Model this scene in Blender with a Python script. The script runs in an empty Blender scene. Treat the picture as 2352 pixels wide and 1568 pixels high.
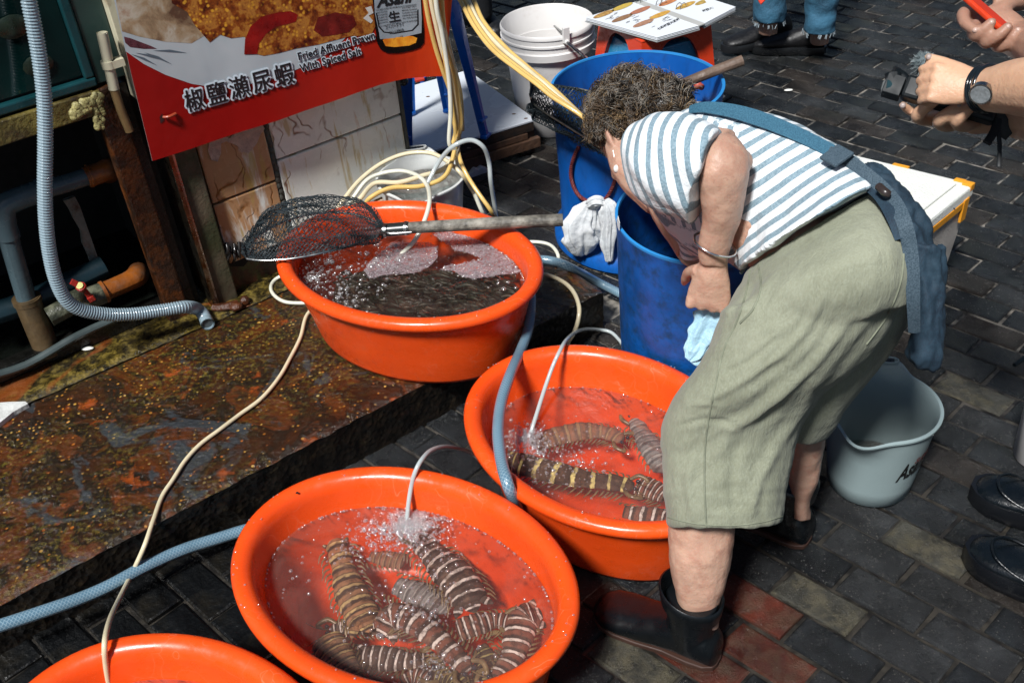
import bpy, math, random
import numpy as np
from mathutils import Vector, Matrix, noise
from mathutils.geometry import tessellate_polygon
C = bpy.context.scene.collection
SC = bpy.context.scene
rnd = random.Random(7)
PI = math.pi
# ------------------------------------------------------------------ camera
FOC, CX, CY, CAMH = 2350.0, 1176.0, 784.0, 1.6
_dn = Vector((274.0, 3036.0, FOC)).normalized(); _up = -_dn
_fw = (Vector((0, 0, 1)) - _up * _up.z).normalized()
_rt = _fw.cross(_up)
if _rt.x < 0: _rt = -_rt
RM = Matrix((_rt, _fw, _up))
cam = bpy.data.cameras.new('camera'); camo = bpy.data.objects.new('camera', cam); C.objects.link(camo)
cam.sensor_width = 36; cam.lens = FOC / 2352 * 36; cam.clip_start = .05; cam.clip_end = 200
xb, yb, zb = RM @ Vector((1, 0, 0)), RM @ Vector((0, -1, 0)), RM @ Vector((0, 0, -1))
mw = Matrix((xb, yb, zb)).transposed().to_4x4(); mw.translation = (0, 0, CAMH); camo.matrix_world = mw
SC.camera = camo
# ------------------------------------------------------------------ light
SUN_FROM = Vector((-.31, -.50, .81)).normalized()
el = math.asin(SUN_FROM.z); az = math.atan2(SUN_FROM.x, SUN_FROM.y)
w = bpy.data.worlds.new('World'); SC.world = w; w.use_nodes = True
nt = w.node_tree; bg = nt.nodes['Background']
sky = nt.nodes.new('ShaderNodeTexSky'); sky.sky_type = 'NISHITA'; sky.sun_disc = False
sky.sun_elevation = el; sky.sun_rotation = az
nt.links.new(sky.outputs[0], bg.inputs[0]); bg.inputs[1].default_value = .042
sd = bpy.data.lights.new('sun', 'SUN'); so = bpy.data.objects.new('sun', sd); C.objects.link(so)
sd.energy = 4.9; sd.angle = math.radians(9); sd.color = (1, .992, .975)
so.rotation_euler = SUN_FROM.to_track_quat('Z', 'Y').to_euler(); so.location = (0, 0, 5)
SC.view_settings.view_transform = 'Standard'; SC.view_settings.look = 'None'
SC.view_settings.exposure = 0.25; SC.view_settings.gamma = 1
SC.cycles.max_bounces = 8; SC.cycles.transparent_max_bounces = 24; SC.cycles.sample_clamp_indirect = 4
SC.cycles.caustics_reflective = False; SC.cycles.caustics_refractive = False
# ------------------------------------------------------------------ where things stand: rays of the photograph's camera cut with real planes
def ray(x, y): return RM @ Vector(((x - CX) / FOC, (y - CY) / FOC, 1))
def Z(x, y, z=0.0):
    d = ray(x, y); t = (z - CAMH) / d.z; return Vector((d.x * t, d.y * t, z))
def D(x, y, dep): return RM @ Vector(((x - CX) / FOC * dep, (y - CY) / FOC * dep, dep)) + Vector((0, 0, CAMH))
A34 = math.radians(34); U = Vector((math.cos(A34), math.sin(A34), 0)); V = Vector((-U.y, U.x, 0)); O = Vector((.238, 2.098, 0))
def Wt(x, y, t):
    d = ray(x, y); o = Vector((0, 0, CAMH)); k = (O + V * t - o).dot(V) / d.dot(V); return o + d * k
def L(s, t, z): return O + U * s + V * t + Vector((0, 0, z))       # ledge frame: along, across, up
def S_(p): return (p - O).dot(U)
# ------------------------------------------------------------------ materials
_lin = lambda c: tuple(c) + (1,)
class NT:
    def __init__(s, name, rough=.5):
        s.m = bpy.data.materials.new(name); s.m.use_nodes = True; s.t = s.m.node_tree; s.b = s.t.nodes['Principled BSDF']
        s.b.inputs['Roughness'].default_value = rough; s.out = s.t.nodes['Material Output']
        s.tc = s.t.nodes.new('ShaderNodeTexCoord'); s.co = s.tc.outputs['Object']
    def n(s, typ, **k):
        n = s.t.nodes.new('ShaderNode' + typ)
        for a, v in k.items():
            if a.startswith('i_'):
                key = a[2:].replace('_', ' ')
                n.inputs[key].default_value = v
            else: setattr(n, a, v)
        return n
    def lk(s, a, b): s.t.links.new(a, b); return s
    def noise(s, scale, detail=4, rough=.55, dist=0, co=None, stretch=None):
        n = s.n('TexNoise'); n.inputs['Scale'].default_value = scale; n.inputs['Detail'].default_value = detail
        n.inputs['Roughness'].default_value = rough; n.inputs['Distortion'].default_value = dist
        co = co or s.co
        if stretch:
            mp = s.n('Mapping'); mp.inputs['Scale'].default_value = stretch; s.lk(co, mp.inputs[0]); co = mp.outputs[0]
        s.lk(co, n.inputs['Vector']); return n.outputs[0]
    def vor(s, scale, feature='F1', co=None, rnd_=1, out=0):
        n = s.n('TexVoronoi'); n.feature = feature; n.inputs['Scale'].default_value = scale; n.inputs['Randomness'].default_value = rnd_
        s.lk(co or s.co, n.inputs['Vector']); return n.outputs[out]
    def ramp(s, fac, stops, interp='LINEAR'):
        r = s.n('ValToRGB'); e = r.color_ramp; e.interpolation = interp
        while len(e.elements) < len(stops): e.elements.new(.5)
        for el_, (p, c) in zip(e.elements, stops):
            el_.position = p; el_.color = _lin(c) if hasattr(c, '__len__') else (c, c, c, 1)
        s.lk(fac, r.inputs[0]); return r.outputs[0]
    def mix(s, fac, a, b, typ='MIX'):
        m = s.n('MixRGB'); m.blend_type = typ
        for i, v in ((0, fac), (1, a), (2, b)):
            if hasattr(v, 'is_output'): s.lk(v, m.inputs[i])
            elif i == 0: m.inputs[0].default_value = v
            else: m.inputs[i].default_value = _lin(v)
        return m.outputs[0]
    def math(s, op, a, b=None, clamp=False):
        m = s.n('Math'); m.operation = op; m.use_clamp = clamp
        for i, v in ((0, a), (1, b)):
            if v is None: continue
            if hasattr(v, 'is_output'): s.lk(v, m.inputs[i])
            else: m.inputs[i].default_value = v
        return m.outputs[0]
    def col(s, c):
        if hasattr(c, 'is_output'): s.lk(c, s.b.inputs['Base Color'])
        else: s.b.inputs['Base Color'].default_value = _lin(c)
        return s
    def rough(s, c):
        if hasattr(c, 'is_output'): s.lk(c, s.b.inputs['Roughness'])
        else: s.b.inputs['Roughness'].default_value = c
        return s
    def bump(s, h, strength=.3, dist=.01, prev=None):
        b = s.n('Bump'); b.inputs['Strength'].default_value = strength; b.inputs['Distance'].default_value = dist
        s.lk(h, b.inputs['Height'])
        if prev is not None: s.lk(prev, b.inputs['Normal'])
        s.lk(b.outputs[0], s.b.inputs['Normal']); return b.outputs[0]
    def set(s, **k):
        for a, v in k.items(): s.b.inputs[a.replace('_', ' ')].default_value = v
        return s
def plain(name, col, rough=.5, var=.25, scale=8, bump=0, bscale=60, metal=0, dirt=None, dscale=5, damt=.6, spec=.5, coat=0, sss=0):
    """one colour with soft variation, optional dirt patches and fine relief"""
    k = NT(name, rough); dark = tuple(c * (1 - var) for c in col); lite = tuple(min(1, c * (1 + var * .6)) for c in col)
    c = k.ramp(k.noise(scale, 5), [(.3, dark), (.7, lite)])
    if dirt: c = k.mix(k.ramp(k.noise(dscale, 8, .65), [(1 - damt - .12, 0.), (1 - damt + .12, 1.)]), c, dirt)
    k.col(c); k.rough(k.ramp(k.noise(scale * 3, 3), [(.3, max(.03, rough * .75)), (.7, min(1, rough * 1.25))]))
    k.set(Metallic=metal); k.b.inputs['Specular IOR Level'].default_value = spec
    if coat: k.b.inputs['Coat Weight'].default_value = coat
    if sss: k.b.inputs['Subsurface Weight'].default_value = sss; k.b.inputs['Subsurface Radius'].default_value = (.02, .007, .003); k.b.inputs['Subsurface Scale'].default_value = 1
    if bump: k.bump(k.noise(bscale, 4), bump, .004)
    return k.m
# ------------------------------------------------------------------ mesh builder
def crom(pts, per=8, closed=False):
    pts = [Vector(p) for p in pts]
    if len(pts) < 3: return [pts[0].lerp(pts[-1], i / per) for i in range(per + 1)]
    out = []; n = len(pts); rng = range(n if closed else n - 1)
    for i in rng:
        if closed: a, b, c, d = pts[(i - 1) % n], pts[i], pts[(i + 1) % n], pts[(i + 2) % n]
        else: a, b, c, d = pts[max(i - 1, 0)], pts[i], pts[i + 1], pts[min(i + 2, n - 1)]
        for j in range(per):
            t = j / per
            out.append(.5 * ((2 * b) + (c - a) * t + (2 * a - 5 * b + 4 * c - d) * t * t + (3 * b - a - 3 * c + d) * t ** 3))
    if not closed: out.append(pts[-1])
    return out
class MB:
    def __init__(s): s.v = []; s.f = []; s.uv = []; s.mi = []; s.at = {}
    def add(s, vs, fs, uvs=None, mi=0):
        o = len(s.v); s.v += [Vector(v) for v in vs]; s.uv += (uvs or [(0, 0)] * len(vs))
        s.f += [tuple(i + o for i in f) for f in fs]; s.mi += [mi] * len(fs); return o
    def join(s, o): s.add(o.v, o.f, o.uv); return s
    def hexa(s, p, mi=0):      # 8 corners: bottom 4 ccw, top 4 ccw
        s.add(p, [(3, 2, 1, 0), (4, 5, 6, 7), (0, 1, 5, 4), (1, 2, 6, 5), (2, 3, 7, 6), (3, 0, 4, 7)], mi=mi); return s
    def box(s, c, sx, sy, sz, rot=0, ax=None, mi=0):
        c = Vector(c)
        if ax is None: X, Y, Zv = Vector((math.cos(rot), math.sin(rot), 0)), Vector((-math.sin(rot), math.cos(rot), 0)), Vector((0, 0, 1))
        else: X, Y, Zv = ax
        p = [c + X * (a * sx / 2) + Y * (b * sy / 2) + Zv * (d * sz / 2) for d in (-1, 1) for a, b in ((-1, -1), (1, -1), (1, 1), (-1, 1))]
        return s.hexa(p, mi)
    def tube(s, pts, r, n=10, per=8, cap=True, smooth=True, closed=False, hollow=0, mi=0, flat=1, upv=None):
        P = crom(pts, per, closed) if smooth else [Vector(p) for p in pts]
        N = len(P); rf = r if callable(r) else (lambda t: r)
        if isinstance(r, (list, tuple)): rf = lambda t: np.interp(t, np.linspace(0, 1, len(r)), r)
        tg = []
        for i in range(N):
            if closed: d = P[(i + 1) % N] - P[(i - 1) % N]
            else: d = P[min(i + 1, N - 1)] - P[max(i - 1, 0)]
            tg.append(d.normalized() if d.length > 1e-9 else Vector((0, 0, 1)))
        ref = Vector(upv) if upv else Vector((0, 0, 1))
        if not upv and abs(tg[0].z) > .9: ref = Vector((1, 0, 0))
        nx = (ref - tg[0] * ref.dot(tg[0])).normalized()
        vs, uv, fs = [], [], []; ln = 0
        for i in range(N):
            if i: ln += (P[i] - P[i - 1]).length
            if upv: nx = (ref - tg[i] * ref.dot(tg[i])).normalized()
            else: nx = (nx - tg[i] * nx.dot(tg[i])).normalized()
            ny = tg[i].cross(nx); rr = float(rf(i / (N - 1)))
            for j in range(n + 1):
                a = 2 * PI * j / n
                vs.append(P[i] + ny * (math.cos(a) * rr) + nx * (math.sin(a) * rr * flat)); uv.append((j / n, ln))
        m = n + 1
        for i in range(N - 1):
            for j in range(n): fs.append((i * m + j, i * m + j + 1, (i + 1) * m + j + 1, (i + 1) * m + j))
        if closed:
            for j in range(n): fs.append(((N - 1) * m + j, (N - 1) * m + j + 1, j + 1, j))
        elif cap and not hollow:
            fs.append(tuple(range(n - 1, -1, -1))); fs.append(tuple((N - 1) * m + j for j in range(n)))
        s.add(vs, fs, uv, mi)
        return s
    def loft(s, rings, cap=True, closed=True, mi=0, cyc=False):
        n = len(rings[0]); vs = [Vector(p) for r in rings for p in r]; fs = []
        uv = [(j / n, i / max(1, len(rings) - 1)) for i in range(len(rings)) for j in range(n)]
        R_ = len(rings)
        for i in range(R_ if cyc else R_ - 1):
            i2 = (i + 1) % R_
            for j in range(n if closed else n - 1):
                k = (j + 1) % n; fs.append((i * n + j, i * n + k, i2 * n + k, i2 * n + j))
        if cap and closed and not cyc:
            fs.append(tuple(range(n - 1, -1, -1))); fs.append(tuple((R_ - 1) * n + j for j in range(n)))
        s.add(vs, fs, uv, mi); return s
    def lathe(s, c, prof, n=48, rot=0, ab=None, mi=0, cap0=True, cap1=False):
        """prof: (radius or rim offset, z). ab: half axes of an oval, the profile is then an offset"""
        c = Vector(c); rings = []
        for r, z in prof:
            ring = []
            for j in range(n):
                a = 2 * PI * j / n
                if ab: x, y = (ab[0] + r) * math.cos(a), (ab[1] + r) * math.sin(a)
                else: x, y = r * math.cos(a), r * math.sin(a)
                ring.append(c + Vector((x * math.cos(rot) - y * math.sin(rot), x * math.sin(rot) + y * math.cos(rot), z)))
            rings.append(ring)
        s.loft(rings, cap=False, mi=mi)
        o = len(s.v) - len(rings) * n
        if cap0: s.f.append(tuple(o + j for j in range(n - 1, -1, -1))); s.mi.append(mi)
        if cap1: s.f.append(tuple(o + (len(rings) - 1) * n + j for j in range(n))); s.mi.append(mi)
        return s
    def ball(s, c, r, nu=10, nv=6, sc=(1, 1, 1), M_=None, mi=0):
        c = Vector(c); rings = []
        vs = [Vector((0, 0, -1))]
        for i in range(1, nv):
            t = PI * i / nv - PI / 2
            for j in range(nu): a = 2 * PI * j / nu; vs.append(Vector((math.cos(t) * math.cos(a), math.cos(t) * math.sin(a), math.sin(t))))
        vs.append(Vector((0, 0, 1))); fs = []
        for j in range(nu): k = (j + 1) % nu; fs.append((0, 1 + k, 1 + j)); fs.append((len(vs) - 1, 1 + (nv - 2) * nu + j, 1 + (nv - 2) * nu + k))
        for i in range(nv - 2):
            for j in range(nu): k = (j + 1) % nu; a = 1 + i * nu; fs.append((a + j, a + k, a + nu + k, a + nu + j))
        out = []
        for q in vs:
            q = Vector((q.x * sc[0], q.y * sc[1], q.z * sc[2])) * r
            out.append(c + (M_ @ q if M_ else q))
        s.add(out, fs, mi=mi); return s
    def poly(s, pts, thick=0.0, nrm=None, mi=0):
        pts = [Vector(p) for p in pts]; tr = tessellate_polygon([pts])
        if nrm is None:
            nrm = Vector((0, 0, 0))
            for i in range(len(pts)): nrm += pts[i].cross(pts[(i + 1) % len(pts)])
            nrm.normalize()
        fs = []
        for t in tr:
            a, b, c = (pts[i] for i in t)
            fs.append(t if (b - a).cross(c - a).dot(nrm) > 0 else t[::-1])
        if not thick: s.add(pts, fs, [(0, 0)] * len(pts), mi); return s
        n = len(pts); back = [p - nrm * thick for p in pts]
        fs2 = list(fs) + [tuple(i + n for i in f[::-1]) for f in fs]
        for i in range(n): j = (i + 1) % n; fs2.append((j, i, i + n, j + n))
        s.add(pts + back, fs2, mi=mi); return s
    def mesh(s, name, mats, off=Vector((0, 0, 0)), smooth=None, recalc=True):
        me = bpy.data.meshes.new(name); me.from_pydata([v - off for v in s.v], [], s.f); me.update()
        if recalc:
            import bmesh
            bm = bmesh.new(); bm.from_mesh(me); bmesh.ops.recalc_face_normals(bm, faces=bm.faces); bm.to_mesh(me); bm.free()
        for m in (mats if isinstance(mats, (list, tuple)) else [mats]): me.materials.append(m)
        if any(s.mi): me.polygons.foreach_set('material_index', s.mi)
        if any(u != (0, 0) for u in s.uv[:50]):
            uvl = me.uv_layers.new(name='UVMap'); vi = np.zeros(len(me.loops), dtype=int); me.loops.foreach_get('vertex_index', vi)
            arr = np.array(s.uv, dtype=float)[vi]; uvl.data.foreach_set('uv', arr.ravel())
        if smooth is not None:
            me.polygons.foreach_set('use_smooth', [True] * len(me.polygons))
            me.set_sharp_from_angle(angle=math.radians(smooth))
        return me
def thing(name, label, cat, loc=(0, 0, 0), group=None):
    o = bpy.data.objects.new(name, None); C.objects.link(o); o.location = Vector(loc); o.empty_display_size = .05
    o['label'] = label; o['category'] = cat
    if group: o['group'] = group
    return o
def part(parent, name, mb, mat, smooth=None, label=None, bev=0, kind=None, sub=0, recalc=True):
    root = parent
    while root.parent: root = root.parent
    off = Vector(root.location)
    me = mb.mesh(name, mat, off, smooth, recalc); o = bpy.data.objects.new(name, me); C.objects.link(o); o.parent = parent
    if label: o['label'] = label
    if kind: o['kind'] = kind
    mods(o, bev, sub); return o
def mods(o, bev=0, sub=0):
    if bev: b = o.modifiers.new('bev', 'BEVEL'); b.width = bev; b.segments = 2; b.limit_method = 'ANGLE'; b.angle_limit = .7
    if sub: b = o.modifiers.new('sub', 'SUBSURF'); b.levels = sub; b.render_levels = sub
def solo(name, mb, mat, label=None, cat=None, group=None, kind=None, smooth=None, bev=0, sub=0, recalc=True):
    a = np.array([tuple(v) for v in mb.v]); loc = Vector(((a[:, 0].min() + a[:, 0].max()) / 2, (a[:, 1].min() + a[:, 1].max()) / 2, a[:, 2].min()))
    if kind: loc = Vector((0, 0, 0))
    me = mb.mesh(name, mat, loc, smooth, recalc); o = bpy.data.objects.new(name, me); C.objects.link(o); o.location = loc
    if label: o['label'] = label
    if cat: o['category'] = cat
    if group: o['group'] = group
    if kind: o['kind'] = kind
    mods(o, bev, sub); return o
def baked(o):      # apply an object's modifiers into a new mesh
    dg = bpy.context.evaluated_depsgraph_get(); me = bpy.data.meshes.new_from_object(o.evaluated_get(dg)); return me
# ================================================================== SETTING: ground, pavers, ledge
def m_paver(name, base, spk=.5, moss=0, rough=.3):
    k = NT(name, rough); oi = k.n('ObjectInfo'); va = k.n('VectorMath', operation='ADD'); k.lk(k.co, va.inputs[0]); k.lk(oi.outputs['Location'], va.inputs[1]); k.co = va.outputs[0]
    big = k.noise(9, 6, .6); fine = k.noise(260, 3, .6)
    c = k.ramp(big, [(.3, tuple(x * .4 for x in base)), (.5, base), (.72, tuple(x * 2.3 for x in base))])
    sp = k.ramp(k.math('ADD', k.vor(170), k.math('MULTIPLY', k.math('SUBTRACT', k.noise(240, 3), .5), .7)), [(.0, 1.), (.14, 1.), (.24, 0.)])
    pick = k.ramp(k.vor(170, out=1), [(.50, 0.), (.56, 1.)])
    c = k.mix(k.math('MULTIPLY', k.math('MULTIPLY', sp, pick), spk), c, (.13, .12, .105)); sp2 = k.ramp(k.vor(420), [(.1, 1.), (.2, 0.)]); c = k.mix(k.math('MULTIPLY', k.math('MULTIPLY', sp2, k.ramp(k.vor(420, out=1), [(.45, 0.), (.5, 1.)])), spk), c, (.14, .135, .125))
    if moss: c = k.mix(k.ramp(k.noise(22, 8, .7), [(.45, 0.), (.62, moss)]), c, (.10, .088, .058))
    k.b.inputs['Specular IOR Level'].default_value = .36; k.col(c); k.rough(k.ramp(k.noise(14, 5, .6), [(.38, rough * .3), (.7, min(.9, rough * 1.5))]))
    b1 = k.bump(k.noise(260, 5, .8), 1.0, .0042); k.bump(k.noise(28, 5), .6, .007, b1)
    return k.m
PM = [m_paver('paver_dark', (.0095, .011, .0125)), m_paver('paver_grey', (.017, .018, .019), .8), m_paver('paver_brown', (.020, .0165, .014), .6), m_paver('paver_blackish', (.009, .0105, .012), .7, 0, .15)]
PBLACK = plain('paver_shade_black', (.0035, .004, .0045), .35, .5, 20, .8, 90, 0, (.014, .011, .006), 8, .35, spec=.3)  # wet pavers blackened: shade in front of the ledge put into the colour
PMOSS = m_paver('paver_mossy', (.035, .034, .028), .8, .9, .35)
PRED = m_paver('paver_terracotta', (.060, .014, .008), .25, .35, .3)
k = NT('joint_sand', .35); gx = k.n('SeparateXYZ'); k.lk(k.co, gx.inputs[0]); far_ = k.ramp(k.math('ADD', k.math('MULTIPLY', gx.outputs[1], .25), k.math('MULTIPLY', k.noise(3, 3), .2)), [(.50, 0.), (.66, 1.)]); k.col(k.mix(k.ramp(k.noise(30, 6), [(.4, 0.), (.62, 1.)]), (.010, .009, .008), k.mix(far_, (.04, .035, .028), (.24, .22, .19)))); k.bump(k.noise(200, 4), .6, .003); M_JOINT = k.m
g = MB(); N = 40; sz = 30
g.add([(-sz, -sz, -.0065), (sz, -sz, -.0065), (sz, sz, -.0065), (-sz, sz, -.0065)], [(0, 1, 2, 3)])
ground = solo('ground', g, M_JOINT, kind='structure')
# paver courses: long joints run at 134 degrees, cross joints at 40 degrees
ca = Vector((math.cos(math.radians(134.3)), math.sin(math.radians(134.3)), 0)); cb = Vector((math.cos(math.radians(40)), math.sin(math.radians(40)), 0))
PL, PW = .163, .0825
def pixel(p):
    c = RM.transposed() @ (Vector(p) - Vector((0, 0, CAMH)))
    return (c.x / c.z * FOC + CX, c.y / c.z * FOC + CY, c.z) if c.z > .05 else (-9999, -9999, c.z)
def paver_verts(cc, inset, r):
    g1 = .0040 + inset; vs = []
    tl = [r.uniform(-.0022, .0022) for _ in range(4)]; dz = r.uniform(-.0035, .0035)
    for lev, (gx, zz) in enumerate(((g1, -.02), (g1, -.0025), (g1 + .004, .0))):
        for i, (a, b) in enumerate(((-1, -1), (1, -1), (1, 1), (-1, 1))):
            jx = r.uniform(-.0022, .0022) if lev else 0
            vs.append(cc + ca * (a * (PL / 2 - gx) + jx) + cb * (b * (PW / 2 - gx)) + Vector((0, 0, zz + dz + tl[i])))
    fs = [(8, 9, 10, 11)]
    for l in (0, 4):
        for i in range(4): j = (i + 1) % 4; fs.append((l + i, l + j, l + 4 + j, l + 4 + i))
    return vs, fs
RED = [Z(1700, 1400), Z(1830, 1455), Z(1760, 1500), Z(1640, 1560), Z(1560, 1545), Z(1690, 1545)]
MOSS = [Z(1870, 1540), Z(1990, 1560), Z(1560, 1490), Z(1400, 1470), Z(1500, 1560), Z(1370, 1500), Z(1690, 1560), Z(1900, 1420), Z(2120, 1230), Z(2230, 870), Z(2200, 950), Z(1800, 1350), Z(2130, 800), Z(1450, 1540)]
pav = []
base0 = Z(1778, 208); r = random.Random(3)
for i in range(-75, 76):
    for j in range(-60, 80):
        cc = base0 + ca * (i * PL + (PL / 2 if j % 2 else 0) ) + cb * (j * PW)
        if cc.y < .2 or cc.y > 6.2 or abs(cc.x) > 4.2: continue
        q = cc - O
        s_, t_ = q.dot(U), q.dot(V)
        if s_ < .06 and t_ > .06: continue
        px = pixel(cc); vis = -60 < px[0] < 2412 and -40 < px[1] < 1640
        pav.append((cc, vis, px[2] if vis else 99 + cc.length))
hid = [((-.233, 1.19), .2), ((.165, 1.49), .2), ((.43, 1.85), .17), ((.39, 2.55), .2), ((.209, 3.3), .1), ((-.6, .9), .2)]
def hidden(c): return any((c.x - a[0]) ** 2 + (c.y - a[1]) ** 2 < rr * rr for a, rr in hid)
pav.sort(key=lambda p: (not p[1], hidden(p[0]), p[2]))
stuffs = MB()
for n_, (cc, vis, dd) in enumerate(pav):
    def near(lst, d): return min((cc - p).length for p in lst) < d
    lx = pixel(cc)
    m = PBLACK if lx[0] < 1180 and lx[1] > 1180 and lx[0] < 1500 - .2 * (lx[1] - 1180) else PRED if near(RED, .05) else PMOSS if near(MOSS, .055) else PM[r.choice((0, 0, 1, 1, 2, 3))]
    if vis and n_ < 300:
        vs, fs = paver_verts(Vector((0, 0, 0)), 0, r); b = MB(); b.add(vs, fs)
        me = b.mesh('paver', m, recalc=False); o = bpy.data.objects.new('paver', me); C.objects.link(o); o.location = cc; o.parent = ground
    elif abs(cc.x) < 3.4 or vis:
        vs, fs = paver_verts(cc, 0, r); stuffs.add(vs, fs, mi=r.choice((0, 0, 1, 1, 2, 3)))
st = bpy.data.objects.new('paver_field', stuffs.mesh('paver_field', PM, recalc=False)); C.objects.link(st); st.parent = ground; st['kind'] = 'stuff'
# --- raised ledge
LH = .12
k = NT('ledge_crust', .25)
sw = k.n('Mapping'); sw.inputs['Rotation'].default_value = (0, 0, -A34); k.lk(k.co, sw.inputs[0]); lc = sw.outputs[0]
base = k.ramp(k.noise(7, 8, .65, .6), [(.28, (.010, .006, .003)), (.40, (.040, .013, .004)), (.50, (.010, .008, .005)), (.58, (.085, .022, .005)), (.66, (.020, .012, .005)), (.76, (.022, .020, .012))])
gp = k.ramp(k.noise(4.2, 6, .6, 1.2), [(.55, 0.), (.585, 1.)]); base = k.mix(gp, base, (.032, .036, .040))  # blue-grey patches: wet sheen painted into the colour
pit = k.vor(85); cellc = k.vor(85, out=1); fl = k.ramp(k.math('ADD', pit, k.math('MULTIPLY', k.math('SUBTRACT', k.noise(50, 4), .5), .9)), [(.10, 1.), (.30, 0.)])
pickc = k.ramp(cellc, [(.52, 0.), (.6, 1.)]); patchy = k.ramp(k.noise(4.5, 7, .65), [(.40, .08), (.60, 1.)])
spk = k.math('MULTIPLY', k.math('MULTIPLY', fl, pickc), patchy)
spc = k.ramp(k.noise(40, 3), [(.35, (.46, .10, .010)), (.55, (.50, .28, .05)), (.7, (.55, .44, .17))])
base = k.mix(spk, base, spc)
moss = k.ramp(k.noise(90, 6, .75), [(.5, 0.), (.62, .6)]); base = k.mix(k.math('MULTIPLY', moss, k.ramp(k.noise(3.1, 3), [(.45, 0.), (.62, 1.)])), base, (.16, .13, .02))
rust = k.ramp(k.noise(13, 6, .6), [(.62, 0.), (.7, .85)]); base = k.mix(rust, base, (.28, .055, .008))
k.b.inputs['Specular IOR Level'].default_value = .45; k.col(base); k.rough(k.ramp(k.noise(16, 6), [(.35, .08), (.65, .26)]))
b1 = k.bump(k.noise(230, 4, .7, 0, lc, (1, 2.2, 1)), .6, .004); b2 = k.bump(pit, .45, .004, b1); k.bump(k.noise(22, 5), .5, .012, b2); M_LEDGE = k.m
k = NT('kerb_moss', .3)
c = k.ramp(k.noise(60, 8, .7, .5), [(.38, (.006, .005, .003)), (.5, (.05, .036, .008)), (.6, (.16, .115, .02)), (.72, (.24, .17, .06))])
c = k.mix(k.ramp(k.noise(6, 4), [(.42, 0.), (.6, .8)]), c, (.012, .009, .006)); c = k.mix(k.ramp(k.noise(5, 5, .5, 1), [(.58, 0.), (.66, .8)]), c, (.20, .05, .01))
k.col(c); k.bump(k.noise(150, 5, .7), .7, .004); k.rough(k.ramp(k.noise(30, 4), [(.35, .12), (.65, .5)])); M_KERB = k.m
k = NT('ledge_face', .28); c = k.ramp(k.noise(30, 7, .7), [(.4, (.003, .003, .003)), (.6, (.012, .009, .006)), (.75, (.05, .038, .02))]); k.col(c)
b1 = k.bump(k.vor(70), .6, .006); k.bump(k.noise(160, 4), .5, .003, b1); M_FACE = k.m
def slab(s0, s1, t0, t1, h, mb, step=.012, amp=.0025, mi_top=0, mi_side=1, rag=.004, crown=0):
    ns, ntt = int((s1 - s0) / step) + 1, int((t1 - t0) / step) + 1; vs = []; fs = []; mis = []
    for j in range(ntt + 1):
        for i in range(ns + 1):
            s_, t_ = s0 + (s1 - s0) * i / ns, t0 + (t1 - t0) * j / ntt
            nz = noise.fractal(Vector((s_ * 18, t_ * 18, 3)), 1, 2, 4) * amp
            if j == 0: nz -= .006; t_ += noise.noise(Vector((s_ * 30, 9, 0))) * rag
            if j == 1: nz -= .0015
            if i == ns: nz -= .005; s_ += noise.noise(Vector((t_ * 30, 4, 0))) * rag
            vs.append(L(s_, t_, h + nz))
    W_ = ns + 1
    o = mb.add(vs, [(j * W_ + i, j * W_ + i + 1, (j + 1) * W_ + i + 1, (j + 1) * W_ + i) for j in range(ntt) for i in range(ns)], mi=mi_top)
    # sides: front row and right column dropped in rows
    for idx in ([i for i in range(ns + 1)], [j * W_ + ns for j in range(ntt + 1)]):
        top = [vs[i] for i in idx]; rows = [top]; nr = max(2, int(h / .012))
        for q in range(1, nr + 1):
            row = []
            for p in top:
                z = p.z * (1 - q / nr) - (.02 if q == nr else 0)
                nn = noise.fractal(Vector((p.x * 25, p.y * 25, z * 25)), 1, 2, 3) * .006
                row.append(Vector((p.x, p.y, z)) - V * nn + U * nn * .5)
            rows.append(row)
        m = len(top); vv = [p for r_ in rows for p in r_]
        mb.add(vv, [(a * m + b, a * m + b + 1, (a + 1) * m + b + 1, (a + 1) * m + b) for a in range(len(rows) - 1) for b in range(m - 1)], mi=mi_side)
    return mb
sl = slab(-1.9, 0, 0, .553, LH, MB())
solo('raised_ledge', sl, [M_LEDGE, M_FACE], kind='structure', smooth=50)
sl = slab(-1.9, -.05, .562, .86, LH + .004, MB(), amp=.003)
solo('kerb_strip', sl, [M_KERB, M_FACE], kind='structure', smooth=50)
solo('ledge_core', MB().hexa([L(-1.9, .55, -.03), L(-.06, .55, -.03), L(-.06, .565, -.03), L(-1.9, .565, -.03), L(-1.9, .55, LH - .012), L(-.06, .55, LH - .012), L(-.06, .565, LH - .012), L(-1.9, .565, LH - .012)]), M_FACE, kind='structure')
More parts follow.
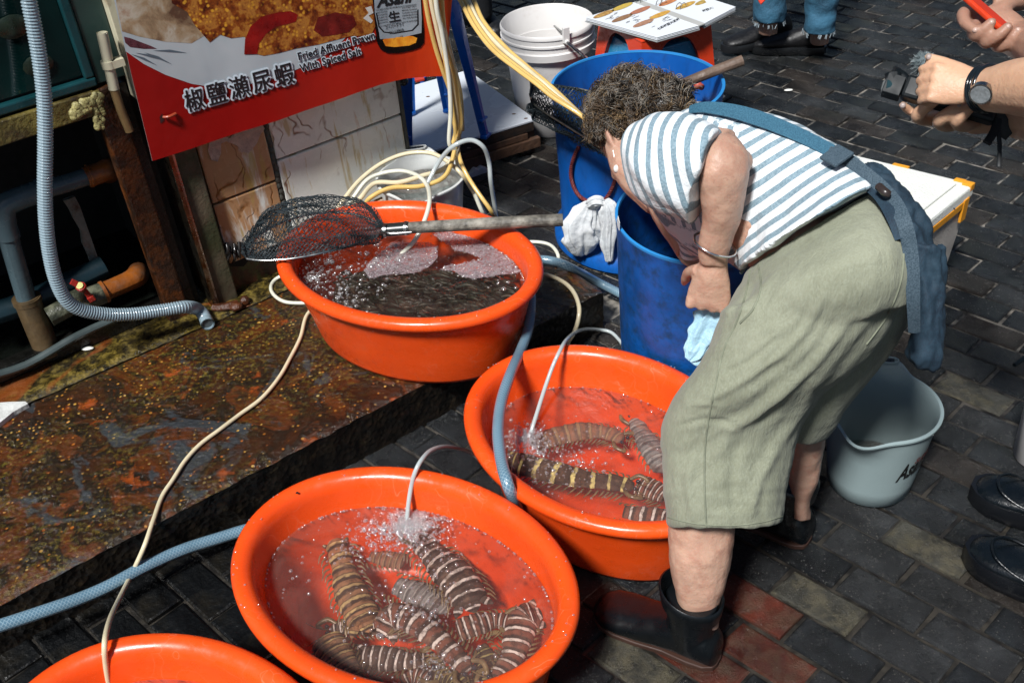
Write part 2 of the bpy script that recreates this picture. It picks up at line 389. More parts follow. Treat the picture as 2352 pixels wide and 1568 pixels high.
# ================================================================== STALL: tiled wall, banner, tank on rusty frame, pipes
def quad_t(x0, y0, x1, y1, t, th, mb, mi=0):   # slab between two image points lying on the plane t (axis aligned in s, z)
    a, b = Wt(x0, y0, t), Wt(x1, y1, t); s0, s1 = sorted((S_(a), S_(b))); z0, z1 = sorted((a.z, b.z))
    return sbox(mb, s0, s1, t, t + th, z0, z1, mi)
def sbox(mb, s0, s1, t0, t1, z0, z1, mi=0):
    return mb.hexa([L(s0, t0, z0), L(s1, t0, z0), L(s1, t1, z0), L(s0, t1, z0), L(s0, t0, z1), L(s1, t0, z1), L(s1, t1, z1), L(s0, t1, z1)], mi)
TW = .635
def m_tile(name, stain):
    k = NT(name, .22)
    c = k.ramp(k.noise(6, 5), [(.3, (.74, .76, .70)), (.7, (.90, .90, .84))])
    st = k.noise(15, 6, .62, .4, None, (1.6, 1.6, .3)); c = k.mix(k.ramp(st, [(stain - .06, 0.), (stain + .05, .85)]), c, (.44, .18, .028))
    st2 = k.noise(24, 6, .6, .5, None, (1.6, 1.6, .2)); c = k.mix(k.ramp(st2, [(.54, 0.), (.62, .7)]), c, (.50, .36, .10))
    cr = k.n('TexVoronoi', feature='DISTANCE_TO_EDGE'); cr.inputs['Scale'].default_value = 13; mp = k.n('Mapping'); mp.inputs['Scale'].default_value = (1, 1, .33)
    wob = k.n('TexNoise'); wob.inputs['Scale'].default_value = 14; k.lk(k.co, wob.inputs[0]); k.lk(k.mix(.09, k.co, wob.outputs[1]), mp.inputs[0]); k.lk(mp.outputs[0], cr.inputs[0])
    crk = k.math('MULTIPLY', k.ramp(cr.outputs[0], [(0., 1.), (.035, 0.)]), k.ramp(k.noise(9, 3), [(.48, 0.), (.56, 1.)]))
    c = k.mix(crk, c, (.20, .07, .01))
    br = k.n('TexBrick'); br.inputs['Scale'].default_value = 9; br.inputs['Mortar Size'].default_value = .012; br.offset = .5
    k.col(c); k.rough(k.ramp(k.noise(20, 4), [(.35, .15), (.7, .45)])); b1 = k.bump(k.noise(90, 4), .18, .002); k.bump(k.math('MULTIPLY', crk, -1), .5, .002, b1); return k.m
MT1 = m_tile('tile_glaze', .66); MT2 = m_tile('tile_rust_stained', .41)
k = NT('wall_render', .5); c = k.ramp(k.noise(12, 6, .6, .3, None, (1, 1, .4)), [(.35, (.012, .008, .006)), (.5, (.07, .022, .007)), (.62, (.03, .018, .01)), (.75, (.09, .045, .015))])
grad = k.n('SeparateXYZ'); k.lk(k.co, grad.inputs[0])
c = k.mix(k.math('MULTIPLY', k.ramp(k.noise(26, 6, .7), [(.5, 0.), (.6, .8)]), k.ramp(grad.outputs[2], [(.18, 1.), (.3, 0.)])), c, (.05, .065, .012))
k.col(c); k.bump(k.noise(60, 6, .65), .7, .006); M_WALL = k.m
M_GROUT = plain('grout_grey', (.075, .075, .06), .7, .4, 30, .6, 120)
M_CHROME = plain('steel_strip', (.30, .28, .22), .3, .4, 14, .2, 80, 1.0, (.12, .05, .015), 18, .5)
M_CREAM = plain('cream_paint', (.62, .58, .42), .4, .12, 6, .1, 50, 0, (.22, .11, .04), 16, .34)
wall = thing('tiled_wall', 'low stall wall faced with stained white tiles beneath the red banner', 'wall', L(-.45, TW, LH))
sE = -.138; core = MB(); sbox(core, -.775, sE - .004, TW + .012, TW + .16, LH - .01, 1.35); part(wall, 'wall_core', core, M_WALL)
gr = MB(); gs0, gs1 = -.528, -.517
zj = .383; zj2 = .434
tiles = [(-.703, -.531, zj + .003, .62, MT2), (-.703, -.531, .21, zj - .003, MT2), (-.516, sE - .010, zj2 + .003, .64, MT1), (-.516, sE - .010, .22, zj2 - .003, MT1), (-.516, sE - .010, LH - .005, .214, MT2),
         (-.703, -.531, .646, .9, MT1), (-.516, sE - .010, .646, .9, MT1)]
for s0, s1, z0, z1, m in tiles:
    part(wall, 'tile', sbox(MB(), s0, s1, TW, TW + .02, z0, z1), m, bev=.003)
g = MB(); sbox(g, -.532, -.515, TW + .004, TW + .03, .12, .9); sbox(g, sE - .010, sE, TW - .003, TW + .03, LH - .01, .9); part(wall, 'grout_line', g, M_GROUT)
lump = MB()
for i in range(26):
    q = L(-.524 + rnd.uniform(-.003, .003), TW + .004, .2 + i * .0165); lump.ball(q, .007, 6, 4, (1, .8, 1.6))
part(wall, 'grout_bead', lump, M_GROUT, 60)
# broken patch of tile and torn paper
pap = MB(); pts = [Wt(x, y, TW - .004) for x, y in [(482, 322), (500, 305), (528, 318), (552, 296), (580, 294), (603, 286), (608, 296), (598, 310), (590, 330), (572, 352), (556, 350), (545, 335), (520, 325), (508, 330), (508, 352), (500, 372), (486, 368), (478, 346)]]
pap.poly(pts, .003, -V); part(wall, 'torn_paper', pap, plain('torn_paper', (.55, .40, .33), .8, .3, 60, .8, 200))
hole = MB(); pts = [Wt(x, y, TW + .004) for x, y in [(508, 560), (528, 536), (548, 526), (575, 524), (590, 545), (585, 580), (560, 612), (530, 612), (512, 590)]]
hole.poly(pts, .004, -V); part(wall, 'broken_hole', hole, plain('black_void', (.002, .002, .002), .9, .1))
rag = MB(); 
for i in range(9):
    a = Wt(530 + rnd.uniform(-12, 20), 565 + rnd.uniform(-12, 12), TW - .01); b = a + Vector((rnd.uniform(-.03, .01), -.01, -rnd.uniform(.02, .05)))
    rag.tube([a, a.lerp(b, .5) + Vector((.005, -.01, 0)), b], [.006, .004, .001], 6, 4)
part(wall, 'black_rag', rag, plain('wet_rag', (.01, .009, .008), .25, .3), 60)
pl = MB(); sbox(pl, -.772, -.712, TW - .022, TW + .012, LH, .66); part(wall, 'corner_post', pl, plain('weathered_concrete', (.10, .075, .05), .6, .5, 12, .5, 90, 0, (.03, .035, .012), 9, .5), bev=.004)
ed = MB(); sbox(ed, -.783, -.7725, TW - .034, TW + .01, LH + .004, 1.3); part(wall, 'metal_trim', ed, M_CHROME, bev=.001)
g = MB(); sbox(g, -.7735, -.7665, TW - .028, TW - .0225, LH + .01, .62); part(wall, 'metal_edge', g, plain('zinc', (.45, .45, .43), .3, .3, 20, 0, 60, 1.0), bev=.001)
st = MB(); sbox(st, -.808, -.7845, TW - .02, TW + .02, .70, 1.3); part(wall, 'cream_panel_edge', st, M_CREAM, bev=.002)
lb = MB(); lb.tube([L(-.784, TW - .03, LH + .008), L(-.76, TW - .055, LH + .012), L(-.73, TW - .06, LH + .01)], .012, 8); lb.ball(L(-.74, TW - .07, LH + .012), .016, 8, 5, (1.2, 1, .7)); lb.ball(L(-.71, TW - .06, LH + .01), .014, 8, 5)
part(wall, 'rusted_bracket', lb, plain('rusted_iron', (.07, .02, .006), .35, .6, 30, 1, 150), 60)
M_IRON = plain('rusted_iron_old', (.045, .020, .010), .35, .7, 20, 1, 110, 0, (.16, .045, .008), 24, .42)
# hidden inner pipe knob at wall end
kb = MB(); kb.tube([L(sE + .002, TW + .05, .50), L(sE + .03, TW + .045, .50)], .011, 12); kb.ball(L(sE + .036, TW + .045, .5), .014, 10, 6); part(wall, 'black_knob', kb, plain('black_rubber', (.01, .01, .01), .35, .2), 50)
# ---- banner: one flat sheet, printed with flat shapes
BT = TW - .052
bc = Wt(350, 370, BT); bang = math.radians(30.0); BX = Vector((math.cos(bang), math.sin(bang), 0)); BN = Vector((BX.y, -BX.x, 0))
def B(x, y, off=0.0):
    d = ray(x, y); o = Vector((0, 0, CAMH)); k_ = (bc - o).dot(BN) / d.dot(BN); return o + d * k_ + BN * off
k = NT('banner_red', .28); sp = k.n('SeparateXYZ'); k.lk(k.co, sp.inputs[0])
c = k.ramp(k.math('ADD', k.math('MULTIPLY', sp.outputs[0], 1.15), .46), [(.0, (.22, .003, .003)), (.40, (.26, .004, .003)), (.72, (.38, .015, .004)), (1., (.62, .06, .008))])  # turns orange to the right: glow of light put into the red
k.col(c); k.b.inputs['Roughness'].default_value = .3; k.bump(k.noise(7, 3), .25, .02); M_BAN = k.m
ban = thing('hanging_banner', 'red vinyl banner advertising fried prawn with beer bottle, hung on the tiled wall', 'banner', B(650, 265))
out = [(228, -160), (262, 0), (300, 165), (350, 370), (450, 338), (560, 301), (640, 276), (700, 255), (760, 235), (820, 213), (870, 196), (930, 181), (975, 175), (1018, 171), (1022, 90), (1028, 0), (1040, -160)]
sh = MB(); pp = [B(x, y) for x, y in out]
def bend(p):   # the free end past the wall curls slightly toward the street
    u = (p - bc).dot(BX); e = max(0, u - .60); return p + BN * (e * e * .55) + BN * (.0010 * math.sin(u * 27))
class BB(MB): pass
def cut_poly(pts, layer, mb):   # polygon on the banner, subdivided so that it follows the bend
    P2 = [((p - bc).dot(BX), p.z) for p in pts]
    us = [a for a, b in P2]; zs = [b for a, b in P2]; nu = max(1, int((max(us) - min(us)) / .02))
    def clip(poly, u0, keep):
        o = []
        for i in range(len(poly)):
            a, b = poly[i], poly[(i + 1) % len(poly)]; ia, ib = (a[0] >= u0) == keep, (b[0] >= u0) == keep
            if ia: o.append(a)
            if ia != ib: t = (u0 - a[0]) / (b[0] - a[0]); o.append((u0, a[1] + (b[1] - a[1]) * t))
        return o
    tr = tessellate_polygon([[Vector((a, b, 0)) for a, b in P2]])
    for t in tr:
        tri = [P2[i] for i in t]; lo, hi = min(a for a, b in tri), max(a for a, b in tri)
        n0, n1 = int(math.floor(lo / .03)), int(math.floor(hi / .03))
        for q in range(n0, n1 + 1):
            c_ = clip(clip(tri, q * .03, True), (q + 1) * .03, False)
            if len(c_) >= 3:
                vs = [bend(bc + BX * a + Vector((0, 0, b - bc.z))) + BN * layer for a, b in c_]
                nrm = (vs[1] - vs[0]).cross(vs[2] - vs[0])
                idx = list(range(len(vs)));
                if nrm.dot(BN) < 0: idx.reverse()
                mb.add(vs, [tuple(idx)])
    return mb
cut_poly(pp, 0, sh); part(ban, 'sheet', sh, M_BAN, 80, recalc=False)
bk = MB(); cut_poly(pp, -.0015, bk); part(ban, 'sheet_back', bk, plain('banner_back', (.6, .58, .55), .5, .1), 80, recalc=False)
def decal(name, pts, layer, mat, lab=None): return part(ban, name, cut_poly([B(x, y) for x, y in pts], layer, MB()), mat, 80, lab, recalc=False)
k = NT('print_plate', .3); k.col(k.ramp(k.noise(5, 3), [(.35, (.36, .40, .43)), (.7, (.50, .54, .56))])); M_PLATE = k.m
decal('printed_plate', [(243, -100), (262, 0), (288, 118), (296, 123), (330, 147), (380, 172), (440, 193), (508, 204), (560, 196), (640, 178), (700, 152), (760, 120), (820, 60), (850, -60), (850, -160), (232, -160)], .0006, M_PLATE)
k = NT('print_fried_crumbs', .3)
c = k.ramp(k.noise(30, 6, .65), [(.35, (.05, .006, .003)), (.47, (.22, .05, .008)), (.56, (.42, .17, .03)), (.68, (.16, .03, .01))])
vo = k.ramp(k.vor(95), [(.2, 1.), (.42, 0.)]); c = k.mix(k.math('MULTIPLY', vo, k.ramp(k.noise(11, 4), [(.42, .1), (.56, 1.)])), c, (.66, .32, .03))
k.col(c); M_FOOD = k.m
k = NT('print_shell_meat', .3); k.col(k.ramp(k.noise(16, 6, .6, .4), [(.33, (.10, .05, .03)), (.48, (.32, .22, .13)), (.6, (.46, .40, .32)), (.72, (.26, .11, .05))])); M_SHELL = k.m
decal('printed_shell', [(262, -30), (268, 15), (280, 72), (320, 84), (380, 96), (440, 100), (470, 82), (480, 60), (420, 20), (380, -20), (330, -80), (250, -100)], .0009, M_SHELL)
decal('printed_shell_tip', [(284, 84), (300, 88), (345, 105), (360, 112), (330, 112), (298, 108), (287, 98)], .0010, plain('print_dark_red', (.10, .03, .04), .3, .5, 60))
decal('printed_prawn', [(385, -60), (395, 8), (430, 28), (445, 55), (468, 82), (482, 98), (505, 80), (530, 88), (560, 84), (572, 100), (578, 122), (605, 128), (640, 122), (680, 112), (730, 103), (770, 92), (808, 82), (850, 84), (862, 60), (858, 20), (846, -60), (700, -160), (385, -160)], .0012, M_FOOD)
decal('printed_chilli', [(560, 125), (562, 90), (575, 60), (600, 38), (640, 28), (668, 26), (684, 34), (680, 50), (660, 56), (632, 62), (610, 78), (594, 100), (590, 124)], .0016, plain('print_chilli', (.24, .008, .006), .3, .5, 30))
decal('printed_chilli', [(720, 70), (730, 40), (770, 28), (810, 36), (818, 56), (800, 74), (770, 80), (740, 84)], .0016, plain('print_chilli_dark', (.14, .012, .008), .3, .6, 30))
decal('printed_gloss', [(838, 18), (852, 14), (857, 30), (846, 36), (856, 48), (851, 54), (833, 42), (846, 30)], .0018, plain('print_highlight', (.62, .6, .56), .3, .1))
def brushes():
    m = MB()
    for a, b, c_, d_ in ((300, 124, 360, 150), (310, 121, 380, 140), (330, 120, 395, 148), (350, 116, 430, 122)):
        cut_poly([B(a, b), B((a + c_) / 2, (b + d_) / 2 - 5), B(c_, d_), B((a + c_) / 2, (b + d_) / 2 + 1)], .0011, m)
    return m
part(ban, 'printed_brush_stroke', brushes(), plain('print_blue_grey', (.10, .13, .16), .4, .4), 80, recalc=False)
# bottle
M_BOT = plain('print_bottle_black', (.010, .006, .004), .15, .3)
bo = [(850, -160), (853, -60), (857, 20), (862, 70), (866, 100), (874, 114), (890, 122), (915, 122), (945, 115), (962, 108), (970, 96), (970, 70), (966, 30), (962, -20), (958, -160)]
decal('printed_bottle', bo, .0021, M_BOT)
k = NT('print_amber', .15); k.col(k.ramp(k.noise(24, 3), [(.35, (.60, .14, .01)), (.55, (.85, .36, .03)), (.7, (.30, .06, .01))])); 
decal('printed_beer', [(878, 92), (888, 86), (905, 84), (925, 80), (945, 82), (955, 86), (952, 97), (938, 104), (905, 108), (885, 106)], .0024, k.m)
M_LBL = plain('print_label_silver', (.30, .34, .38), .25, .15, 30); M_INK = plain('print_ink', (.012, .012, .014), .4, .1); M_PW = plain('print_white_blue', (.62, .70, .76), .35, .05)
decal('printed_label', [(856, -60), (860, 30), (870, 76), (872, 90), (920, 86), (964, 74), (964, 40), (958, -60)], .0024, M_LBL)
decal('printed_label_line', [(862, 30), (868, 62), (880, 75), (905, 78), (945, 70), (958, 55), (957, 20), (954, 22), (954.5, 54), (943, 67.5), (905, 75), (882, 72.5), (871, 60), (865, 30)], .0027, M_INK)
def text_mb(body, p0, p1, h_px, bold=0.0, up=None, layer=.003, shear=0, offset=0.0, planef=None, cut=True, font_scale=None):
    """lettering laid onto a surface: p0..p1 baseline in the photograph, h_px letter height along up"""
    cu = bpy.data.curves.new('t', 'FONT'); cu.body = body; cu.offset = offset; cu.shear = shear; cu.resolution_u = 3
    o = bpy.data.objects.new('t', cu); C.objects.link(o); dg = bpy.context.evaluated_depsgraph_get(); dg.update()
    me = bpy.data.meshes.new_from_object(o.evaluated_get(dg)); bpy.data.objects.remove(o)
    vs = [v.co.copy() for v in me.vertices]; fs = [tuple(p.vertices) for p in me.polygons]
    if not vs: return MB()
    x1 = max(v.x for v in vs); x0 = min(v.x for v in vs)
    if offset: x0 += offset * .9; x1 -= offset * .9
    planef = planef or (lambda x, y: B(x, y)); q0, q1 = planef(*p0), planef(*p1)
    xs = (q1 - q0) / (x1 - x0); upv = (planef(p0[0] + up[0], p0[1] + up[1]) - q0) if up else None
    ysc = upv / .72; m = MB(); m.add([q0 + xs * (v.x - x0) + ysc * v.y for v in vs], fs); return m
def put_text(parent, name, mat, layer, nrm, follow=True, **kw):
    m = text_mb(**kw)
    m.v = [(bend(v) if follow else v) + nrm * layer for v in m.v]
    fs = []
    for f in m.f:
        a, b, c_ = (m.v[i] for i in f[:3]); fs.append(f if (b - a).cross(c_ - a).dot(nrm) > 0 else f[::-1])
    m.f = fs
    return part(parent, name, m, mat, recalc=False)
def chars(txt, cells):
    for ch, (p0, p1, up) in zip(txt, cells):
        for nm, mat, lay, ring in (('letter_outline', M_PW, .0026, [(4.6 * math.cos(q * PI / 8), 4.6 * math.sin(q * PI / 8)) for q in range(16)] + [(2.4 * math.cos(q * PI / 4), 2.4 * math.sin(q * PI / 4)) for q in range(8)]), ('letter', M_INK, .0046, [(0, 0), (.9, 0), (-.9, 0), (0, .7), (0, -.7)])):
            base = text_mb(ch, p0, p1, 0, up=up); m = MB()
            for q, (dx, dy) in enumerate(ring):
                sh_ = B(p0[0] + dx, p0[1] + dy) - B(*p0); vs = [bend(v + sh_) + BN * (lay + q * .00006) for v in base.v]; fs = []
                for f in base.f:
                    a_, b_, c_ = (vs[i] for i in f[:3]); fs.append(f if (b_ - a_).cross(c_ - a_).dot(BN) > 0 else f[::-1])
                m.add(vs, fs)
            part(ban, nm, m, mat, recalc=False)
cn = '椒鹽瀨尿蝦'
cx0, cy0, cx1, cy1 = 424, 259, 681, 187
cells = []
for i in range(5):
    f0, f1 = i / 5 + .02, (i + 1) / 5 - .02; cells.append(((cx0 + (cx1 - cx0) * f0, cy0 + (cy1 - cy0) * f0 - 4), (cx0 + (cx1 - cx0) * f1, cy0 + (cy1 - cy0) * f1 - 4), (-9, -38)))
chars(cn, cells)
for body, p0, p1 in (('Fried Affluent Prawn', (686, 138), (860, 88)), ('With Spiced Salt', (690, 165), (828, 124))):
    for off, mat, lay, nm in ((.09, M_PW, .0030, 'letter_outline'), (.018, M_INK, .0040, 'letter')):
        put_text(ban, nm, mat, lay, BN, body=body, p0=p0, p1=p1, h_px=0, up=(-4.5, -17.5), offset=off)
put_text(ban, 'label_brand', M_INK, .0035, BN, body='Asahi', p0=(864, 17), p1=(946, 2), h_px=0, up=(-2, -30), offset=.03, shear=.35)
put_text(ban, 'label_letter', M_INK, .0035, BN, body='生', p0=(893, 50), p1=(918, 45), h_px=0, up=(-3, -19), offset=.02)
for body, p0, p1, u in (('スーパードライ', (885, 68), (926, 58.5), (-1.5, -8)), ('生ビール(非熱処理)', (894, 78), (926, 71), (-1, -6)),
                        ('THIS BEER IS BREWED FROM QUALITY INGREDIENTS', (862, 25), (952, 10), (-.6, -3)), ('CULTURED YEAST', (921, 19), (952, 14), (-.5, -3)), ('BREWING TECHNIQUE', (921, 25), (954, 20), (-.5, -3)), ('EXCELLENT RICHNESS', (922, 31), (955, 26), (-.5, -3)), ('DRINKABILITY FOR', (922, 37), (955, 32), (-.5, -3)), ('ALL YEAR ROUND', (923, 43), (955, 38), (-.5, -3)),
                        ('USING OUR PURE', (863, 31), (888, 27), (-.5, -3)), ('ADVANCED', (864, 37), (889, 33), (-.5, -3)), ('OUR BEER HAS', (865, 43), (889, 39), (-.5, -3)), ('REFRESHING', (866, 49), (890, 45), (-.5, -3)), ('SMOOTHNESS', (867, 55), (890, 51), (-.5, -3)), ('YOU CAN ENJOY THE GREAT TASTE OF ASAHI BEER', (869, 62), (955, 46), (-.6, -3))):
    put_text(ban, 'label_text', M_INK, .0035, BN, body=body, p0=p0, p1=p1, h_px=0, up=u, offset=.01)
nl = MB(); nl.tube([B(374, 268, .004), B(385, 264, .012), B(402, 260, .004)], .0035, 8, 5); part(ban, 'bent_nail', nl, plain('rust_nail', (.30, .05, .02), .4, .4), 60)
tr_ = MB(); cut_poly([B(366, 268), B(372, 260), B(376, 276), B(368, 284)], .0012, tr_); part(ban, 'tear', tr_, plain('tear_dark', (.03, .004, .004), .8, .2), recalc=False)
# ---- tank on a rusty frame
TK = TW + .005
sL = -1.75
k = NT('murky_tank_glass', .08); c = k.ramp(k.noise(5, 4, .5, .6), [(.3, (.0008, .006, .006)), (.55, (.002, .016, .015)), (.75, (.005, .034, .030))]); c = k.mix(k.ramp(k.noise(22, 5), [(.66, 0.), (.72, .6)]), c, (.10, .11, .04)); k.col(c); M_TG = k.m
M_TEAL = plain('teal_frame', (.006, .045, .052), .3, .4, 12, .2, 80); M_GREEN = plain('dark_green_panel', (.020, .045, .040), .4, .3, 8)
tank = thing('fish_tank', 'dark green glass seafood tank with teal frame, left of the red banner', 'fish tank', L(-1.3, TK, .72))
part(tank, 'glass_pane', sbox(MB(), sL, -.895, TK + .012, TK + .02, .775, 1.5), M_TG)
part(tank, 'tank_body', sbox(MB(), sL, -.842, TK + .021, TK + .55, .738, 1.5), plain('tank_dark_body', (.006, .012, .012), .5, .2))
f = MB(); sbox(f, sL, -.872, TK - .004, TK + .018, .748, .768); sbox(f, -.8935, -.872, TK - .003, TK + .019, .7685, 1.5); part(tank, 'frame', f, M_TEAL, bev=.004)
part(tank, 'side_panel', sbox(MB(), -.871, -.809, TK + .002, TK + .02, .75, 1.5), M_GREEN, bev=.002)
sea = MB()
for x, y in ((30, 62), (88, 150)):
    sea = MB(); q = Wt(x, y, TK + .008); sea.ball(q, rnd.uniform(.012, .03), 8, 6, (1.4, .15, 1), M_=Matrix(((U.x, V.x, 0), (U.y, V.y, 0), (0, 0, 1)))); part(tank, 'shellfish', sea, plain('tank_shellfish', (.012, .02, .012), .3, .6, 40), 60)
fr = thing('rusty_steel_frame', 'rusted steel frame and posts carrying the green fish tank', 'steel frame', L(-1.2, TK, LH))
part(fr, 'top_rail', sbox(MB(), sL, -.875, TK - .012, TK + .03, .690, .742), plain('rail_crust', (.035, .022, .010), .4, .7, 18, 1, 90, 0, (.15, .12, .03), 14, .5), bev=.003)
crust = MB()
for i in range(70):
    x = rnd.uniform(165, 232); y = 262 - (x - 165) * .62 + rnd.uniform(-12, 13); q = Wt(x, y, TK - .014); crust.ball(q, rnd.uniform(.004, .011), 6, 4, (1, .5, 1))
for i in range(40):
    q = Wt(rnd.uniform(212, 232) + i * .25, 232 + i * 1.6, TK - .014); crust.ball(q, rnd.uniform(.003, .008), 6, 4, (1, .5, 1))
part(fr, 'salt_crust', crust, plain('salt_crust', (.34, .30, .12), .5, .5, 60, 1, 120), 60)
part(fr, 'post', sbox(MB(), -.892, -.838, TK - .010, TK + .03, LH + .0, .742), M_IRON, bev=.004)
part(fr, 'post', sbox(MB(), -.8375, -.812, TK + .01, TK + .05, LH, .735), plain('dark_iron', (.012, .009, .007), .5, .5, 20, .8, 90), bev=.002)
part(fr, 'bottom_rail', sbox(MB(), sL, -.835, TK + .03, TK + .07, LH + .004, LH + .045), plain('wet_black_iron', (.008, .008, .007), .2, .6, 20, .8, 60), bev=.004)
part(fr, 'void_shade_plate', sbox(MB(), sL, -.80, TK + .075, TK + .52, LH - .02, LH + .010), plain('void_shade_black', (.004, .005, .004), .25, .6, 20, .8, 60)); part(fr, 'back_panel', sbox(MB(), sL, -.79, TK + .52, TK + .54, LH, .75), plain('void_black', (.003, .004, .004), .7, .5))  # black plate and panel added to keep the void under the tank dark
part(fr, 'side_panel', sbox(MB(), -.81, -.795, TK + .03, TK + .52, LH, .75), plain('void_black_side', (.004, .004, .004), .7, .5))  # black side closing the void, also added to keep it dark
# vertical cream pipe with clip
cp = thing('cream_drain_pipe', 'short cream plastic pipe clipped upright beside the green tank', 'pipe', Wt(258, 215, TW - .03))
pb, ptop = Wt(262, 205, TW - .03), Wt(234, 75, TW - .03); m = MB(); m.tube([pb, pb.lerp(ptop, .5), ptop], .0115, 16, 2, cap=False); m.tube([ptop, pb.lerp(ptop, .6)], .009, 16, 1, smooth=False)
part(cp, 'pipe_tube', m, M_CREAM, 50); m = MB(); q = pb.lerp(ptop, .45); m.tube([q + Vector((0, 0, -.008)), q + Vector((0, 0, .008))], .0155, 16, 1, smooth=False); sbox(m, S_(q) + .005, S_(q) + .03, TW - .045, TW - .022, q.z - .008, q.z + .008); part(cp, 'pipe_clip', m, M_CREAM, 50)
m = MB(); m.tube([pb + Vector((0, 0, .003)), pb - Vector((0, 0, .05)), pb - Vector((0, 0, .1)) + U * .004], .010, 14, 2); part(cp, 'pipe_lower', m, plain('pipe_brown', (.22, .14, .06), .4, .5, 12), 50)
# pipes in the void
M_PVC = plain('grey_pvc', (.06, .095, .11), .25, .2, 10, .1, 90); M_PVCR = plain('rust_stained_pvc', (.26, .075, .010), .4, .7, 9, .4, 80, 0, (.13, .12, .10), 7, .4)
def pt(x, y, t): return Wt(x, y, TW + t)
pp_ = thing('grey_drain_pipes', 'grey plastic drain pipe bending from rusty elbow down to a brown standpipe', 'pipes', pt(80, 700, .1))
m = MB(); m.tube([pt(232, 396, .08), pt(90, 440, .08)], .021, 20, 4, smooth=False); part(pp_, 'pipe', m, M_PVC, 50)
m = MB(); m.tube([pt(95, 438, .08), pt(40, 458, .08), pt(12, 474, .08), pt(10, 510, .08), pt(20, 545, .08)], .0265, 20, 8); m.tube([pt(98, 437, .08), pt(86, 441, .08)], .030, 20, 1, smooth=False); part(pp_, 'elbow', m, M_PVC, 50)
m = MB(); m.tube([pt(18, 540, .08), pt(62, 690, .08)], .0225, 20, 4, smooth=False); part(pp_, 'pipe', m, M_PVC, 50)
m = MB(); m.tube([pt(60, 684, .08), pt(112, 812, .06)], .030, 20, 4, smooth=False); m.tube([pt(60, 683, .08), pt(64, 694, .08)], .033, 20, 1, smooth=False); part(pp_, 'standpipe', m, plain('brown_slimed_pipe', (.10, .065, .03), .4, .5, 14, .3, 80, 0, (.03, .025, .015), 12, .4), 50)
m = MB(); m.tube([pt(198, 408, .08), pt(232, 396, .08), pt(250, 388, .09), pt(254, 392, .13), pt(250, 398, .2)], [.0245, .0245, .026, .026, .025], 20, 6); m.tube([pt(203, 405, .08), pt(207, 404, .08)], .0275, 20, 1, smooth=False); part(pp_, 'rusty_elbow', m, M_PVCR, 50)
vl = thing('valve_assembly', 'green slimed valve with red lever handle on low pipe', 'valve', pt(190, 690, .03))
M_SLIME = plain('slimed_brass', (.05, .055, .035), .4, .6, 30, .6, 120, 0, (.16, .16, .11), 30, .4)
m = MB(); m.tube([pt(112, 728, .05), pt(150, 708, .05), pt(165, 700, .05)], .024, 14, 3, smooth=False); m.tube([pt(160, 702, .05), pt(205, 682, .05)], [.028, .032, .028], 14, 3); m.tube([pt(205, 684, .05), pt(238, 672, .05)], .027, 8, 1, smooth=False); part(vl, 'valve_body', m, M_SLIME, 40)
m = MB(); m.tube([pt(225, 676, .05), pt(290, 648, .06), pt(315, 634, .08), pt(318, 626, .13)], [.023, .024, .027, .027], 16, 5); m.tube([pt(236, 672, .05), pt(243, 669, .05)], .028, 16, 1, smooth=False); part(vl, 'rusty_elbow', m, M_PVCR, 50)
m = MB(); h0, h1, h2 = pt(163, 646, .0), pt(187, 658, -.004), pt(214, 690, -.004)
def bar(mb, a, b, w_, th):
    d = (b - a).normalized(); n_ = Vector((0, -.6, .8)); s_ = d.cross(n_).normalized(); n_ = s_.cross(d); c_ = (a + b) / 2
    mb.box(c_, (b - a).length, w_, th, ax=(d, s_, n_))
bar(m, h0, h1, .014, .006); bar(m, h1, h2, .012, .006); bar(m, h2 + (h2 - h1) * -.3, h2, .016, .010); m.tube([h1 - Vector((0, .0, .004)), h1 + Vector((0, -.004, .004))], .012, 14, 1, smooth=False)
part(vl, 'lever_handle', m, plain('red_lever', (.38, .02, .012), .35, .5, 40, .2, 90, 0, (.05, .01, .008), 40, .4), bev=.0015)
m = MB(); m.tube([h1 + Vector((0, -.004, .004)), h1 + Vector((0, -.007, .008))], .0085, 12, 1, smooth=False); part(vl, 'brass_nut', m, plain('brass_nut', (.45, .42, .06), .3, .4, 60), 40)
m = MB(); m.tube([pt(180, 690, .04), h1], .012, 12, 1, smooth=False); part(vl, 'stem', m, M_SLIME, 50)
m = MB(); m.tube([pt(-60, 735, .13), pt(60, 695, .13), pt(180, 640, .13), pt(240, 612, .13)], .028, 16, 4); solo('dark_blue_pipe', m, plain('dark_blue_pipe', (.010, .03, .04), .35, .4, 10), 'thick dark blue pipe running low behind the valve', 'pipe', smooth=60)
m = MB(); m.tube([pt(-40, 868, .02), pt(60, 838, .02), pt(180, 770, .03), pt(300, 716, .04)], .010, 10, 4); solo('thin_grey_pipe', m, plain('thin_pipe', (.06, .08, .08), .4, .5, 10), 'thin grey pipe lying along the kerb below the tank', 'pipe', smooth=60)
m = MB(); pts = [pt(x, y, .16) for x, y in [(146, 462), (172, 452), (184, 474), (200, 520), (214, 560), (228, 600), (243, 640), (228, 652), (216, 628), (204, 590), (190, 560), (186, 530), (168, 500), (160, 482)]]; m.poly(pts, .012, -V); solo('peeling_strut', m, plain('peeling_white_paint', (.24, .25, .22), .6, .3, 30, .8, 100, 0, (.08, .03, .01), 40, .4), 'flaking white painted strut hanging inside the dark frame', 'strut')
m = MB(); m.tube([pt(62, 806, -.02), pt(118, 820, -.02)], .018, 10, 2); 
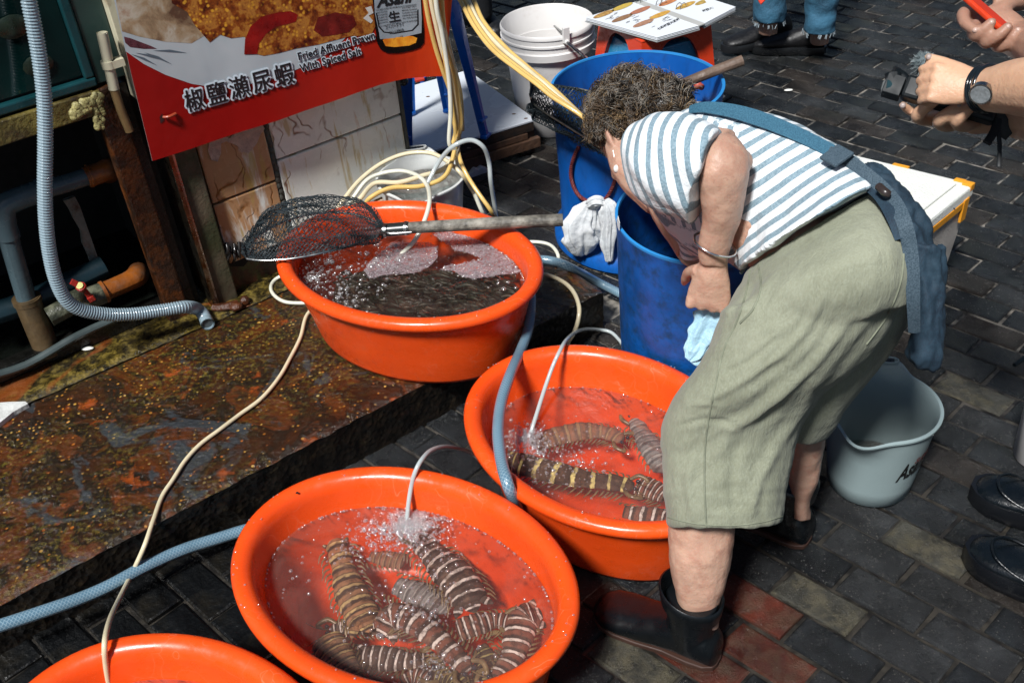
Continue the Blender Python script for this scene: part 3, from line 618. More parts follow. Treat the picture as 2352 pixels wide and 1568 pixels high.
fo = MB(); fo.poly([Z(-20, 925, LH + .012), Z(20, 922, LH + .012), Z(58, 921, LH + .012), Z(64, 926, LH + .012), Z(30, 945, LH + .012), Z(2, 968, LH + .012), Z(-20, 985, LH + .012)], .012, Vector((0, 0, 1))); solo('foam_scrap', fo, plain('white_foam', (.55, .56, .54), .6, .25, 40, .6, 120), 'torn white foam scrap on the ledge at the left edge', 'foam', bev=.002)
fo = MB(); fo.ball(Z(201, 800, LH + .008), .012, 10, 6, (1.3, .6, .3)); solo('white_shell', fo, plain('shell_white', (.7, .7, .65), .4), 'tiny white shell scrap on the mossy kerb', 'shell', smooth=60)
# ================================================================== TUBS
k = NT('orange_plastic', .3); c = k.ramp(k.noise(4, 3), [(.3, (.73, .064, .007)), (.7, (.83, .086, .009))]); scr = k.noise(45, 7, .75, 2.2, None, (1, 5, 2)); c = k.mix(k.ramp(scr, [(.62, 0.), (.72, .35)]), c, (.86, .30, .16))
c = k.mix(k.ramp(k.noise(9, 8, .7, .6), [(.60, 0.), (.72, .30)]), c, (.40, .05, .012)); sc2 = k.n('TexVoronoi', feature='DISTANCE_TO_EDGE'); sc2.inputs['Scale'].default_value = 16; wv_ = k.n('TexNoise'); wv_.inputs['Scale'].default_value = 9; k.lk(k.co, wv_.inputs[0]); k.lk(k.mix(.35, k.co, wv_.outputs[1]), sc2.inputs[0])
c = k.mix(k.math('MULTIPLY', k.ramp(sc2.outputs[0], [(0., 1.), (.012, 0.)]), k.ramp(k.noise(7, 2), [(.5, 0.), (.6, .22)])), c, (.95, .45, .28))
k.col(c); k.rough(k.ramp(k.noise(22, 7, .7), [(.35, .16), (.7, .48)])); b1 = k.bump(k.noise(160, 3), .08, .002); k.bump(k.noise(6, 3), .12, .02, b1); M_ORG = k.m
def waterm(name, tint, milk, rough=.02, wave=16, st=.35):
    k = NT(name, rough); t = k.t; t.nodes.remove(k.b)
    tr = k.n('BsdfTransparent'); tr.inputs[0].default_value = _lin(tint); gl = k.n('BsdfGlossy'); gl.inputs['Roughness'].default_value = rough; df = k.n('BsdfDiffuse'); df.inputs[0].default_value = (.55, .36, .30, 1)
    fn = k.n('Fresnel'); fn.inputs[0].default_value = 1.4; m1 = k.n('MixShader'); k.lk(k.ramp(k.noise(9, 6, .6, 1.5), [(.40, milk), (.70, min(1, milk + (.065 if milk > .025 else .04)))]), m1.inputs[0]); k.lk(tr.outputs[0], m1.inputs[1]); k.lk(df.outputs[0], m1.inputs[2])
    m2 = k.n('MixShader'); k.lk(fn.outputs[0], m2.inputs[0]); k.lk(m1.outputs[0], m2.inputs[1]); k.lk(gl.outputs[0], m2.inputs[2]); k.lk(m2.outputs[0], k.out.inputs[0])
    b = k.n('Bump'); b.inputs['Strength'].default_value = st; b.inputs['Distance'].default_value = .02; k.lk(k.noise(wave, 4, .5, .6), b.inputs['Height'])
    for x in (gl, fn): k.lk(b.outputs[0], x.inputs['Normal'])
    return k.m
M_WATER = waterm('tub_water', (.86, .76, .72), .055, .03, 22, .5); M_WATERD = waterm('dark_water', (.7, .66, .60), .015, .03, 18, .6); M_WCLEAR = waterm('clear_water', (.85, .9, .88), .12, .05, 60, .9)
k = NT('bubble', .05); t = k.t; t.nodes.remove(k.b); tr = k.n('BsdfTransparent'); gl = k.n('BsdfGlossy'); gl.inputs['Roughness'].default_value = .08; df = k.n('BsdfDiffuse'); df.inputs[0].default_value = (.85, .85, .87, 1)
lw = k.n('LayerWeight'); lw.inputs[0].default_value = .35; m1 = k.n('MixShader'); k.lk(k.math('MULTIPLY', lw.outputs[1], .7), m1.inputs[0]); k.lk(tr.outputs[0], m1.inputs[1]); k.lk(df.outputs[0], m1.inputs[2]); m2 = k.n('MixShader'); m2.inputs[0].default_value = .22; k.lk(m1.outputs[0], m2.inputs[1]); k.lk(gl.outputs[0], m2.inputs[2]); k.lk(m2.outputs[0], k.out.inputs[0]); M_BUB = k.m
k = NT('foam_white', .25); k.col((.62, .60, .62)); k.b.inputs['Alpha'].default_value = .55; M_FOAM = k.m
TUBS = {}
def tub(key, cx_, cy_, z0, a, b, ang, h, label, wl, wm=M_WATER, tap=.063):
    c = Vector((cx_, cy_, z0)); rot = math.radians(ang); t = thing('plastic_tub', label, 'tub', c, 'orange oval seafood tubs')
    prof = [(-tap - .02, 0), (-tap - .004, .004), (-tap, .014), (-tap + .012, h * .35), (-.030, h * .72), (-.022, h - .028), (-.006, h - .026), (.0, h - .018), (0, h - .008), (-.006, h - .001), (-.016, h + .001), (-.028, h - .002), (-.036, h - .011), (-.040, h - .03), (-.048, h * .6), (-tap - .012, h * .2), (-tap - .022, .018), (-tap - .04, .010), (-.19, .009)]
    m = MB(); m.lathe(c, prof, 96, rot, (a, b), cap0=True, cap1=True); part(t, 'shell', m, M_ORG, 70)
    def inset(z):   # inner wall offset at height z above base
        zs = [.018, h * .2, h * .6, h - .03]; os_ = [-tap - .022, -tap - .012, -.048, -.040]; return float(np.interp(z, zs, os_))
    w_ = MB(); off = inset(wl) - .0015; rings = []
    for q in np.linspace(1, .04, 14):
        ring = []
        for j in range(72):
            an = 2 * PI * j / 72; x, y = (a + off) * math.cos(an) * q, (b + off) * math.sin(an) * q
            p = c + Vector((x * math.cos(rot) - y * math.sin(rot), x * math.sin(rot) + y * math.cos(rot), wl)); p.z += noise.noise(p * 26) * .0012 * (1 if q < .99 else 0); ring.append(p)
        rings.append(ring)
    w_.loft(rings, cap=False); o = len(w_.v) - 72; w_.f.append(tuple(o + j for j in range(72))); w_.mi.append(0)
    part(t, 'water', w_, wm, 180)
    TUBS[key] = dict(t=t, c=c, rot=rot, a=a, b=b, wl=z0 + wl, off=off, root=t)
    return t
def in_tub(key, p, marg=0.0):
    T = TUBS[key]; d = p - T['c']; x = d.x * math.cos(T['rot']) + d.y * math.sin(T['rot']); y = -d.x * math.sin(T['rot']) + d.y * math.cos(T['rot'])
    return (x / (T['a'] + T['off'] - marg)) ** 2 + (y / (T['b'] + T['off'] - marg)) ** 2 < 1
tub('big', -.230, 1.175, 0, .328, .2395, 147.3, .22, 'orange tub nearest the camera holding a pile of banded mantis shrimps', .150)
tub('mid', -.224, 1.99, LH, .332, .245, 147.1, .22, 'orange tub full of dark prawns and foam, standing on the ledge', .168, M_WATERD)
tub('right', .165, 1.488, 0, .314, .2395, -46.7, .22, 'orange tub between the striped-shirt woman and the blue drum', .135)
tub('left', -.57, .81, 0, .33, .245, 140, .22, 'orange tub cut off by the bottom left edge, its water still', .15)
def bubbles(key, spots, name='bubble_cluster', zb=.0):
    m = MB(); T = TUBS[key]
    for x, y, rad, n, r0, r1 in spots:
        for i in range(n):
            a = rnd.uniform(0, 2 * PI); q = rad * (abs(rnd.gauss(0, .55)) if n > 100 else math.sqrt(rnd.random())); p = Z(x, y, T['wl']) + Vector((math.cos(a) * q, math.sin(a) * q, 0))
            if not in_tub(key, p, .003): continue
            r_ = (r0 + (r1 - r0) * rnd.random() ** 2.2) * (1 if rnd.random() < .85 else 1.5); m.ball(p + Vector((0, 0, zb * rnd.random())), r_ * .85, 7, 5, (1, 1, .75))
    o = part(T['root'], name, m, M_BUB, 180, kind='stuff', recalc=False)
    return o
def edge_bub(key, a0, a1, n, r0=.0015, r1=.003):
    m = MB(); T = TUBS[key]
    for i in range(n):
        an = rnd.uniform(a0, a1); x, y = (T['a'] + T['off'] - .002) * math.cos(an), (T['b'] + T['off'] - .002) * math.sin(an)
        p = Vector((T['c'].x + x * math.cos(T['rot']) - y * math.sin(T['rot']), T['c'].y + x * math.sin(T['rot']) + y * math.cos(T['rot']), T['wl'])); m.ball(p, rnd.uniform(r0, r1), 6, 4)
    part(T['root'], 'edge_bubbles', m, M_BUB, 180, kind='stuff', recalc=False)
bubbles('big', [(938, 1205, .055, 900, .0015, .0045), (880, 1215, .09, 420, .0012, .004), (985, 1205, .08, 380, .0012, .004), (820, 1250, .05, 90, .001, .004), (1000, 1280, .05, 60, .001, .004), (950, 1400, .2, 300, .001, .0042), (1000, 1480, .12, 90, .001, .003), (700, 1290, .08, 25, .001, .004), (1000, 1520, .06, 120, .001, .003)])
splash = lambda key, x, y, rad, n, h: bubbles(key, [(x, y, rad, n, .0012, .0035)], 'splash_froth', h)
splash('big', 935, 1205, .042, 420, .005); edge_bub('big', 0, 6.28, 170)
bubbles('right', [(1205, 1010, .055, 560, .0012, .004), (1240, 1040, .09, 260, .001, .0035), (1330, 1060, .16, 200, .001, .0038), (1250, 1120, .1, 60, .001, .003)])
splash('right', 1215, 1000, .034, 260, .004); edge_bub('right', 0, 6.28, 110)
edge_bub('mid', 0, 6.28, 200)
# foam raft on the middle tub
def raft(key, polys, n):
    m = MB(); T = TUBS[key]
    from mathutils.geometry import intersect_point_tri_2d
    for poly, n in polys:
        xs = [p[0] for p in poly]; ys = [p[1] for p in poly]; tri = tessellate_polygon([[Vector((a, b, 0)) for a, b in poly]]); c_ = 0; guard = 0
        while c_ < n and guard < n * 8:
            guard += 1; x, y = rnd.uniform(min(xs), max(xs)), rnd.uniform(min(ys), max(ys))
            x2, y2 = x + rnd.gauss(0, 2), y + rnd.gauss(0, 2)
            if not any(intersect_point_tri_2d(Vector((x, y)), *[Vector(poly[i]) for i in t]) for t in tri): continue
            p = Z(x2, y2, T['wl'])
            if in_tub(key, p, .002): m.ball(p, rnd.choice((.0009, .0011, .0014, .0018, .0026)), 6, 4, (1, 1, .7)); c_ += 1
    part(T['root'], 'foam_bubbles', m, M_BUB, 180, kind='stuff', recalc=False)
    # a thin film under them
    for poly, _ in polys:
        m = MB(); P3 = []
        for i in range(len(poly)):
            a, b = Vector(poly[i]), Vector(poly[(i + 1) % len(poly)])
            for q in range(4):
                u = a.lerp(b, q / 4) + Vector((rnd.gauss(0, 1.2), rnd.gauss(0, 1.2))); p = Z(u.x, u.y, T['wl'] + .0014)
                for _k in range(12):
                    if in_tub(key, p, .004): break
                    p = p.lerp(Vector((T['c'].x, T['c'].y, p.z)), .03)
                P3.append(p)
        m.poly(P3, 0, Vector((0, 0, 1))); part(T['root'], 'foam_film', m, M_FILM)
k = NT('foam_film', .3); c = k.ramp(k.vor(420), [(.1, (.75, .72, .75)), (.45, (.30, .22, .24))]); k.col(c); k.lk(k.ramp(k.noise(120, 4), [(.35, .25), (.6, .62)]), k.b.inputs['Alpha']); k.bump(k.vor(420), .8, .003); M_FILM = k.m
raft('mid', [([(990, 536), (1040, 532), (1080, 536), (1120, 556), (1160, 582), (1190, 606), (1200, 622), (1180, 628), (1150, 630), (1120, 636), (1085, 640), (1060, 634), (1045, 622), (1010, 620), (1025, 610), (1060, 606), (1085, 600), (1110, 596), (1090, 585), (1050, 575), (1020, 556)], 2600),
             ([(900, 560), (940, 556), (985, 556), (1004, 566), (1006, 590), (985, 612), (960, 625), (925, 628), (880, 632), (850, 640), (835, 620), (850, 600), (875, 580)], 1500)], 0)
bubbles('mid', [(760, 600, .12, 260, .0015, .005), (720, 640, .07, 200, .0015, .004), (880, 585, .06, 60, .003, .009), (820, 650, .08, 90, .0015, .004), (950, 660, .16, 60, .001, .003), (1160, 640, .05, 20, .002, .005), (790, 690, .05, 60, .002, .006)])

m = MB(); q = Z(682, 1131, .2215); m.ball(q, .0028, 8, 4, (1, 1, .3)); part(TUBS['big']['root'], 'drain_hole', m, plain('hole_black', (.003, .002, .002), .8))

m = MB()   # drops of water on the rims
for key in ('big', 'right', 'mid'):
    T = TUBS[key]; m = MB()
    for i in range(60):
        an = rnd.uniform(0, 6.28); off = rnd.uniform(-.03, -.004); x, y = (T['a'] + off) * math.cos(an), (T['b'] + off) * math.sin(an); h_ = .2205 + (T['c'].z)
        m.ball(Vector((T['c'].x + x * math.cos(T['rot']) - y * math.sin(T['rot']), T['c'].y + x * math.sin(T['rot']) + y * math.cos(T['rot']), h_)), rnd.uniform(.0008, .0022), 7, 4, (1, 1, .5))
    part(T['root'], 'rim_droplets', m, M_BUB, 180, kind='stuff', recalc=False)
# ================================================================== MANTIS SHRIMPS
def m_shrimp(name, dark, mid, line, amt=1.0, milk=0.0):
    k = NT(name, .75); k.b.inputs['Specular IOR Level'].default_value = .15; uv = k.tc.outputs['UV']; sp = k.n('SeparateXYZ'); k.lk(uv, sp.inputs[0])
    wob = k.math('MULTIPLY', k.math('SUBTRACT', k.noise(60, 4), .5), .35); fr_ = k.math('FRACT', k.math('ADD', sp.outputs[1], wob))
    c = k.ramp(fr_, [(0., dark), (.20, dark), (.32, mid), (.62, mid), (.72, dark), (.76, line), (.94, line), (1., dark)])
    blot = k.ramp(k.noise(75, 5, .7), [(.50, 0.), (.60, .6)]); c = k.mix(blot, c, dark); c = k.mix(k.ramp(k.noise(40, 5), [(.55, 0.), (.7, .5)]), c, (.32, .22, .15))
    c = k.mix(.08 + milk, c, (.36, .25, .20))
    k.col(c); k.bump(k.noise(160, 4), .25, .002); return k.m
MS = [m_shrimp('shrimp_brown', (.022, .016, .015), (.20, .075, .05), (.80, .80, .76)), m_shrimp('shrimp_amber', (.03, .02, .014), (.36, .20, .10), (.55, .44, .20)), m_shrimp('shrimp_dark', (.012, .012, .014), (.07, .055, .05), (.80, .80, .76)),
      m_shrimp('shrimp_olive', (.02, .02, .014), (.07, .065, .04), (.40, .38, .15)), m_shrimp('shrimp_pale', (.10, .12, .13), (.24, .28, .29), (.36, .40, .40)), m_shrimp('shrimp_yellow', (.02, .013, .010), (.06, .035, .022), (.80, .76, .30)), m_shrimp('shrimp_faded', (.05, .025, .02), (.26, .11, .05), (.34, .26, .12), milk=.25)]
MEYE = plain('shrimp_eye', (.02, .03, .05), .1, .2); MCL = plain('shrimp_limb', (.20, .16, .08), .3, .6, 60)
def shrimp(key, pts, wpx, z, mi, label, fan=True, head=True, segs=8.5):
    T = TUBS[key]; P = [Z(x, y, z + (T['c'].z) + dz) for x, y, dz in [(p + (0,))[:3] for p in pts]]; cl = crom(P, 14); n = len(cl)
    wid = wpx / FOC * (RM.transposed() @ (cl[n // 2] - Vector((0, 0, CAMH)))).z / 2
    root = thing('mantis_shrimp', label, 'mantis shrimp', Vector((cl[n // 2].x, cl[n // 2].y, cl[n // 2].z - wid * .5)), 'live banded mantis shrimps in the tubs')
    def ring(c, t, w_, h_, m_=14):
        s_ = t.cross(Vector((0, 0, 1))).normalized(); u_ = s_.cross(t).normalized()
        return [c + s_ * (math.cos(2 * PI * j / m_) * w_) + u_ * (math.sin(2 * PI * j / m_) * h_ * (1 if math.sin(2 * PI * j / m_) > 0 else .5)) for j in range(m_)]
    N_ = 76; rings = []; vv = []
    for i in range(N_):
        t = i / (N_ - 1); x = t * (n - 1); a = int(min(x, n - 2)); c = cl[a].lerp(cl[a + 1], x - a); tg = (cl[min(a + 2, n - 1)] - cl[max(a - 1, 0)]).normalized()
        env = np.interp(t, [0, .08, .2, .3, .55, .85, .95, 1], [.35, .62, .72, .66, .96, 1, .9, .55]); f = (t * segs) % 1; env *= (1 - .07 * (1 - f) ** 2 + .05 * (f ** 6)) * (1 + .02 * math.sin(i))
        rings.append(ring(c, tg, wid * env, wid * .62 * env)); vv.append(t * segs)
    hi = int(N_ * .24)
    def lo(rs, v0):
        m_ = MB(); m_.loft(rs); m_.uv = [(j / 14, vv[v0 + i]) for i in range(len(rs)) for j in range(14)]; return m_
    part(root, 'abdomen', lo(rings[hi:], hi), MS[mi], 50)
    if head: part(root, 'carapace', lo(rings[:hi + 1], 0), MS[mi], 60)
    fm = MB()
    for i in range(6, n - 4, 3):
        tg = (cl[i + 1] - cl[i - 1]).normalized(); sd_ = tg.cross(Vector((0, 0, 1))).normalized()
        for sgn in (-1, 1):
            a_ = cl[i] + sd_ * (sgn * wid * .78) - Vector((0, 0, wid * .1)); ln_ = wid * rnd.uniform(.35, .6); fm.tube([a_, a_ + sd_ * (sgn * ln_ * .6) + tg * (ln_ * .3), a_ + sd_ * (sgn * ln_) + tg * (ln_ * .9) - Vector((0, 0, ln_ * .4))], [.0022, .0020, .0006], 5, 3, flat=.5)
    part(root, 'swimming_legs', fm, MCL, 60, kind='stuff')
    t0 = (cl[0] - cl[3]).normalized(); s0 = t0.cross(Vector((0, 0, 1))).normalized(); hd = cl[0]
    if head:
        for sgn in (-1, 1):
            m_ = MB(); m_.ball(hd + t0 * .006 + s0 * (sgn * wid * .35) + Vector((0, 0, wid * .25)), .0045, 8, 6); part(root, 'eye', m_, MEYE, 60)
            m_ = MB(); a = hd - t0 * .012 + s0 * (sgn * wid * .6); m_.tube([a, a + s0 * (sgn * .012) + t0 * .016 + Vector((0, 0, .004)), a + s0 * (sgn * .006) + t0 * .036, a + s0 * (-sgn * .002) + t0 * .026], [.004, .005, .004, .001], 7, 5); part(root, 'raptorial_claw', m_, MCL, 60)
            m_ = MB(); a = hd + t0 * .004 + s0 * (sgn * wid * .2); m_.tube([a, a + t0 * .02 + s0 * (sgn * .008), a + t0 * .04 + s0 * (sgn * .022) + Vector((0, 0, .004))], [.0014, .0005], 5, 5); part(root, 'antenna', m_, MCL, 60)
    if fan:
        te = (cl[-1] - cl[-4]).normalized(); se = te.cross(Vector((0, 0, 1))).normalized(); e = cl[-1]
        for sgn, ln, wd in ((0, .028, .016), (-1, .03, .009), (1, .03, .009)):
            d_ = (te + se * (sgn * .75)).normalized(); q = e + se * (sgn * wid * .5); m_ = MB(); rr = []
            for i in range(7): tt = i / 6; rr.append(ring(q + d_ * (ln * tt) - te * .006, d_, wd * math.sin(PI * (.2 + .75 * tt)), .0028, 8))
            m_.loft(rr); m_.uv = [(j / 8, i * .25) for i in range(7) for j in range(8)]; part(root, 'tail_fan' if sgn == 0 else 'uropod', m_, MS[mi], 50)
    return root
shrimp('big', [(882, 1335, .0), (925, 1350, .0), (975, 1372, .0), (1010, 1392, .0)], 74, .062, 4, 'pale blue grey mantis shrimp lying belly up in the centre of the near tub', head=False)
shrimp('big', [(768, 1238), (785, 1290), (800, 1345, .004), (825, 1400, .008), (840, 1430, .008)], 80, .085, 1, 'amber mantis shrimp stretched upright at the left of the near tub')
shrimp('big', [(962, 1228), (985, 1262), (1020, 1300, .004), (1058, 1340, .008), (1082, 1385, .008)], 90, .088, 2, 'dark mantis shrimp with crisp white lines just below the bubbling air hose')
shrimp('big', [(1075, 1540, .0), (1040, 1500, .003), (1000, 1462, .004), (950, 1425, .003), (905, 1415, 0), (885, 1440, -.01)], 72, .105, 0, 'red brown mantis shrimp with white bands arching across the middle of the pile')
shrimp('big', [(835, 1585), (800, 1545), (772, 1505, .003), (748, 1468)], 82, .085, 1, 'amber mantis shrimp against the near left wall of the near tub', fan=False)
shrimp('big', [(985, 1515), (935, 1518), (880, 1512, .0), (830, 1512)], 66, .07, 2, 'dark mantis shrimp with two broad pale bands, lying crosswise at the bottom of the pile')
shrimp('big', [(1140, 1560), (1172, 1520), (1188, 1470, .004), (1200, 1425), (1225, 1412)], 78, .095, 0, 'mauve brown mantis shrimp curled against the near right wall of the near tub')
shrimp('big', [(1170, 1428), (1135, 1425), (1090, 1435, .004), (1050, 1450)], 62, .10, 0, 'small brown mantis shrimp with yellow tipped bands lying over the right of the pile', fan=False)
shrimp('big', [(1080, 1470), (1110, 1500), (1125, 1540), (1120, 1575)], 66, .075, 3, 'olive mantis shrimp half buried between the curled and the arched ones', head=False)
shrimp('big', [(760, 1448, .0), (800, 1440), (850, 1435), (900, 1440)], 52, .05, 2, 'dark mantis shrimp under the tail of the upright amber one')
shrimp('big', [(830, 1275, .0), (880, 1282), (930, 1290)], 46, .05, 6, 'faded brown mantis shrimp under the bubbles at the top of the near tub', fan=False, head=False)
shrimp('big', [(1000, 1545), (1040, 1560), (1080, 1590)], 56, .09, 3, 'yellow olive mantis shrimp at the bottom edge of the picture')
shrimp('big', [(905, 1580), (950, 1560), (990, 1570)], 60, .08, 0, 'brown mantis shrimp whose back just shows at the near rim', head=False)
shrimp('right', [(1430, 1012), (1395, 995), (1345, 990, .004), (1290, 1000), (1240, 1015)], 58, .075, 6, 'orange banded mantis shrimp blurred under water at the far side of the right tub')
shrimp('right', [(1458, 962), (1475, 995), (1500, 1035, .004), (1530, 1080)], 60, .08, 4, 'greyish mantis shrimp beside the trouser leg in the right tub', fan=False)
shrimp('right', [(1455, 1118), (1405, 1108), (1340, 1100, .006), (1270, 1085, .004), (1205, 1068), (1175, 1062)], 68, .09, 5, 'black mantis shrimp with bright yellow bands in the right tub')
shrimp('right', [(1545, 1150), (1510, 1130), (1465, 1112)], 62, .075, 0, 'brown mantis shrimp between the yellow banded one and the trouser leg', head=False, fan=False)
shrimp('right', [(1400, 1168), (1450, 1178), (1520, 1190), (1560, 1200)], 56, .085, 0, 'brown mantis shrimp along the near wall of the right tub', head=False)
# dark prawns in the middle tub
m = MB(); T = TUBS['mid']
for i in range(420):
    x, y = rnd.uniform(780, 1190), rnd.uniform(628, 715)
    p = Z(x, y, T['wl'] - rnd.uniform(.006, .05))
    if not in_tub('mid', p, .02): continue
    a = rnd.uniform(-.6, .6) + 2.5; d_ = Vector((math.cos(a), math.sin(a), 0)); s_ = Vector((-d_.y, d_.x, 0)); ln = rnd.uniform(.03, .06)
    m.tube([p - d_ * ln / 2, p + s_ * rnd.uniform(-.01, .01), p + d_ * ln / 2 + Vector((0, 0, -.006))], [.001, .0065, .002], 6, 3, mi=rnd.choice((0, 0, 0, 1, 2)))
part(T['root'], 'prawn_mass', m, [plain('prawn_dark', (.014, .018, .014), .5, .6, 50), plain('prawn_brown', (.045, .03, .018), .5, .6, 50), plain('prawn_green', (.022, .032, .024), .5, .5, 60)], 60, kind='stuff')
m = MB(); rings = []
for q in (1, .7, .3, .05):
    rings.append([T['c'] + Vector(((T['a'] - .1) * q * math.cos(a) * math.cos(T['rot']) - (T['b'] - .1) * q * math.sin(a) * math.sin(T['rot']), (T['a'] - .1) * q * math.cos(a) * math.sin(T['rot']) + (T['b'] - .1) * q * math.sin(a) * math.cos(T['rot']), .10 + (1 - q) * .02 + noise.noise(Vector((math.cos(a) * 3, math.sin(a) * 3, q * 4))) * .02)) - V * .03 for a in np.linspace(0, 2 * PI, 40, endpoint=False)])
m.loft(rings, cap=False); part(T['root'], 'prawn_bed', m, plain('prawn_bed', (.012, .014, .010), .3, .8, 45, 1, 90, 0, (.05, .035, .02), 60, .45), 60, kind='stuff')
# ================================================================== NETS
M_NET = plain('net_cord', (.014, .023, .028), .6, .4, 40); M_WOOD = plain('weathered_handle', (.27, .25, .21), .6, .35, 14, .5, 140, 0, (.06, .055, .045), 26, .5); M_WIRE = plain('galvanised_wire', (.42, .43, .42), .25, .25, 20, 0, 60, 1.0)
def net_sheet(mb, grid, r_, diag=True):
    H_, W_ = len(grid), len(grid[0])
    def strand(a, b):
        d_ = (b - a); 
        if d_.length < 1e-5: return
        d_.normalize(); s_ = d_.cross(Vector((.3, .2, .93))).normalized(); u_ = d_.cross(s_)
        vs = [p + (s_ * math.cos(k_) + u_ * math.sin(k_)) * r_ for p in (a, b) for k_ in (0, 2.1, 4.2)]; mb.add(vs, [(0, 1, 4, 3), (1, 2, 5, 4), (2, 0, 3, 5)])
    for i in range(H_ - 1):
        for j in range(W_ - 1):
            if (i + j) % 2 == 0: strand(grid[i][j], grid[i + 1][j + 1])
            else: strand(grid[i][j + 1], grid[i + 1][j])
def net_patch(front, back, nz_amp, bulge, W_, H_, seed, lift=0):
    F, B_ = crom(front, 20), crom(back, 20); g = []
    for i in range(H_):
        v = i / (H_ - 1); row = []
        for j in range(W_):
            u = j / (W_ - 1) + ((.5 / W_) if i % 2 else 0); u = min(1, u)
            a = F[min(int(u * (len(F) - 1)), len(F) - 1)]; b = B_[min(int(u * (len(B_) - 1)), len(B_) - 1)]
            vv = v + .05 * math.sin(u * 9 + seed) * math.sin(PI * v); p = a.lerp(b, vv); nz = noise.noise_vector(Vector((u * 5, v * 3, seed)))
            fold = noise.noise(Vector((u * 4 + v * 2, v * 7, seed * 3)))
            row.append(p + Vector((nz.x, nz.y, nz.z)) * nz_amp * math.sin(PI * min(1, v * 1.1)) + Vector((0, 0, bulge * math.sin(PI * v) + fold * nz_amp * 1.2 * math.sin(PI * v) + lift)))
        g.append(row)
    return g
ln_ = thing('landing_net', 'hand net with wooden handle lying across the tub of dark prawns', 'hand net', Z(900, 530, .35), 'hand nets with wooden handles')
NZ = .352
frontp = [Z(x, y, NZ) for x, y in [(567, 594), (600, 598), (650, 596), (700, 589), (760, 576), (810, 562), (850, 547), (882, 532)]]
hoopb = [Z(x, y, z) for x, y, z in [(567, 594, NZ), (566, 580, NZ + .01), (590, 545, NZ + .01), (650, 510, NZ + .01), (730, 490, NZ + .01), (810, 492, NZ + .01), (862, 510, NZ + .005), (882, 528, NZ)]]
m = MB(); m.tube(frontp, .0028, 8, 6); m.tube(hoopb, .0028, 8, 6); part(ln_, 'hoop', m, M_WIRE, 60)
topo = [Z(x, y, z) for x, y, z in [(566, 588, .36), (570, 556, .37), (588, 520, .39), (622, 482, .41), (672, 456, .42), (735, 450, .43), (800, 456, .42), (845, 470, .40), (866, 498, .38), (876, 526, .36)]]
m = MB(); net_sheet(m, net_patch(frontp, topo, .014, .018, 78, 34, 1.3), .00095); net_sheet(m, net_patch(hoopb, topo, .018, .012, 78, 18, 5.1), .0008)
mid_ = [Z(x, y, z) for x, y, z in [(572, 580, .37), (600, 540, .40), (650, 500, .41), (720, 500, .42), (790, 515, .42), (835, 535, .40), (860, 540, .38), (874, 532, .36)]]
net_sheet(m, net_patch(mid_[:5], topo[:6], .020, .012, 46, 16, 8.7), .00095); net_sheet(m, net_patch(frontp, mid_, .015, -.012, 78, 14, 3.1), .00095); 
part(ln_, 'net_mesh', m, M_NET, kind='stuff', recalc=False)
hz = .368
m = MB(); m.tube([Z(882, 529, hz - .004), Z(930, 524, hz), Z(1110, 514, hz), Z(1293, 505, hz)], [.0125, .0135, .0145, .0145], 18, 8); part(ln_, 'handle', m, M_WOOD, 40)
m = MB(); m.tube([Z(880, 529, hz - .003), Z(940, 524, hz)], .0155, 18, 2, smooth=False); part(ln_, 'rubber_sleeve', m, plain('black_sleeve', (.015, .02, .02), .3, .3), 40)
m = MB()
for x in (886, 933): m.tube([Z(x - 3, 529 - (x - 886) * .1, hz), Z(x + 3, 529 - (x - 886) * .1, hz)], .0168, 18, 1, smooth=False)
m.tube([Z(862, 541, NZ + .002), Z(884, 534, hz + .010), Z(900, 536, hz + .012), Z(945, 533, hz + .012)], .003, 8, 5); m.tube([Z(876, 522, NZ), Z(890, 522, hz + .004), Z(930, 516, hz + .004)], .003, 8, 5)
part(ln_, 'clamp', m, M_WIRE, 50)
# drums
k = NT('blue_drum_plastic', .35); c = k.ramp(k.noise(10, 5, .6, 0, None, (1, 1, .25)), [(.3, (.003, .070, .30)), (.7, (.005, .105, .42))]); c = k.mix(k.ramp(k.noise(26, 7, .7, .5, None, (1, 1, .55)), [(.5, 0.), (.68, .5)]), c, (.008, .03, .10)); c = k.mix(k.ramp(k.noise(70, 4, .6, 1, None, (3, 3, .4)), [(.72, 0.), (.76, .25)]), c, (.03, .16, .5))
k.col(c); k.rough(k.ramp(k.noise(14, 4), [(.35, .28), (.7, .5)])); k.bump(k.noise(8, 4), .12, .02); M_BLUE = k.m
M_BLUED = plain('blue_drum_scuffed', (.003, .075, .30), .45, .35, 18, .3, 60, 0, (.004, .035, .09), 34, .42); M_BRIM = plain('cut_blue_rim', (.02, .22, .55), .5, .2)
D1, D2 = Vector((.392, 2.553, 0)), Vector((.442, 1.832, 0))
d1 = thing('blue_drum', 'larger cut blue drum behind the woman with maroon rope handle', 'drum', D1, 'cut blue plastic drums')
m = MB(); m.lathe(D1, [(.232, 0), (.238, .004), (.238, .030), (.222, .044), (.215, .06), (.217, .2), (.222, .30), (.226, .42), (.231, .452), (.224, .454), (.219, .42), (.212, .25), (.205, .05), (.2, .012)], 72, cap1=True); part(d1, 'shell', m, M_BLUE, 50)
m = MB(); m.lathe(D1, [(.2305, .4505), (.2312, .4545), (.2235, .4555), (.2225, .4505)], 72, cap0=False); part(d1, 'cut_rim', m, M_BRIM, 60)
m = MB(); m.lathe(D1, [(.212, .33), (.15, .331), (.05, .33)], 48, cap0=False, cap1=True); part(d1, 'water', m, M_WCLEAR, 180)
m = MB()
for i in range(60): q = Z(rnd.uniform(1575, 1650), rnd.uniform(205, 245), .335 + rnd.uniform(-.01, .01)); m.ball(q, rnd.uniform(.006, .014), 7, 5, (1.6, .8, .5))
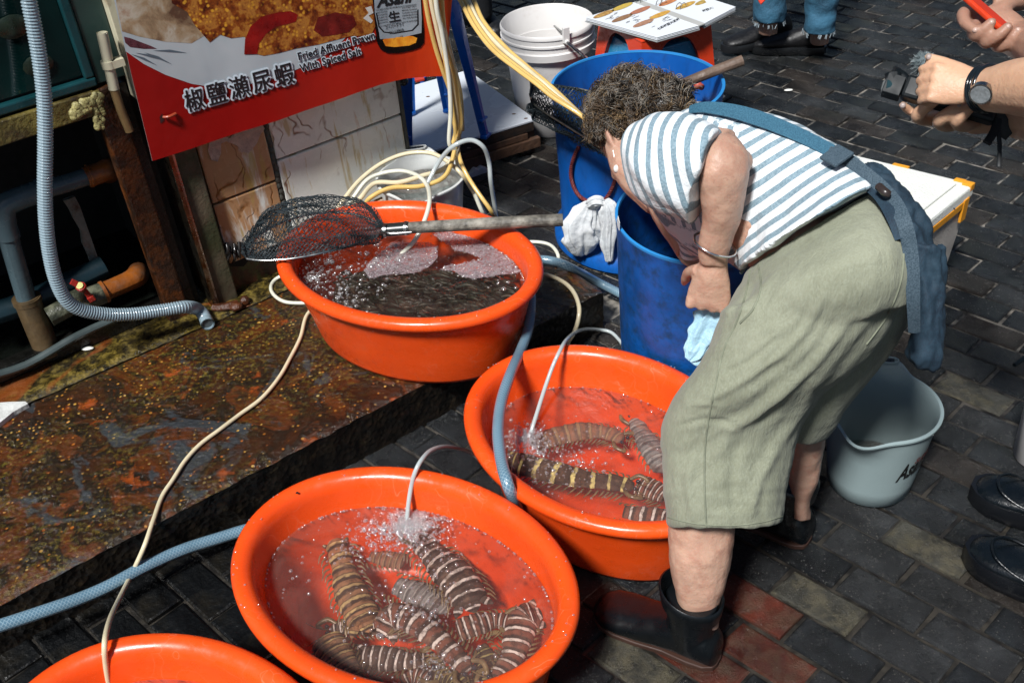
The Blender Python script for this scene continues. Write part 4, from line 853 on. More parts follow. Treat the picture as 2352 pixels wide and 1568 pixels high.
part(d1, 'pale_prawns', m, plain('pale_prawns', (.35, .36, .36), .3, .4, 60), 60, kind='stuff')
m = MB(); m.ball(Z(1603, 196, .42), .012, 8, 6); m.ball(Z(1611, 200, .42), .009, 8, 6); solo('red_knot', m, plain('red_knot', (.45, .08, .05), .5, .3, 40), 'small knot of red cord on the inside of the larger blue drum', 'knot', smooth=60)
d2 = thing('blue_drum', 'smaller scuffed blue drum that the woman reaches into', 'drum', D2, 'cut blue plastic drums')
m = MB(); m.lathe(D2, [(.184, 0), (.190, .006), (.192, .1), (.196, .25), (.201, .45), (.203, .478), (.198, .480), (.195, .45), (.189, .2), (.182, .02), (.178, .012)], 72, cap1=True); part(d2, 'shell', m, M_BLUED, 50)
m = MB(); m.lathe(D2, [(.2025, .474), (.2038, .479), (.2036, .4815), (.198, .482), (.1965, .477)], 72, cap0=False); part(d2, 'cut_rim', m, M_BRIM, 60)
m = MB(); m.lathe(D2, [(.19, .22), (.1, .221), (.03, .22)], 48, cap0=False, cap1=True); part(d2, 'water', m, plain('drum_water', (.003, .01, .03), .06, .2), 180)
def cyl(x, y, c, r_, far=False):
    o = Vector((0, 0, CAMH)); d = ray(x, y); ox, oy = o.x - c.x, o.y - c.y; a = d.x ** 2 + d.y ** 2; b = 2 * (ox * d.x + oy * d.y); q = ox * ox + oy * oy - r_ * r_; disc = max(0, b * b - 4 * a * q)
    t = (-b + (1 if far else -1) * math.sqrt(disc)) / (2 * a); return o + d * t
# rope loop
rp = thing('rope_loop', 'maroon twisted rope loop hanging on the front of the larger blue drum', 'rope', cyl(1365, 400, D1, .226))
pts = [cyl(x, y, D1, .231) for x, y in [(1329, 338), (1322, 352), (1314, 375), (1311, 400), (1316, 425), (1327, 446), (1345, 460), (1368, 464), (1387, 460), (1402, 440), (1413, 412), (1419, 385), (1422, 360)]]
cl = crom(pts, 14); M_ROPE = plain('maroon_rope', (.14, .022, .02), .6, .3, 60, .5, 200)
for ph in (0, 2.09, 4.19):
    hp = []; ln = 0
    for i, p in enumerate(cl):
        if i: ln += (p - cl[i - 1]).length
        t = (cl[min(i + 1, len(cl) - 1)] - cl[max(i - 1, 0)]).normalized(); s_ = t.cross(Vector((.2, -.9, .3))).normalized(); u_ = t.cross(s_); a = ln / .022 * 2 * PI + ph; hp.append(p + (s_ * math.cos(a) + u_ * math.sin(a)) * .0027)
    m = MB(); m.tube(hp, .0031, 6, smooth=False); part(rp, 'rope_strand', m, M_ROPE, 70)
# plastic bag
k = NT('thin_white_plastic', .3); t_ = k.n('BsdfTranslucent'); t_.inputs[0].default_value = (.75, .8, .82, 1); mx = k.n('MixShader'); mx.inputs[0].default_value = .25; k.col(k.ramp(k.noise(25, 4), [(.3, (.86, .90, .92)), (.7, (.95, .96, .96))])); k.lk(k.b.outputs[0], mx.inputs[1]); k.lk(t_.outputs[0], mx.inputs[2])
tr = k.n('BsdfTransparent'); m3 = k.n('MixShader'); m3.inputs[0].default_value = .08; k.lk(mx.outputs[0], m3.inputs[1]); k.lk(tr.outputs[0], m3.inputs[2]); k.lk(m3.outputs[0], k.out.inputs[0]); k.bump(k.noise(45, 6, .7), .6, .01); M_BAG = k.m
k = NT('thin_blue_plastic', .3); k.col((.42, .66, .80)); k.bump(k.noise(45, 6, .7), .6, .01); k.b.inputs['Alpha'].default_value = .85; M_BAGB = k.m
def crumple(mb, pts, wid, n=64, flat=.35, seed=0, side=None):
    """pleated lobe of thin plastic: centre line points, half widths"""
    cl = crom(pts, 12); rings = []; N_ = len(cl)
    for i, p in enumerate(cl):
        t = (cl[min(i + 1, N_ - 1)] - cl[max(i - 1, 0)]).normalized(); w_ = float(np.interp(i / (N_ - 1), np.linspace(0, 1, len(wid)), wid))
        s_ = (side or t.cross(Vector((0, -.8, .6)))).normalized(); u_ = t.cross(s_).normalized(); ring = []
        for j in range(n):
            a = 2 * PI * j / n; pl = 1 + .20 * math.sin(a * 7 + seed + i * .08) + .13 * math.sin(a * 13 + i * .05 + seed); nz = noise.noise(Vector((math.cos(a) * 2.2, math.sin(a) * 2.2, i * .12 + seed))) * .45
            ring.append(p + s_ * (math.cos(a) * w_ * (pl + nz)) + u_ * (math.sin(a) * w_ * flat * (pl + nz)))
        rings.append(ring)
    mb.loft(rings)
bg_ = thing('plastic_bag', 'white plastic bag knotted to the maroon rope of the blue drum', 'plastic bag', cyl(1350, 520, D1, .245))
Bp = lambda x, y, r_=.252: cyl(x, y, D1, r_)
m = MB(); crumple(m, [Bp(1366, 462), Bp(1352, 484), Bp(1338, 520, .262), Bp(1336, 555, .262), Bp(1338, 584, .25)], [.010, .024, .050, .047, .016], seed=1); part(bg_, 'bag_lobe', m, M_BAG, 180)
m = MB(); crumple(m, [Bp(1386, 462), Bp(1396, 480), Bp(1401, 515), Bp(1397, 560), Bp(1400, 600, .245)], [.010, .020, .020, .016, .008], seed=4); part(bg_, 'bag_lobe', m, M_BAG, 180)
m = MB(); crumple(m, [Bp(1352, 470), Bp(1368, 462, .262), Bp(1384, 466)], [.010, .013, .010], seed=2, flat=.8); part(bg_, 'knot', m, M_BAG, 180)
lp = MB(); q = [cyl(x, y, D2, .206) for x, y in [(1420, 496), (1424, 512), (1423, 530), (1419, 520), (1417, 505)]]; lp.poly(q, .001); solo('bag_scrap', lp, M_BAG, 'scrap of white plastic stuck on the rim of the smaller blue drum', 'plastic scrap')
# second net, on drum 1
n2 = thing('landing_net', 'dark hand net hanging over the rim of the larger blue drum', 'hand net', Z(1300, 280, .46), 'hand nets with wooden handles')
nz2 = .485
fr2 = [Z(x, y, nz2 - .02) for x, y in [(1219, 228), (1228, 240), (1262, 265), (1300, 289), (1345, 317), (1395, 346)]]; bk2 = [Z(x, y, nz2 + .02) for x, y in [(1219, 226), (1228, 210), (1265, 202), (1310, 202), (1370, 215), (1450, 250)]]
m = MB(); m.tube(fr2 + [Z(1450, 330, nz2), Z(1480, 280, nz2)], .0026, 8, 6); m.tube(bk2 + [Z(1480, 270, nz2)], .0026, 8, 6); part(n2, 'hoop', m, plain('dull_wire', (.40, .36, .28), .35, .3, 40, 0, 60, .8), 60)
m = MB(); bk3 = [p + Vector((0, 0, -.05)) for p in bk2]
net_sheet(m, net_patch(fr2, bk2, .018, .03, 44, 22, 2.2), .0014); net_sheet(m, net_patch(fr2, bk3, .020, -.02, 44, 22, 6.2), .0014); net_sheet(m, net_patch(fr2, [a.lerp(b, .45) for a, b in zip(fr2, bk2)], .022, -.03, 60, 20, 9.2), .0012)
net_sheet(m, net_patch([p + Vector((0, 0, -.012)) for p in fr2], [a.lerp(b, .3) - Vector((0, 0, .06)) for a, b in zip(fr2, bk2)], .018, .0, 60, 16, 4.2), .0012)
part(n2, 'net_mesh', m, M_NET, kind='stuff', recalc=False)
m = MB(); m.tube([Z(1500, 222, .40), Z(1590, 184, .462), Z(1650, 160, .482), Z(1706, 139, .50)], [.0135, .0145], 16, 6); part(n2, 'handle', m, plain('brown_handle', (.13, .085, .06), .6, .4, 20, .5, 120), 40)
# ---- white bucket
M_WP = plain('white_plastic', (.70, .68, .66), .38, .07, 5, .05, 60, 0, (.52, .47, .42), 9, .3)
WB = Vector((.209, 3.30, 0)); wb = thing('white_bucket', 'tall white plastic pail with ribbed collar and wire handle, behind the nets', 'bucket', WB)
m = MB(); m.lathe(WB, [(.108, 0), (.114, .004), (.128, .13), (.141, .285), (.158, .288), (.159, .31), (.152, .313), (.152, .330), (.1565, .332), (.1565, .338), (.153, .340), (.153, .356), (.156, .358), (.156, .366), (.152, .3715), (.149, .366), (.140, .25), (.11, .012)], 72, cap1=True); part(wb, 'shell', m, M_WP, 50)
pv = cyl(1302, 96, WB, .163); m = MB(); m.tube([pv + Vector((0, .004, 0)), pv + Vector((0.002, -.008, -.002))], .008, 12, 2); m.box(pv + Vector((-.002, .004, .02)), .022, .012, .05, rot=math.atan2(pv.y - WB.y, pv.x - WB.x) + PI / 2); part(wb, 'handle_lug', m, M_WP, 50, bev=.002)
a_ = pv + Vector((0, -.008, 0)); b_ = cyl(1352, 138, WB, .21); m = MB(); m.tube([a_, a_.lerp(b_, .4), b_, b_ + Vector((.02, .09, -.04)), b_ + Vector((-.02, .2, -.02)), WB + Vector((.02, .165, .30))], .0032, 8, 8); part(wb, 'wire_handle', m, M_WIRE, 60)
m = MB(); m.tube([a_.lerp(b_, .04), b_.lerp(a_, .03)], .0058, 10, 2); part(wb, 'grip', m, plain('bare_steel', (.5, .48, .46), .25, .1, 9, 0, 60, 1.0), 60)
# ---- grey measuring buckets
M_GB = plain('blue_grey_plastic', (.27, .345, .35), .4, .08, 6, .06, 120)
def grey_bucket(c, rt, rb, h, tab_ang, lip_ang, label, mat, water=None, txt=None):
    t = thing('plastic_bucket', label, 'bucket', c, 'round-rimmed handled buckets'); m = MB(); rings = []; n = 96
    def rad(a, base, z):
        e = base; f = max(0, (z / h - .72) / .28)
        dl = abs((a - lip_ang + PI) % (2 * PI) - PI); e += .024 * math.exp(-(dl / .34) ** 2) * f
        dt = abs((a - tab_ang + PI) % (2 * PI) - PI); e += .014 * math.exp(-(dt / .42) ** 4) * max(0, (z / h - .93) / .07); return e
    prof = [(rb - .006, 0), (rb, .004)] + [(rb + (rt - rb) * q, h * q) for q in (.2, .4, .6, .72, .8, .88, .94)] + [(rt, h - .004), (rt + .0055, h - .002), (rt + .0055, h + .002), (rt - .001, h + .003), (rt - .004, h - .003)] + [(rb - .004 + (rt - rb) * q, h * q) for q in (.88, .8, .6, .4, .2)] + [(rb - .006, .010)]
    for r_, z in prof:
        ring = []
        for j in range(n):
            a = 2 * PI * j / n; q = rad(a, r_, z); zz = z
            if z > h * .9: dt = abs((a - tab_ang + PI) % (2 * PI) - PI); zz += .018 * math.exp(-(dt / .42) ** 4); dl = abs((a - lip_ang + PI) % (2 * PI) - PI); zz -= .006 * math.exp(-(dl / .3) ** 2)
            ring.append(c + Vector((math.cos(a) * q, math.sin(a) * q, zz)))
        rings.append(ring)
    m.loft(rings, cap=True); part(t, 'shell', m, mat, 50)
    td = Vector((math.cos(tab_ang), math.sin(tab_ang), 0)); ts = Vector((-td.y, td.x, 0)); m = MB()
    m.box(c + td * (rt + .010) + Vector((0, 0, h + .0215)), .012, .044, .004, ax=(td, ts, Vector((0, 0, 1)))); part(t, 'handle_slot', m, plain('slot_dark', (.012, .012, .012), .3), bev=.002)
    m = MB(); tc = c + td * (rt + .010) + Vector((0, 0, h + .022)); m.tube([tc + ts * a + td * b for a, b in ((-.024, -.008), (.024, -.008), (.024, .008), (-.024, .008))], .0022, 6, 3, closed=True, smooth=True); part(t, 'slot_rim', m, mat, 60)
    if water: m = MB(); m.lathe(c, [(rb + (rt - rb) * water / h - .005, water), (.05, water + .002), (.01, water)], 48, cap0=False, cap1=True); part(t, 'water', m, M_WCLEAR, 180)
    return t
GB = Vector((.722, 1.492, 0)); gb = grey_bucket(GB, .108, .084, .208, math.radians(72), math.radians(232), 'blue grey plastic bucket with black lettering at the woman\'s feet', M_GB, water=.035)  # shallow water added to stand for the shadow at the bucket bottom
def gcyl(x, y): return cyl(x, y, GB, .0975)
for body, p0, p1, up, mm in (('Asahi', (2058, 1108), (2118, 1062), (8, -38), plain('bucket_ink', (.008, .008, .008), .4)), ('SUPER', (2098, 1062), (2126, 1036), (3, -12), plain('bucket_red_ink', (.20, .03, .03), .4))):
    mt = text_mb(body, p0, p1, 0, up=up, offset=.03, shear=.3, planef=lambda x, y: gcyl(x, y))
    for i, v in enumerate(mt.v):
        d_ = Vector((v.x - GB.x, v.y - GB.y, 0)); rr = .084 + (.108 - .084) * v.z / .208 + .0018; d_.normalize(); mt.v[i] = GB + d_ * rr + Vector((0, 0, v.z))
    part(gb, 'lettering', mt, mm, recalc=False)
SB = L(-.183, .515, LH + .004); sbk = grey_bucket(SB, .114, .092, .185, math.radians(96), math.radians(265), 'pale grey bucket of bubbling water behind the prawn tub, hoses coiled over it', plain('pale_bucket', (.55, .57, .56), .35, .12, 9), water=.15)
# ---- pallet with white board
pr = Vector((.139, 3.098, 0)); fdir = (Vector((-.166, 2.95, 0)) - pr).normalized(); fdir = Vector((-.905, -.425, 0)).normalized(); bdir = Vector((-.425 * -1, 0, 0)); bdir = Vector((fdir.y, -fdir.x, 0))
if bdir.y < 0: bdir = -bdir
pal = thing('low_wooden_platform', 'low wooden platform with white board top behind the tiled wall', 'platform', pr + fdir * .3 + bdir * .3)
def pbox(f0, f1, b0, b1, z0, z1): 
    q = lambda f_, b_, z: pr + fdir * f_ + bdir * b_ + Vector((0, 0, z)); return MB().hexa([q(f1, b0, z0), q(f0, b0, z0), q(f0, b1, z0), q(f1, b1, z0), q(f1, b0, z1), q(f0, b0, z1), q(f0, b1, z1), q(f1, b1, z1)])
M_PLANK = plain('dark_wet_plank', (.060, .035, .022), .55, .5, 10, .8, 60, 0, (.015, .012, .010), 20, .5); M_PLANK2 = plain('brown_plank', (.105, .055, .032), .55, .4, 10, .8, 60, 0, (.02, .015, .012), 20, .4)
k = NT('white_board', .18); k.col(k.mix(k.ramp(k.noise(18, 6, .7), [(.66, 0.), (.72, .4)]), (.62, .66, .70), (.30, .26, .22))); k.rough(k.ramp(k.noise(6, 3), [(.4, .1), (.6, .35)])); M_BOARD = k.m
part(pal, 'board', pbox(-.003, .62, -.002, .50, .112, .120), M_BOARD, bev=.002)
for i, (f0, f1, z0, z1, mm, off) in enumerate(((.004, .62, .080, .1115, M_PLANK, 0), (.03, .62, .058, .079, M_PLANK2, -.004), (-.012, .62, .022, .056, M_PLANK2, -.012))): part(pal, 'plank', pbox(f0, f1, off, off + .02, z0, z1), mm, bev=.002)
for z0, z1 in ((.022, .056), (.062, .11)): part(pal, 'plank', pbox(-.012, .008, .03, .49, z0, z1), M_PLANK, bev=.002)
part(pal, 'corner_block', pbox(.0, .05, .01, .06, 0, .11), M_PLANK); part(pal, 'corner_block', pbox(.5, .56, .01, .06, 0, .11), M_PLANK); part(pal, 'corner_block', pbox(.0, .05, .42, .48, 0, .11), M_PLANK)
m = MB()
for x, y in ((1208, 272), (1077, 340), (983, 222), (1180, 262)): m.ball(Z(x, y, .1205), .006, 8, 4, (1.2, .8, .15))
part(pal, 'rust_screw', m, plain('screw_rust', (.10, .04, .01), .5), 60)
m = MB(); pts = [Z(x, y, .02) for x, y in [(1052, 402), (1085, 396), (1108, 380), (1120, 385), (1118, 402), (1108, 412), (1108, 424), (1090, 426), (1070, 438), (1050, 446)]]
ff = pr - bdir * .03; pts = []
for x, y in [(1050, 404), (1082, 400), (1092, 388), (1100, 390), (1108, 384), (1121, 388), (1119, 404), (1110, 410), (1111, 424), (1092, 424), (1068, 436), (1049, 444)]:
    d = ray(x, y); o = Vector((0, 0, CAMH)); k_ = (ff - o).dot(bdir) / d.dot(bdir); pts.append(o + d * k_)
m.poly(pts, .02, -bdir); solo('broken_foam_slab', m, plain('foam_slab', (.58, .60, .62), .7, .2, 40, .7, 140), 'broken white foam slab leaning on the low wooden platform', 'foam slab', bev=.002)
# ---- stools
M_BS = plain('blue_stool', (.006, .10, .42), .3, .15, 8, .05, 80, 0, (.02, .16, .48), 22, .35); M_RS = plain('red_stool', (.62, .045, .012), .3, .12, 8, .05, 60); M_TS = plain('teal_stool', (.02, .19, .36), .28, .2, 12, .05, 80)
def leg_v(mb, foot, top, wf, wt, th, out, side):
    """V shaped plastic leg"""
    rings = []
    for q in np.linspace(0, 1, 7):
        c = foot.lerp(top, q); w_ = wf + (wt - wf) * q ** 1.3
        rings.append([c - side * w_ + out * .0, c - side * (w_ * .35) + out * th, c + side * (w_ * .35) + out * th, c + side * w_, c + side * (w_ * .9) - out * .003, c + side * (w_ * .3) + out * (th - .006), c - side * (w_ * .3) + out * (th - .006), c - side * (w_ * .9) - out * .003])
    mb.loft(rings)
def tall_stool(feet, zt, shrink, label, mat, z0):
    c = sum(feet, Vector()) / 4; t = thing('plastic_stool', label, 'stool', Vector((c.x, c.y, z0)), 'plastic stools'); tops = []
    for f_ in feet:
        o_ = (f_ - c); o_.z = 0; tp = Vector((c.x, c.y, zt)) + o_ * shrink; tops.append(tp); out = o_.normalized(); side = Vector((-out.y, out.x, 0))
        m = MB(); leg_v(m, f_ + Vector((0, 0, .002)), tp - out * .01, .017, .042, .016, out, side); lg = part(t, 'leg', m, mat, 35)
        m = MB(); m.box(f_ + Vector((0, 0, .008)) + out * .006, .024, .036, .012, ax=(out, side, Vector((0, 0, 1)))); part(lg, 'foot_pad', m, mat, bev=.003); m = MB(); m.box(f_.lerp(tp, .14) + out * .012, .014, .040, .008, ax=(out, side, Vector((0, 0, 1)))); part(lg, 'stacking_lip', m, mat, bev=.003)
    m = MB(); r0 = (tops[0] - Vector((c.x, c.y, zt))).length + .012
    ang0 = math.atan2(feet[0].y - c.y, feet[0].x - c.x); rings = []
    for rr, z in ((1., -.05), (1.0, -.012), (.97, 0), (.6, .002), (.1, .002)):
        ring = []
        for j in range(48):
            a = 2 * PI * j / 48; p4 = 5; x, y = math.cos(a), math.sin(a); s_ = (abs(x) ** p4 + abs(y) ** p4) ** (-1 / p4) * r0 * rr * .74; q = ang0 - PI / 4; ring.append(Vector((c.x + s_ * (x * math.cos(q) - y * math.sin(q)), c.y + s_ * (x * math.sin(q) + y * math.cos(q)), zt + z)))
        rings.append(ring)
    m.loft(rings, cap=False); o_ = len(m.v) - 48; m.f.append(tuple(range(o_, o_ + 48))); m.mi.append(0); part(t, 'seat', m, mat, 50)
    return t
zb = .1215; feet = [Z(1112, 316, zb), Z(1030, 260, zb), Z(945, 267, zb), Z(938, 355, zb)]
tall_stool(feet, zb + .46, .66, 'blue plastic stool with long splayed legs on the white board', M_BS, zb)
feet = [Z(979, 212, 0) + v_ for v_ in (Vector((0, 0, 0)), Vector((-.07, .31, 0)), Vector((-.38, .24, 0)), Vector((-.31, -.07, 0)))]
tall_stool(feet, .44, .68, 'blue plastic stool mostly hidden behind the red banner', M_BS, 0)
m = MB(); q = Z(962, 178, .12); m.box(Z(963, 182, .10), .035, .03, .012, rot=.3); solo('red_scrap', m, plain('red_scrap', (.5, .05, .03), .4), 'small red plastic piece seen under the edge of the banner', 'plastic piece', bev=.003)
def arch_stool(N_, ang, side, zt, label, mat, grow, drop=.02):
    ex, ey = Vector((math.cos(ang), math.sin(ang), 0)), Vector((-math.sin(ang), math.cos(ang), 0)); c = N_ + (ex + ey) * side / 2
    t = thing('plastic_stool', label, 'stool', Vector((c.x, c.y, 0)), 'plastic stools')
    def wallp(u, z, f_): return u * (1 + grow * (1 - z / zt))
    for a, b in ((ex, -ey), (ey, ex), (-ex, ey), (-ey, -ex)):   # four faces, each an arch
        m = MB(); n = 26; outer = []; inner = []
        hw = side / 2
        for i in range(n + 1):
            u = -1 + 2 * i / n; au = abs(u) / .84
            za = (zt - drop) * (max(0, 1 - au ** 3.2)) ** .5 if au < 1 else 0
            outer.append((u, zt)); inner.append((u, za))
        def pos(u, z, d_=0): g_ = 1 + grow * (1 - z / zt); return Vector((c.x, c.y, z)) + a * (u * hw * g_) + b * (hw * g_ - d_)
        for (u0, z0), (u1, z1) in zip(inner[:-1], inner[1:]):
            for q in range(6):
                A0, A1 = z0 + (zt - z0) * q / 6, z0 + (zt - z0) * (q + 1) / 6; B0, B1 = z1 + (zt - z1) * q / 6, z1 + (zt - z1) * (q + 1) / 6
                m.add([pos(u0, A0), pos(u1, B0), pos(u1, B1), pos(u0, A1)], [(0, 1, 2, 3)]); m.add([pos(u0, A0, .004), pos(u1, B0, .004), pos(u1, B1, .004), pos(u0, A1, .004)], [(3, 2, 1, 0)])
            m.add([pos(u0, z0), pos(u1, z1), pos(u1, z1, .014), pos(u0, z0, .014)], [(0, 1, 2, 3)])
        part(t, 'side', m, mat, 35, recalc=False)
    m = MB(); m.box(c + Vector((0, 0, zt - c.z - .004)), side + .004, side + .004, .010, rot=ang); part(t, 'seat', m, mat, bev=.004); return t
sa = math.radians(23.4); SN = Z(1474, 94, .43); SN.z = 0
arch_stool(SN, sa, .245, .43, 'red plastic stool holding up the open menu', M_RS, .32)
ex, ey = Vector((math.cos(sa), math.sin(sa), 0)), Vector((-math.sin(sa), math.cos(sa), 0))
arch_stool(SN + (ex + ey) * .010, sa, .225, .385, 'teal blue stool nested inside the red stool', M_TS, .32, .055)
# ---- menu
MZ = .452
mn = thing('menu_book', 'open ring-bound menu with food pictures lying on the red stool', 'menu', Z(1510, 60, MZ))
k = NT('laminated_page', .12); k.col((.70, .73, .76)); M_PAGE = k.m
pageL = [Z(1345, 40, MZ), Z(1510, 86, MZ), Z(1608, 58, MZ), Z(1460, 4, MZ)]; pageR = [Z(1470, 2, MZ), Z(1618, 54, MZ), Z(1690, 16, MZ + .003), Z(1560, -26, MZ)]
for pg in (pageL, pageR):
    for q in range(3): m = MB(); m.poly([p - Vector((0, 0, .004 * q)) for p in pg], .0022, Vector((0, 0, 1))); part(mn, 'page', m, M_PAGE, bev=.0008)
m = MB(); m.poly([p + (p - pageL[2]) * .006 - Vector((0, 0, .0125)) for p in pageL], .003, Vector((0, 0, 1))); m.poly([p - Vector((0, 0, .0125)) for p in pageR], .003, Vector((0, 0, 1))); part(mn, 'cover', m, plain('grey_cover', (.35, .36, .36), .3, .1))
m = MB(); m.poly([Z(1456, 6, MZ + .001), Z(1606, 59, MZ + .001), Z(1620, 54, MZ + .001), Z(1472, 1, MZ + .001)], .003, Vector((0, 0, 1))); part(mn, 'spine', m, plain('menu_spine', (.42, .42, .40), .4, .1))
def dish(x, y, w_, h_, ang, col1, col2):
    k = NT('print_dish', .2); k.col(k.ramp(k.noise(90, 5, .7), [(.35, col1), (.6, col2), (.75, tuple(min(1, a * 1.5) for a in col2))])); c = Z(x, y, MZ + .0012); pts = []
    for j in range(16): a = 2 * PI * j / 16; pts.append(Z(x + math.cos(a) * w_ - math.sin(a) * h_ * ang, y + math.sin(a) * h_ - math.cos(a) * w_ * .32, MZ + .0012))
    m = MB(); m.poly(pts, 0, Vector((0, 0, 1))); part(mn, 'dish_picture', m, k.m)
Y_, R_, Bn = (.55, .38, .05), (.45, .16, .07), (.30, .17, .07)
def S2(x, y): return 1335 + x * .1667, y * .1667
for x, y, c1, c2 in ((310, 195, (.25, .12, .03), (.5, .3, .08)), (565, 95, (.45, .33, .08), Y_), (565, 250, (.2, .1, .06), Bn), (810, 145, (.3, .14, .10), R_), (1085, 205, (.45, .22, .04), (.62, .36, .06)), (855, 320, (.25, .13, .08), (.45, .24, .14)), (1200, 30, (.4, .12, .04), (.55, .22, .08)), (1440, 75, (.4, .2, .03), (.6, .38, .08)), (1700, 18, (.3, .2, .05), (.5, .33, .08))):
    px_, py_ = S2(x, y); dish(px_, py_, 24 if x < 1150 else 22, 6.4, .6, c1, c2)
m = MB()
for i in range(34):
    x, y = rnd.choice([(rnd.uniform(330, 480), rnd.uniform(150, 270)), (rnd.uniform(600, 800), rnd.uniform(230, 330)), (rnd.uniform(820, 1000), rnd.uniform(215, 400)), (rnd.uniform(1100, 1250), rnd.uniform(240, 300))])
    a, b = S2(x, y); m.poly([Z(a, b, MZ + .001), Z(a + 8, b - 3.2, MZ + .001), Z(a + 8, b - 2.6, MZ + .001), Z(a, b + .6, MZ + .001)], 0, Vector((0, 0, 1)))
part(mn, 'fine_print', m, M_INK, kind='stuff')
def zt(x, y): return Z(x, y, MZ + .0014)
for body, p0, p1 in (('七彩椒鹽大瀨尿', S2(1060, 415), S2(1360, 270)), ('椒鹽大瀨尿', S2(1680, 165), S2(1910, 92))):
    mt = text_mb(body, p0, p1, 0, up=(-3, -3.4), offset=.02, planef=zt); part(mn, 'print_title', mt, M_INK)
for i, (x, y) in enumerate(((830, 28), (1105, 65), (1380, 115))):
    a, b = S2(x, y); m = MB()
    for dx in (-5, 5): c = Z(a + dx, b, MZ); m.tube([c + Vector((-.012, -.008, 0)), c + Vector((-.008, -.005, .012)), c + Vector((.0, .0, .016)), c + Vector((.008, .006, .01)), c + Vector((.010, .008, 0))], .0012, 6, 5)
    part(mn, 'binder_ring', m, M_WIRE, 60)
# ---- polystyrene box
PR = Vector((1.157, 2.150, 0)); d1_ = Vector((-math.cos(math.radians(41)), -math.sin(math.radians(41)), 0)); d2_ = Vector((-math.sin(math.radians(49.5)), math.cos(math.radians(49.5)), 0))
M_ST = plain('polystyrene', (.72, .73, .68), .75, .06, 12, .9, 220, 0, (.50, .48, .40), 20, .28); M_STS = plain('polystyrene_dirty', (.60, .54, .48), .8, .15, 10, .9, 200, 0, (.36, .27, .2), 14, .4); M_TAPE = plain('orange_tape', (.72, .30, .02), .35, .15, 20)
sb = thing('polystyrene_box', 'white lidded polystyrene box with orange tape behind the woman', 'foam box', PR + d1_ * .14 + d2_ * .2)
def sbx(a0, a1, b0, b1, z0, z1, tap=0):
    q = lambda a, b, z, k_=0: PR + d1_ * (a + k_ * (1 if a < .1 else -1)) + d2_ * (b + k_ * (1 if b < .1 else -1)) + Vector((0, 0, z)); return MB().hexa([q(a0, b0, z0, tap), q(a1, b0, z0, tap), q(a1, b1, z0, tap), q(a0, b1, z0, tap), q(a0, b0, z1), q(a1, b0, z1), q(a1, b1, z1), q(a0, b1, z1)])
part(sb, 'body', sbx(0, .28, 0, .44, 0, .262, .018), M_STS, bev=.006); part(sb, 'lid', sbx(-.003, .283, -.003, .443, .264, .298), M_ST, bev=.006); part(sb, 'lid_panel', sbx(.028, .252, .028, .412, .2985, .306), M_ST, bev=.004)
part(sb, 'tape', sbx(.02, .27, -.0045, .0005, .250, .268), M_TAPE); m = sbx(.02, .045, -.006, .0, .21, .272); part(sb, 'tape', m, M_TAPE); part(sb, 'tape', sbx(-.006, .01, .02, .045, .262, .302), M_TAPE, bev=.002); part(sb, 'tape', sbx(.0, .02, -.004, .02, .285, .3035), M_TAPE, bev=.002)
part(sb, 'tape', sbx(-.006, .004, .16, .2, .262, .3005), M_TAPE)
m = MB(); m.ball(Z(2192, 480, .3075), .004, 6, 4, (.5, 1.5, .4)); part(sb, 'dark_speck', m, MEYE)
m = MB(); m.ball(Z(1811, 207, .003), .011, 10, 6, (1.5, .7, .3)); solo('white_scrap', m, plain('scrap_white', (.75, .75, .7), .5), 'small white scrap on the wet pavers above the woman\'s back', 'scrap', smooth=60)
# ================================================================== HOSES
def hosemat(name, col, col2, scale=420, rough=.25, alpha=1, clear=0):
    k = NT(name, rough); uv = k.tc.outputs['UV']; sp = k.n('SeparateXYZ'); k.lk(uv, sp.inputs[0])
    a = k.math('SINE', k.math('ADD', k.math('MULTIPLY', sp.outputs[0], 2 * PI * 8), k.math('MULTIPLY', sp.outputs[1], scale))); b = k.math('SINE', k.math('SUBTRACT', k.math('MULTIPLY', sp.outputs[0], 2 * PI * 8), k.math('MULTIPLY', sp.outputs[1], scale)))
    f_ = k.ramp(k.math('MAXIMUM', a, b), [(.72, 0.), (.95, 1.)]); c = k.mix(f_, col, col2); k.col(k.mix(k.ramp(k.noise(12, 4), [(.5, 0.), (.7, .3)]), c, tuple(x * .5 for x in col))); k.bump(f_, .25, .0015)
    k.b.inputs['Coat Weight'].default_value = .5; k.b.inputs['Coat Roughness'].default_value = .1
    if clear: k.b.inputs['Transmission Weight'].default_value = clear
    return k.m
M_HB = hosemat('braided_blue_hose', (.10, .19, .26), (.24, .35, .42), 900); M_HC = hosemat('cream_hose', (.62, .53, .33), (.72, .66, .50), 1500); M_HT = hosemat('tan_hose', (.62, .40, .11), (.72, .52, .20), 1500); M_HW = hosemat('pale_hose', (.62, .62, .50), (.74, .74, .66), 1500)
k = NT('clear_hose', .15); k.col((.45, .50, .50)); k.b.inputs['Coat Weight'].default_value = .6; k.b.inputs['Alpha'].default_value = .85; M_HCL = k.m
def hose(pts, r_, mat, label, cat='hose', group=None, n=12, name='hose', per=10):
    m = MB(); m.tube(pts, r_, n, per); return solo(name, m, mat, label, cat, group, smooth=70)
Zs = lambda L_: [Z(*p) for p in L_]
GC = 'thin air hoses'
hose(Zs([(-60, 1455, .13), (0, 1436, .125), (100, 1403, .11), (180, 1375, .095), (250, 1345, .085), (330, 1302, .075), (420, 1262, .06), (500, 1236, .045), (580, 1212, .035), (680, 1190, .03), (760, 1160, .02)]), .0125, M_HB, 'thick blue grey braided hose crossing the front of the ledge at lower left', n=18)
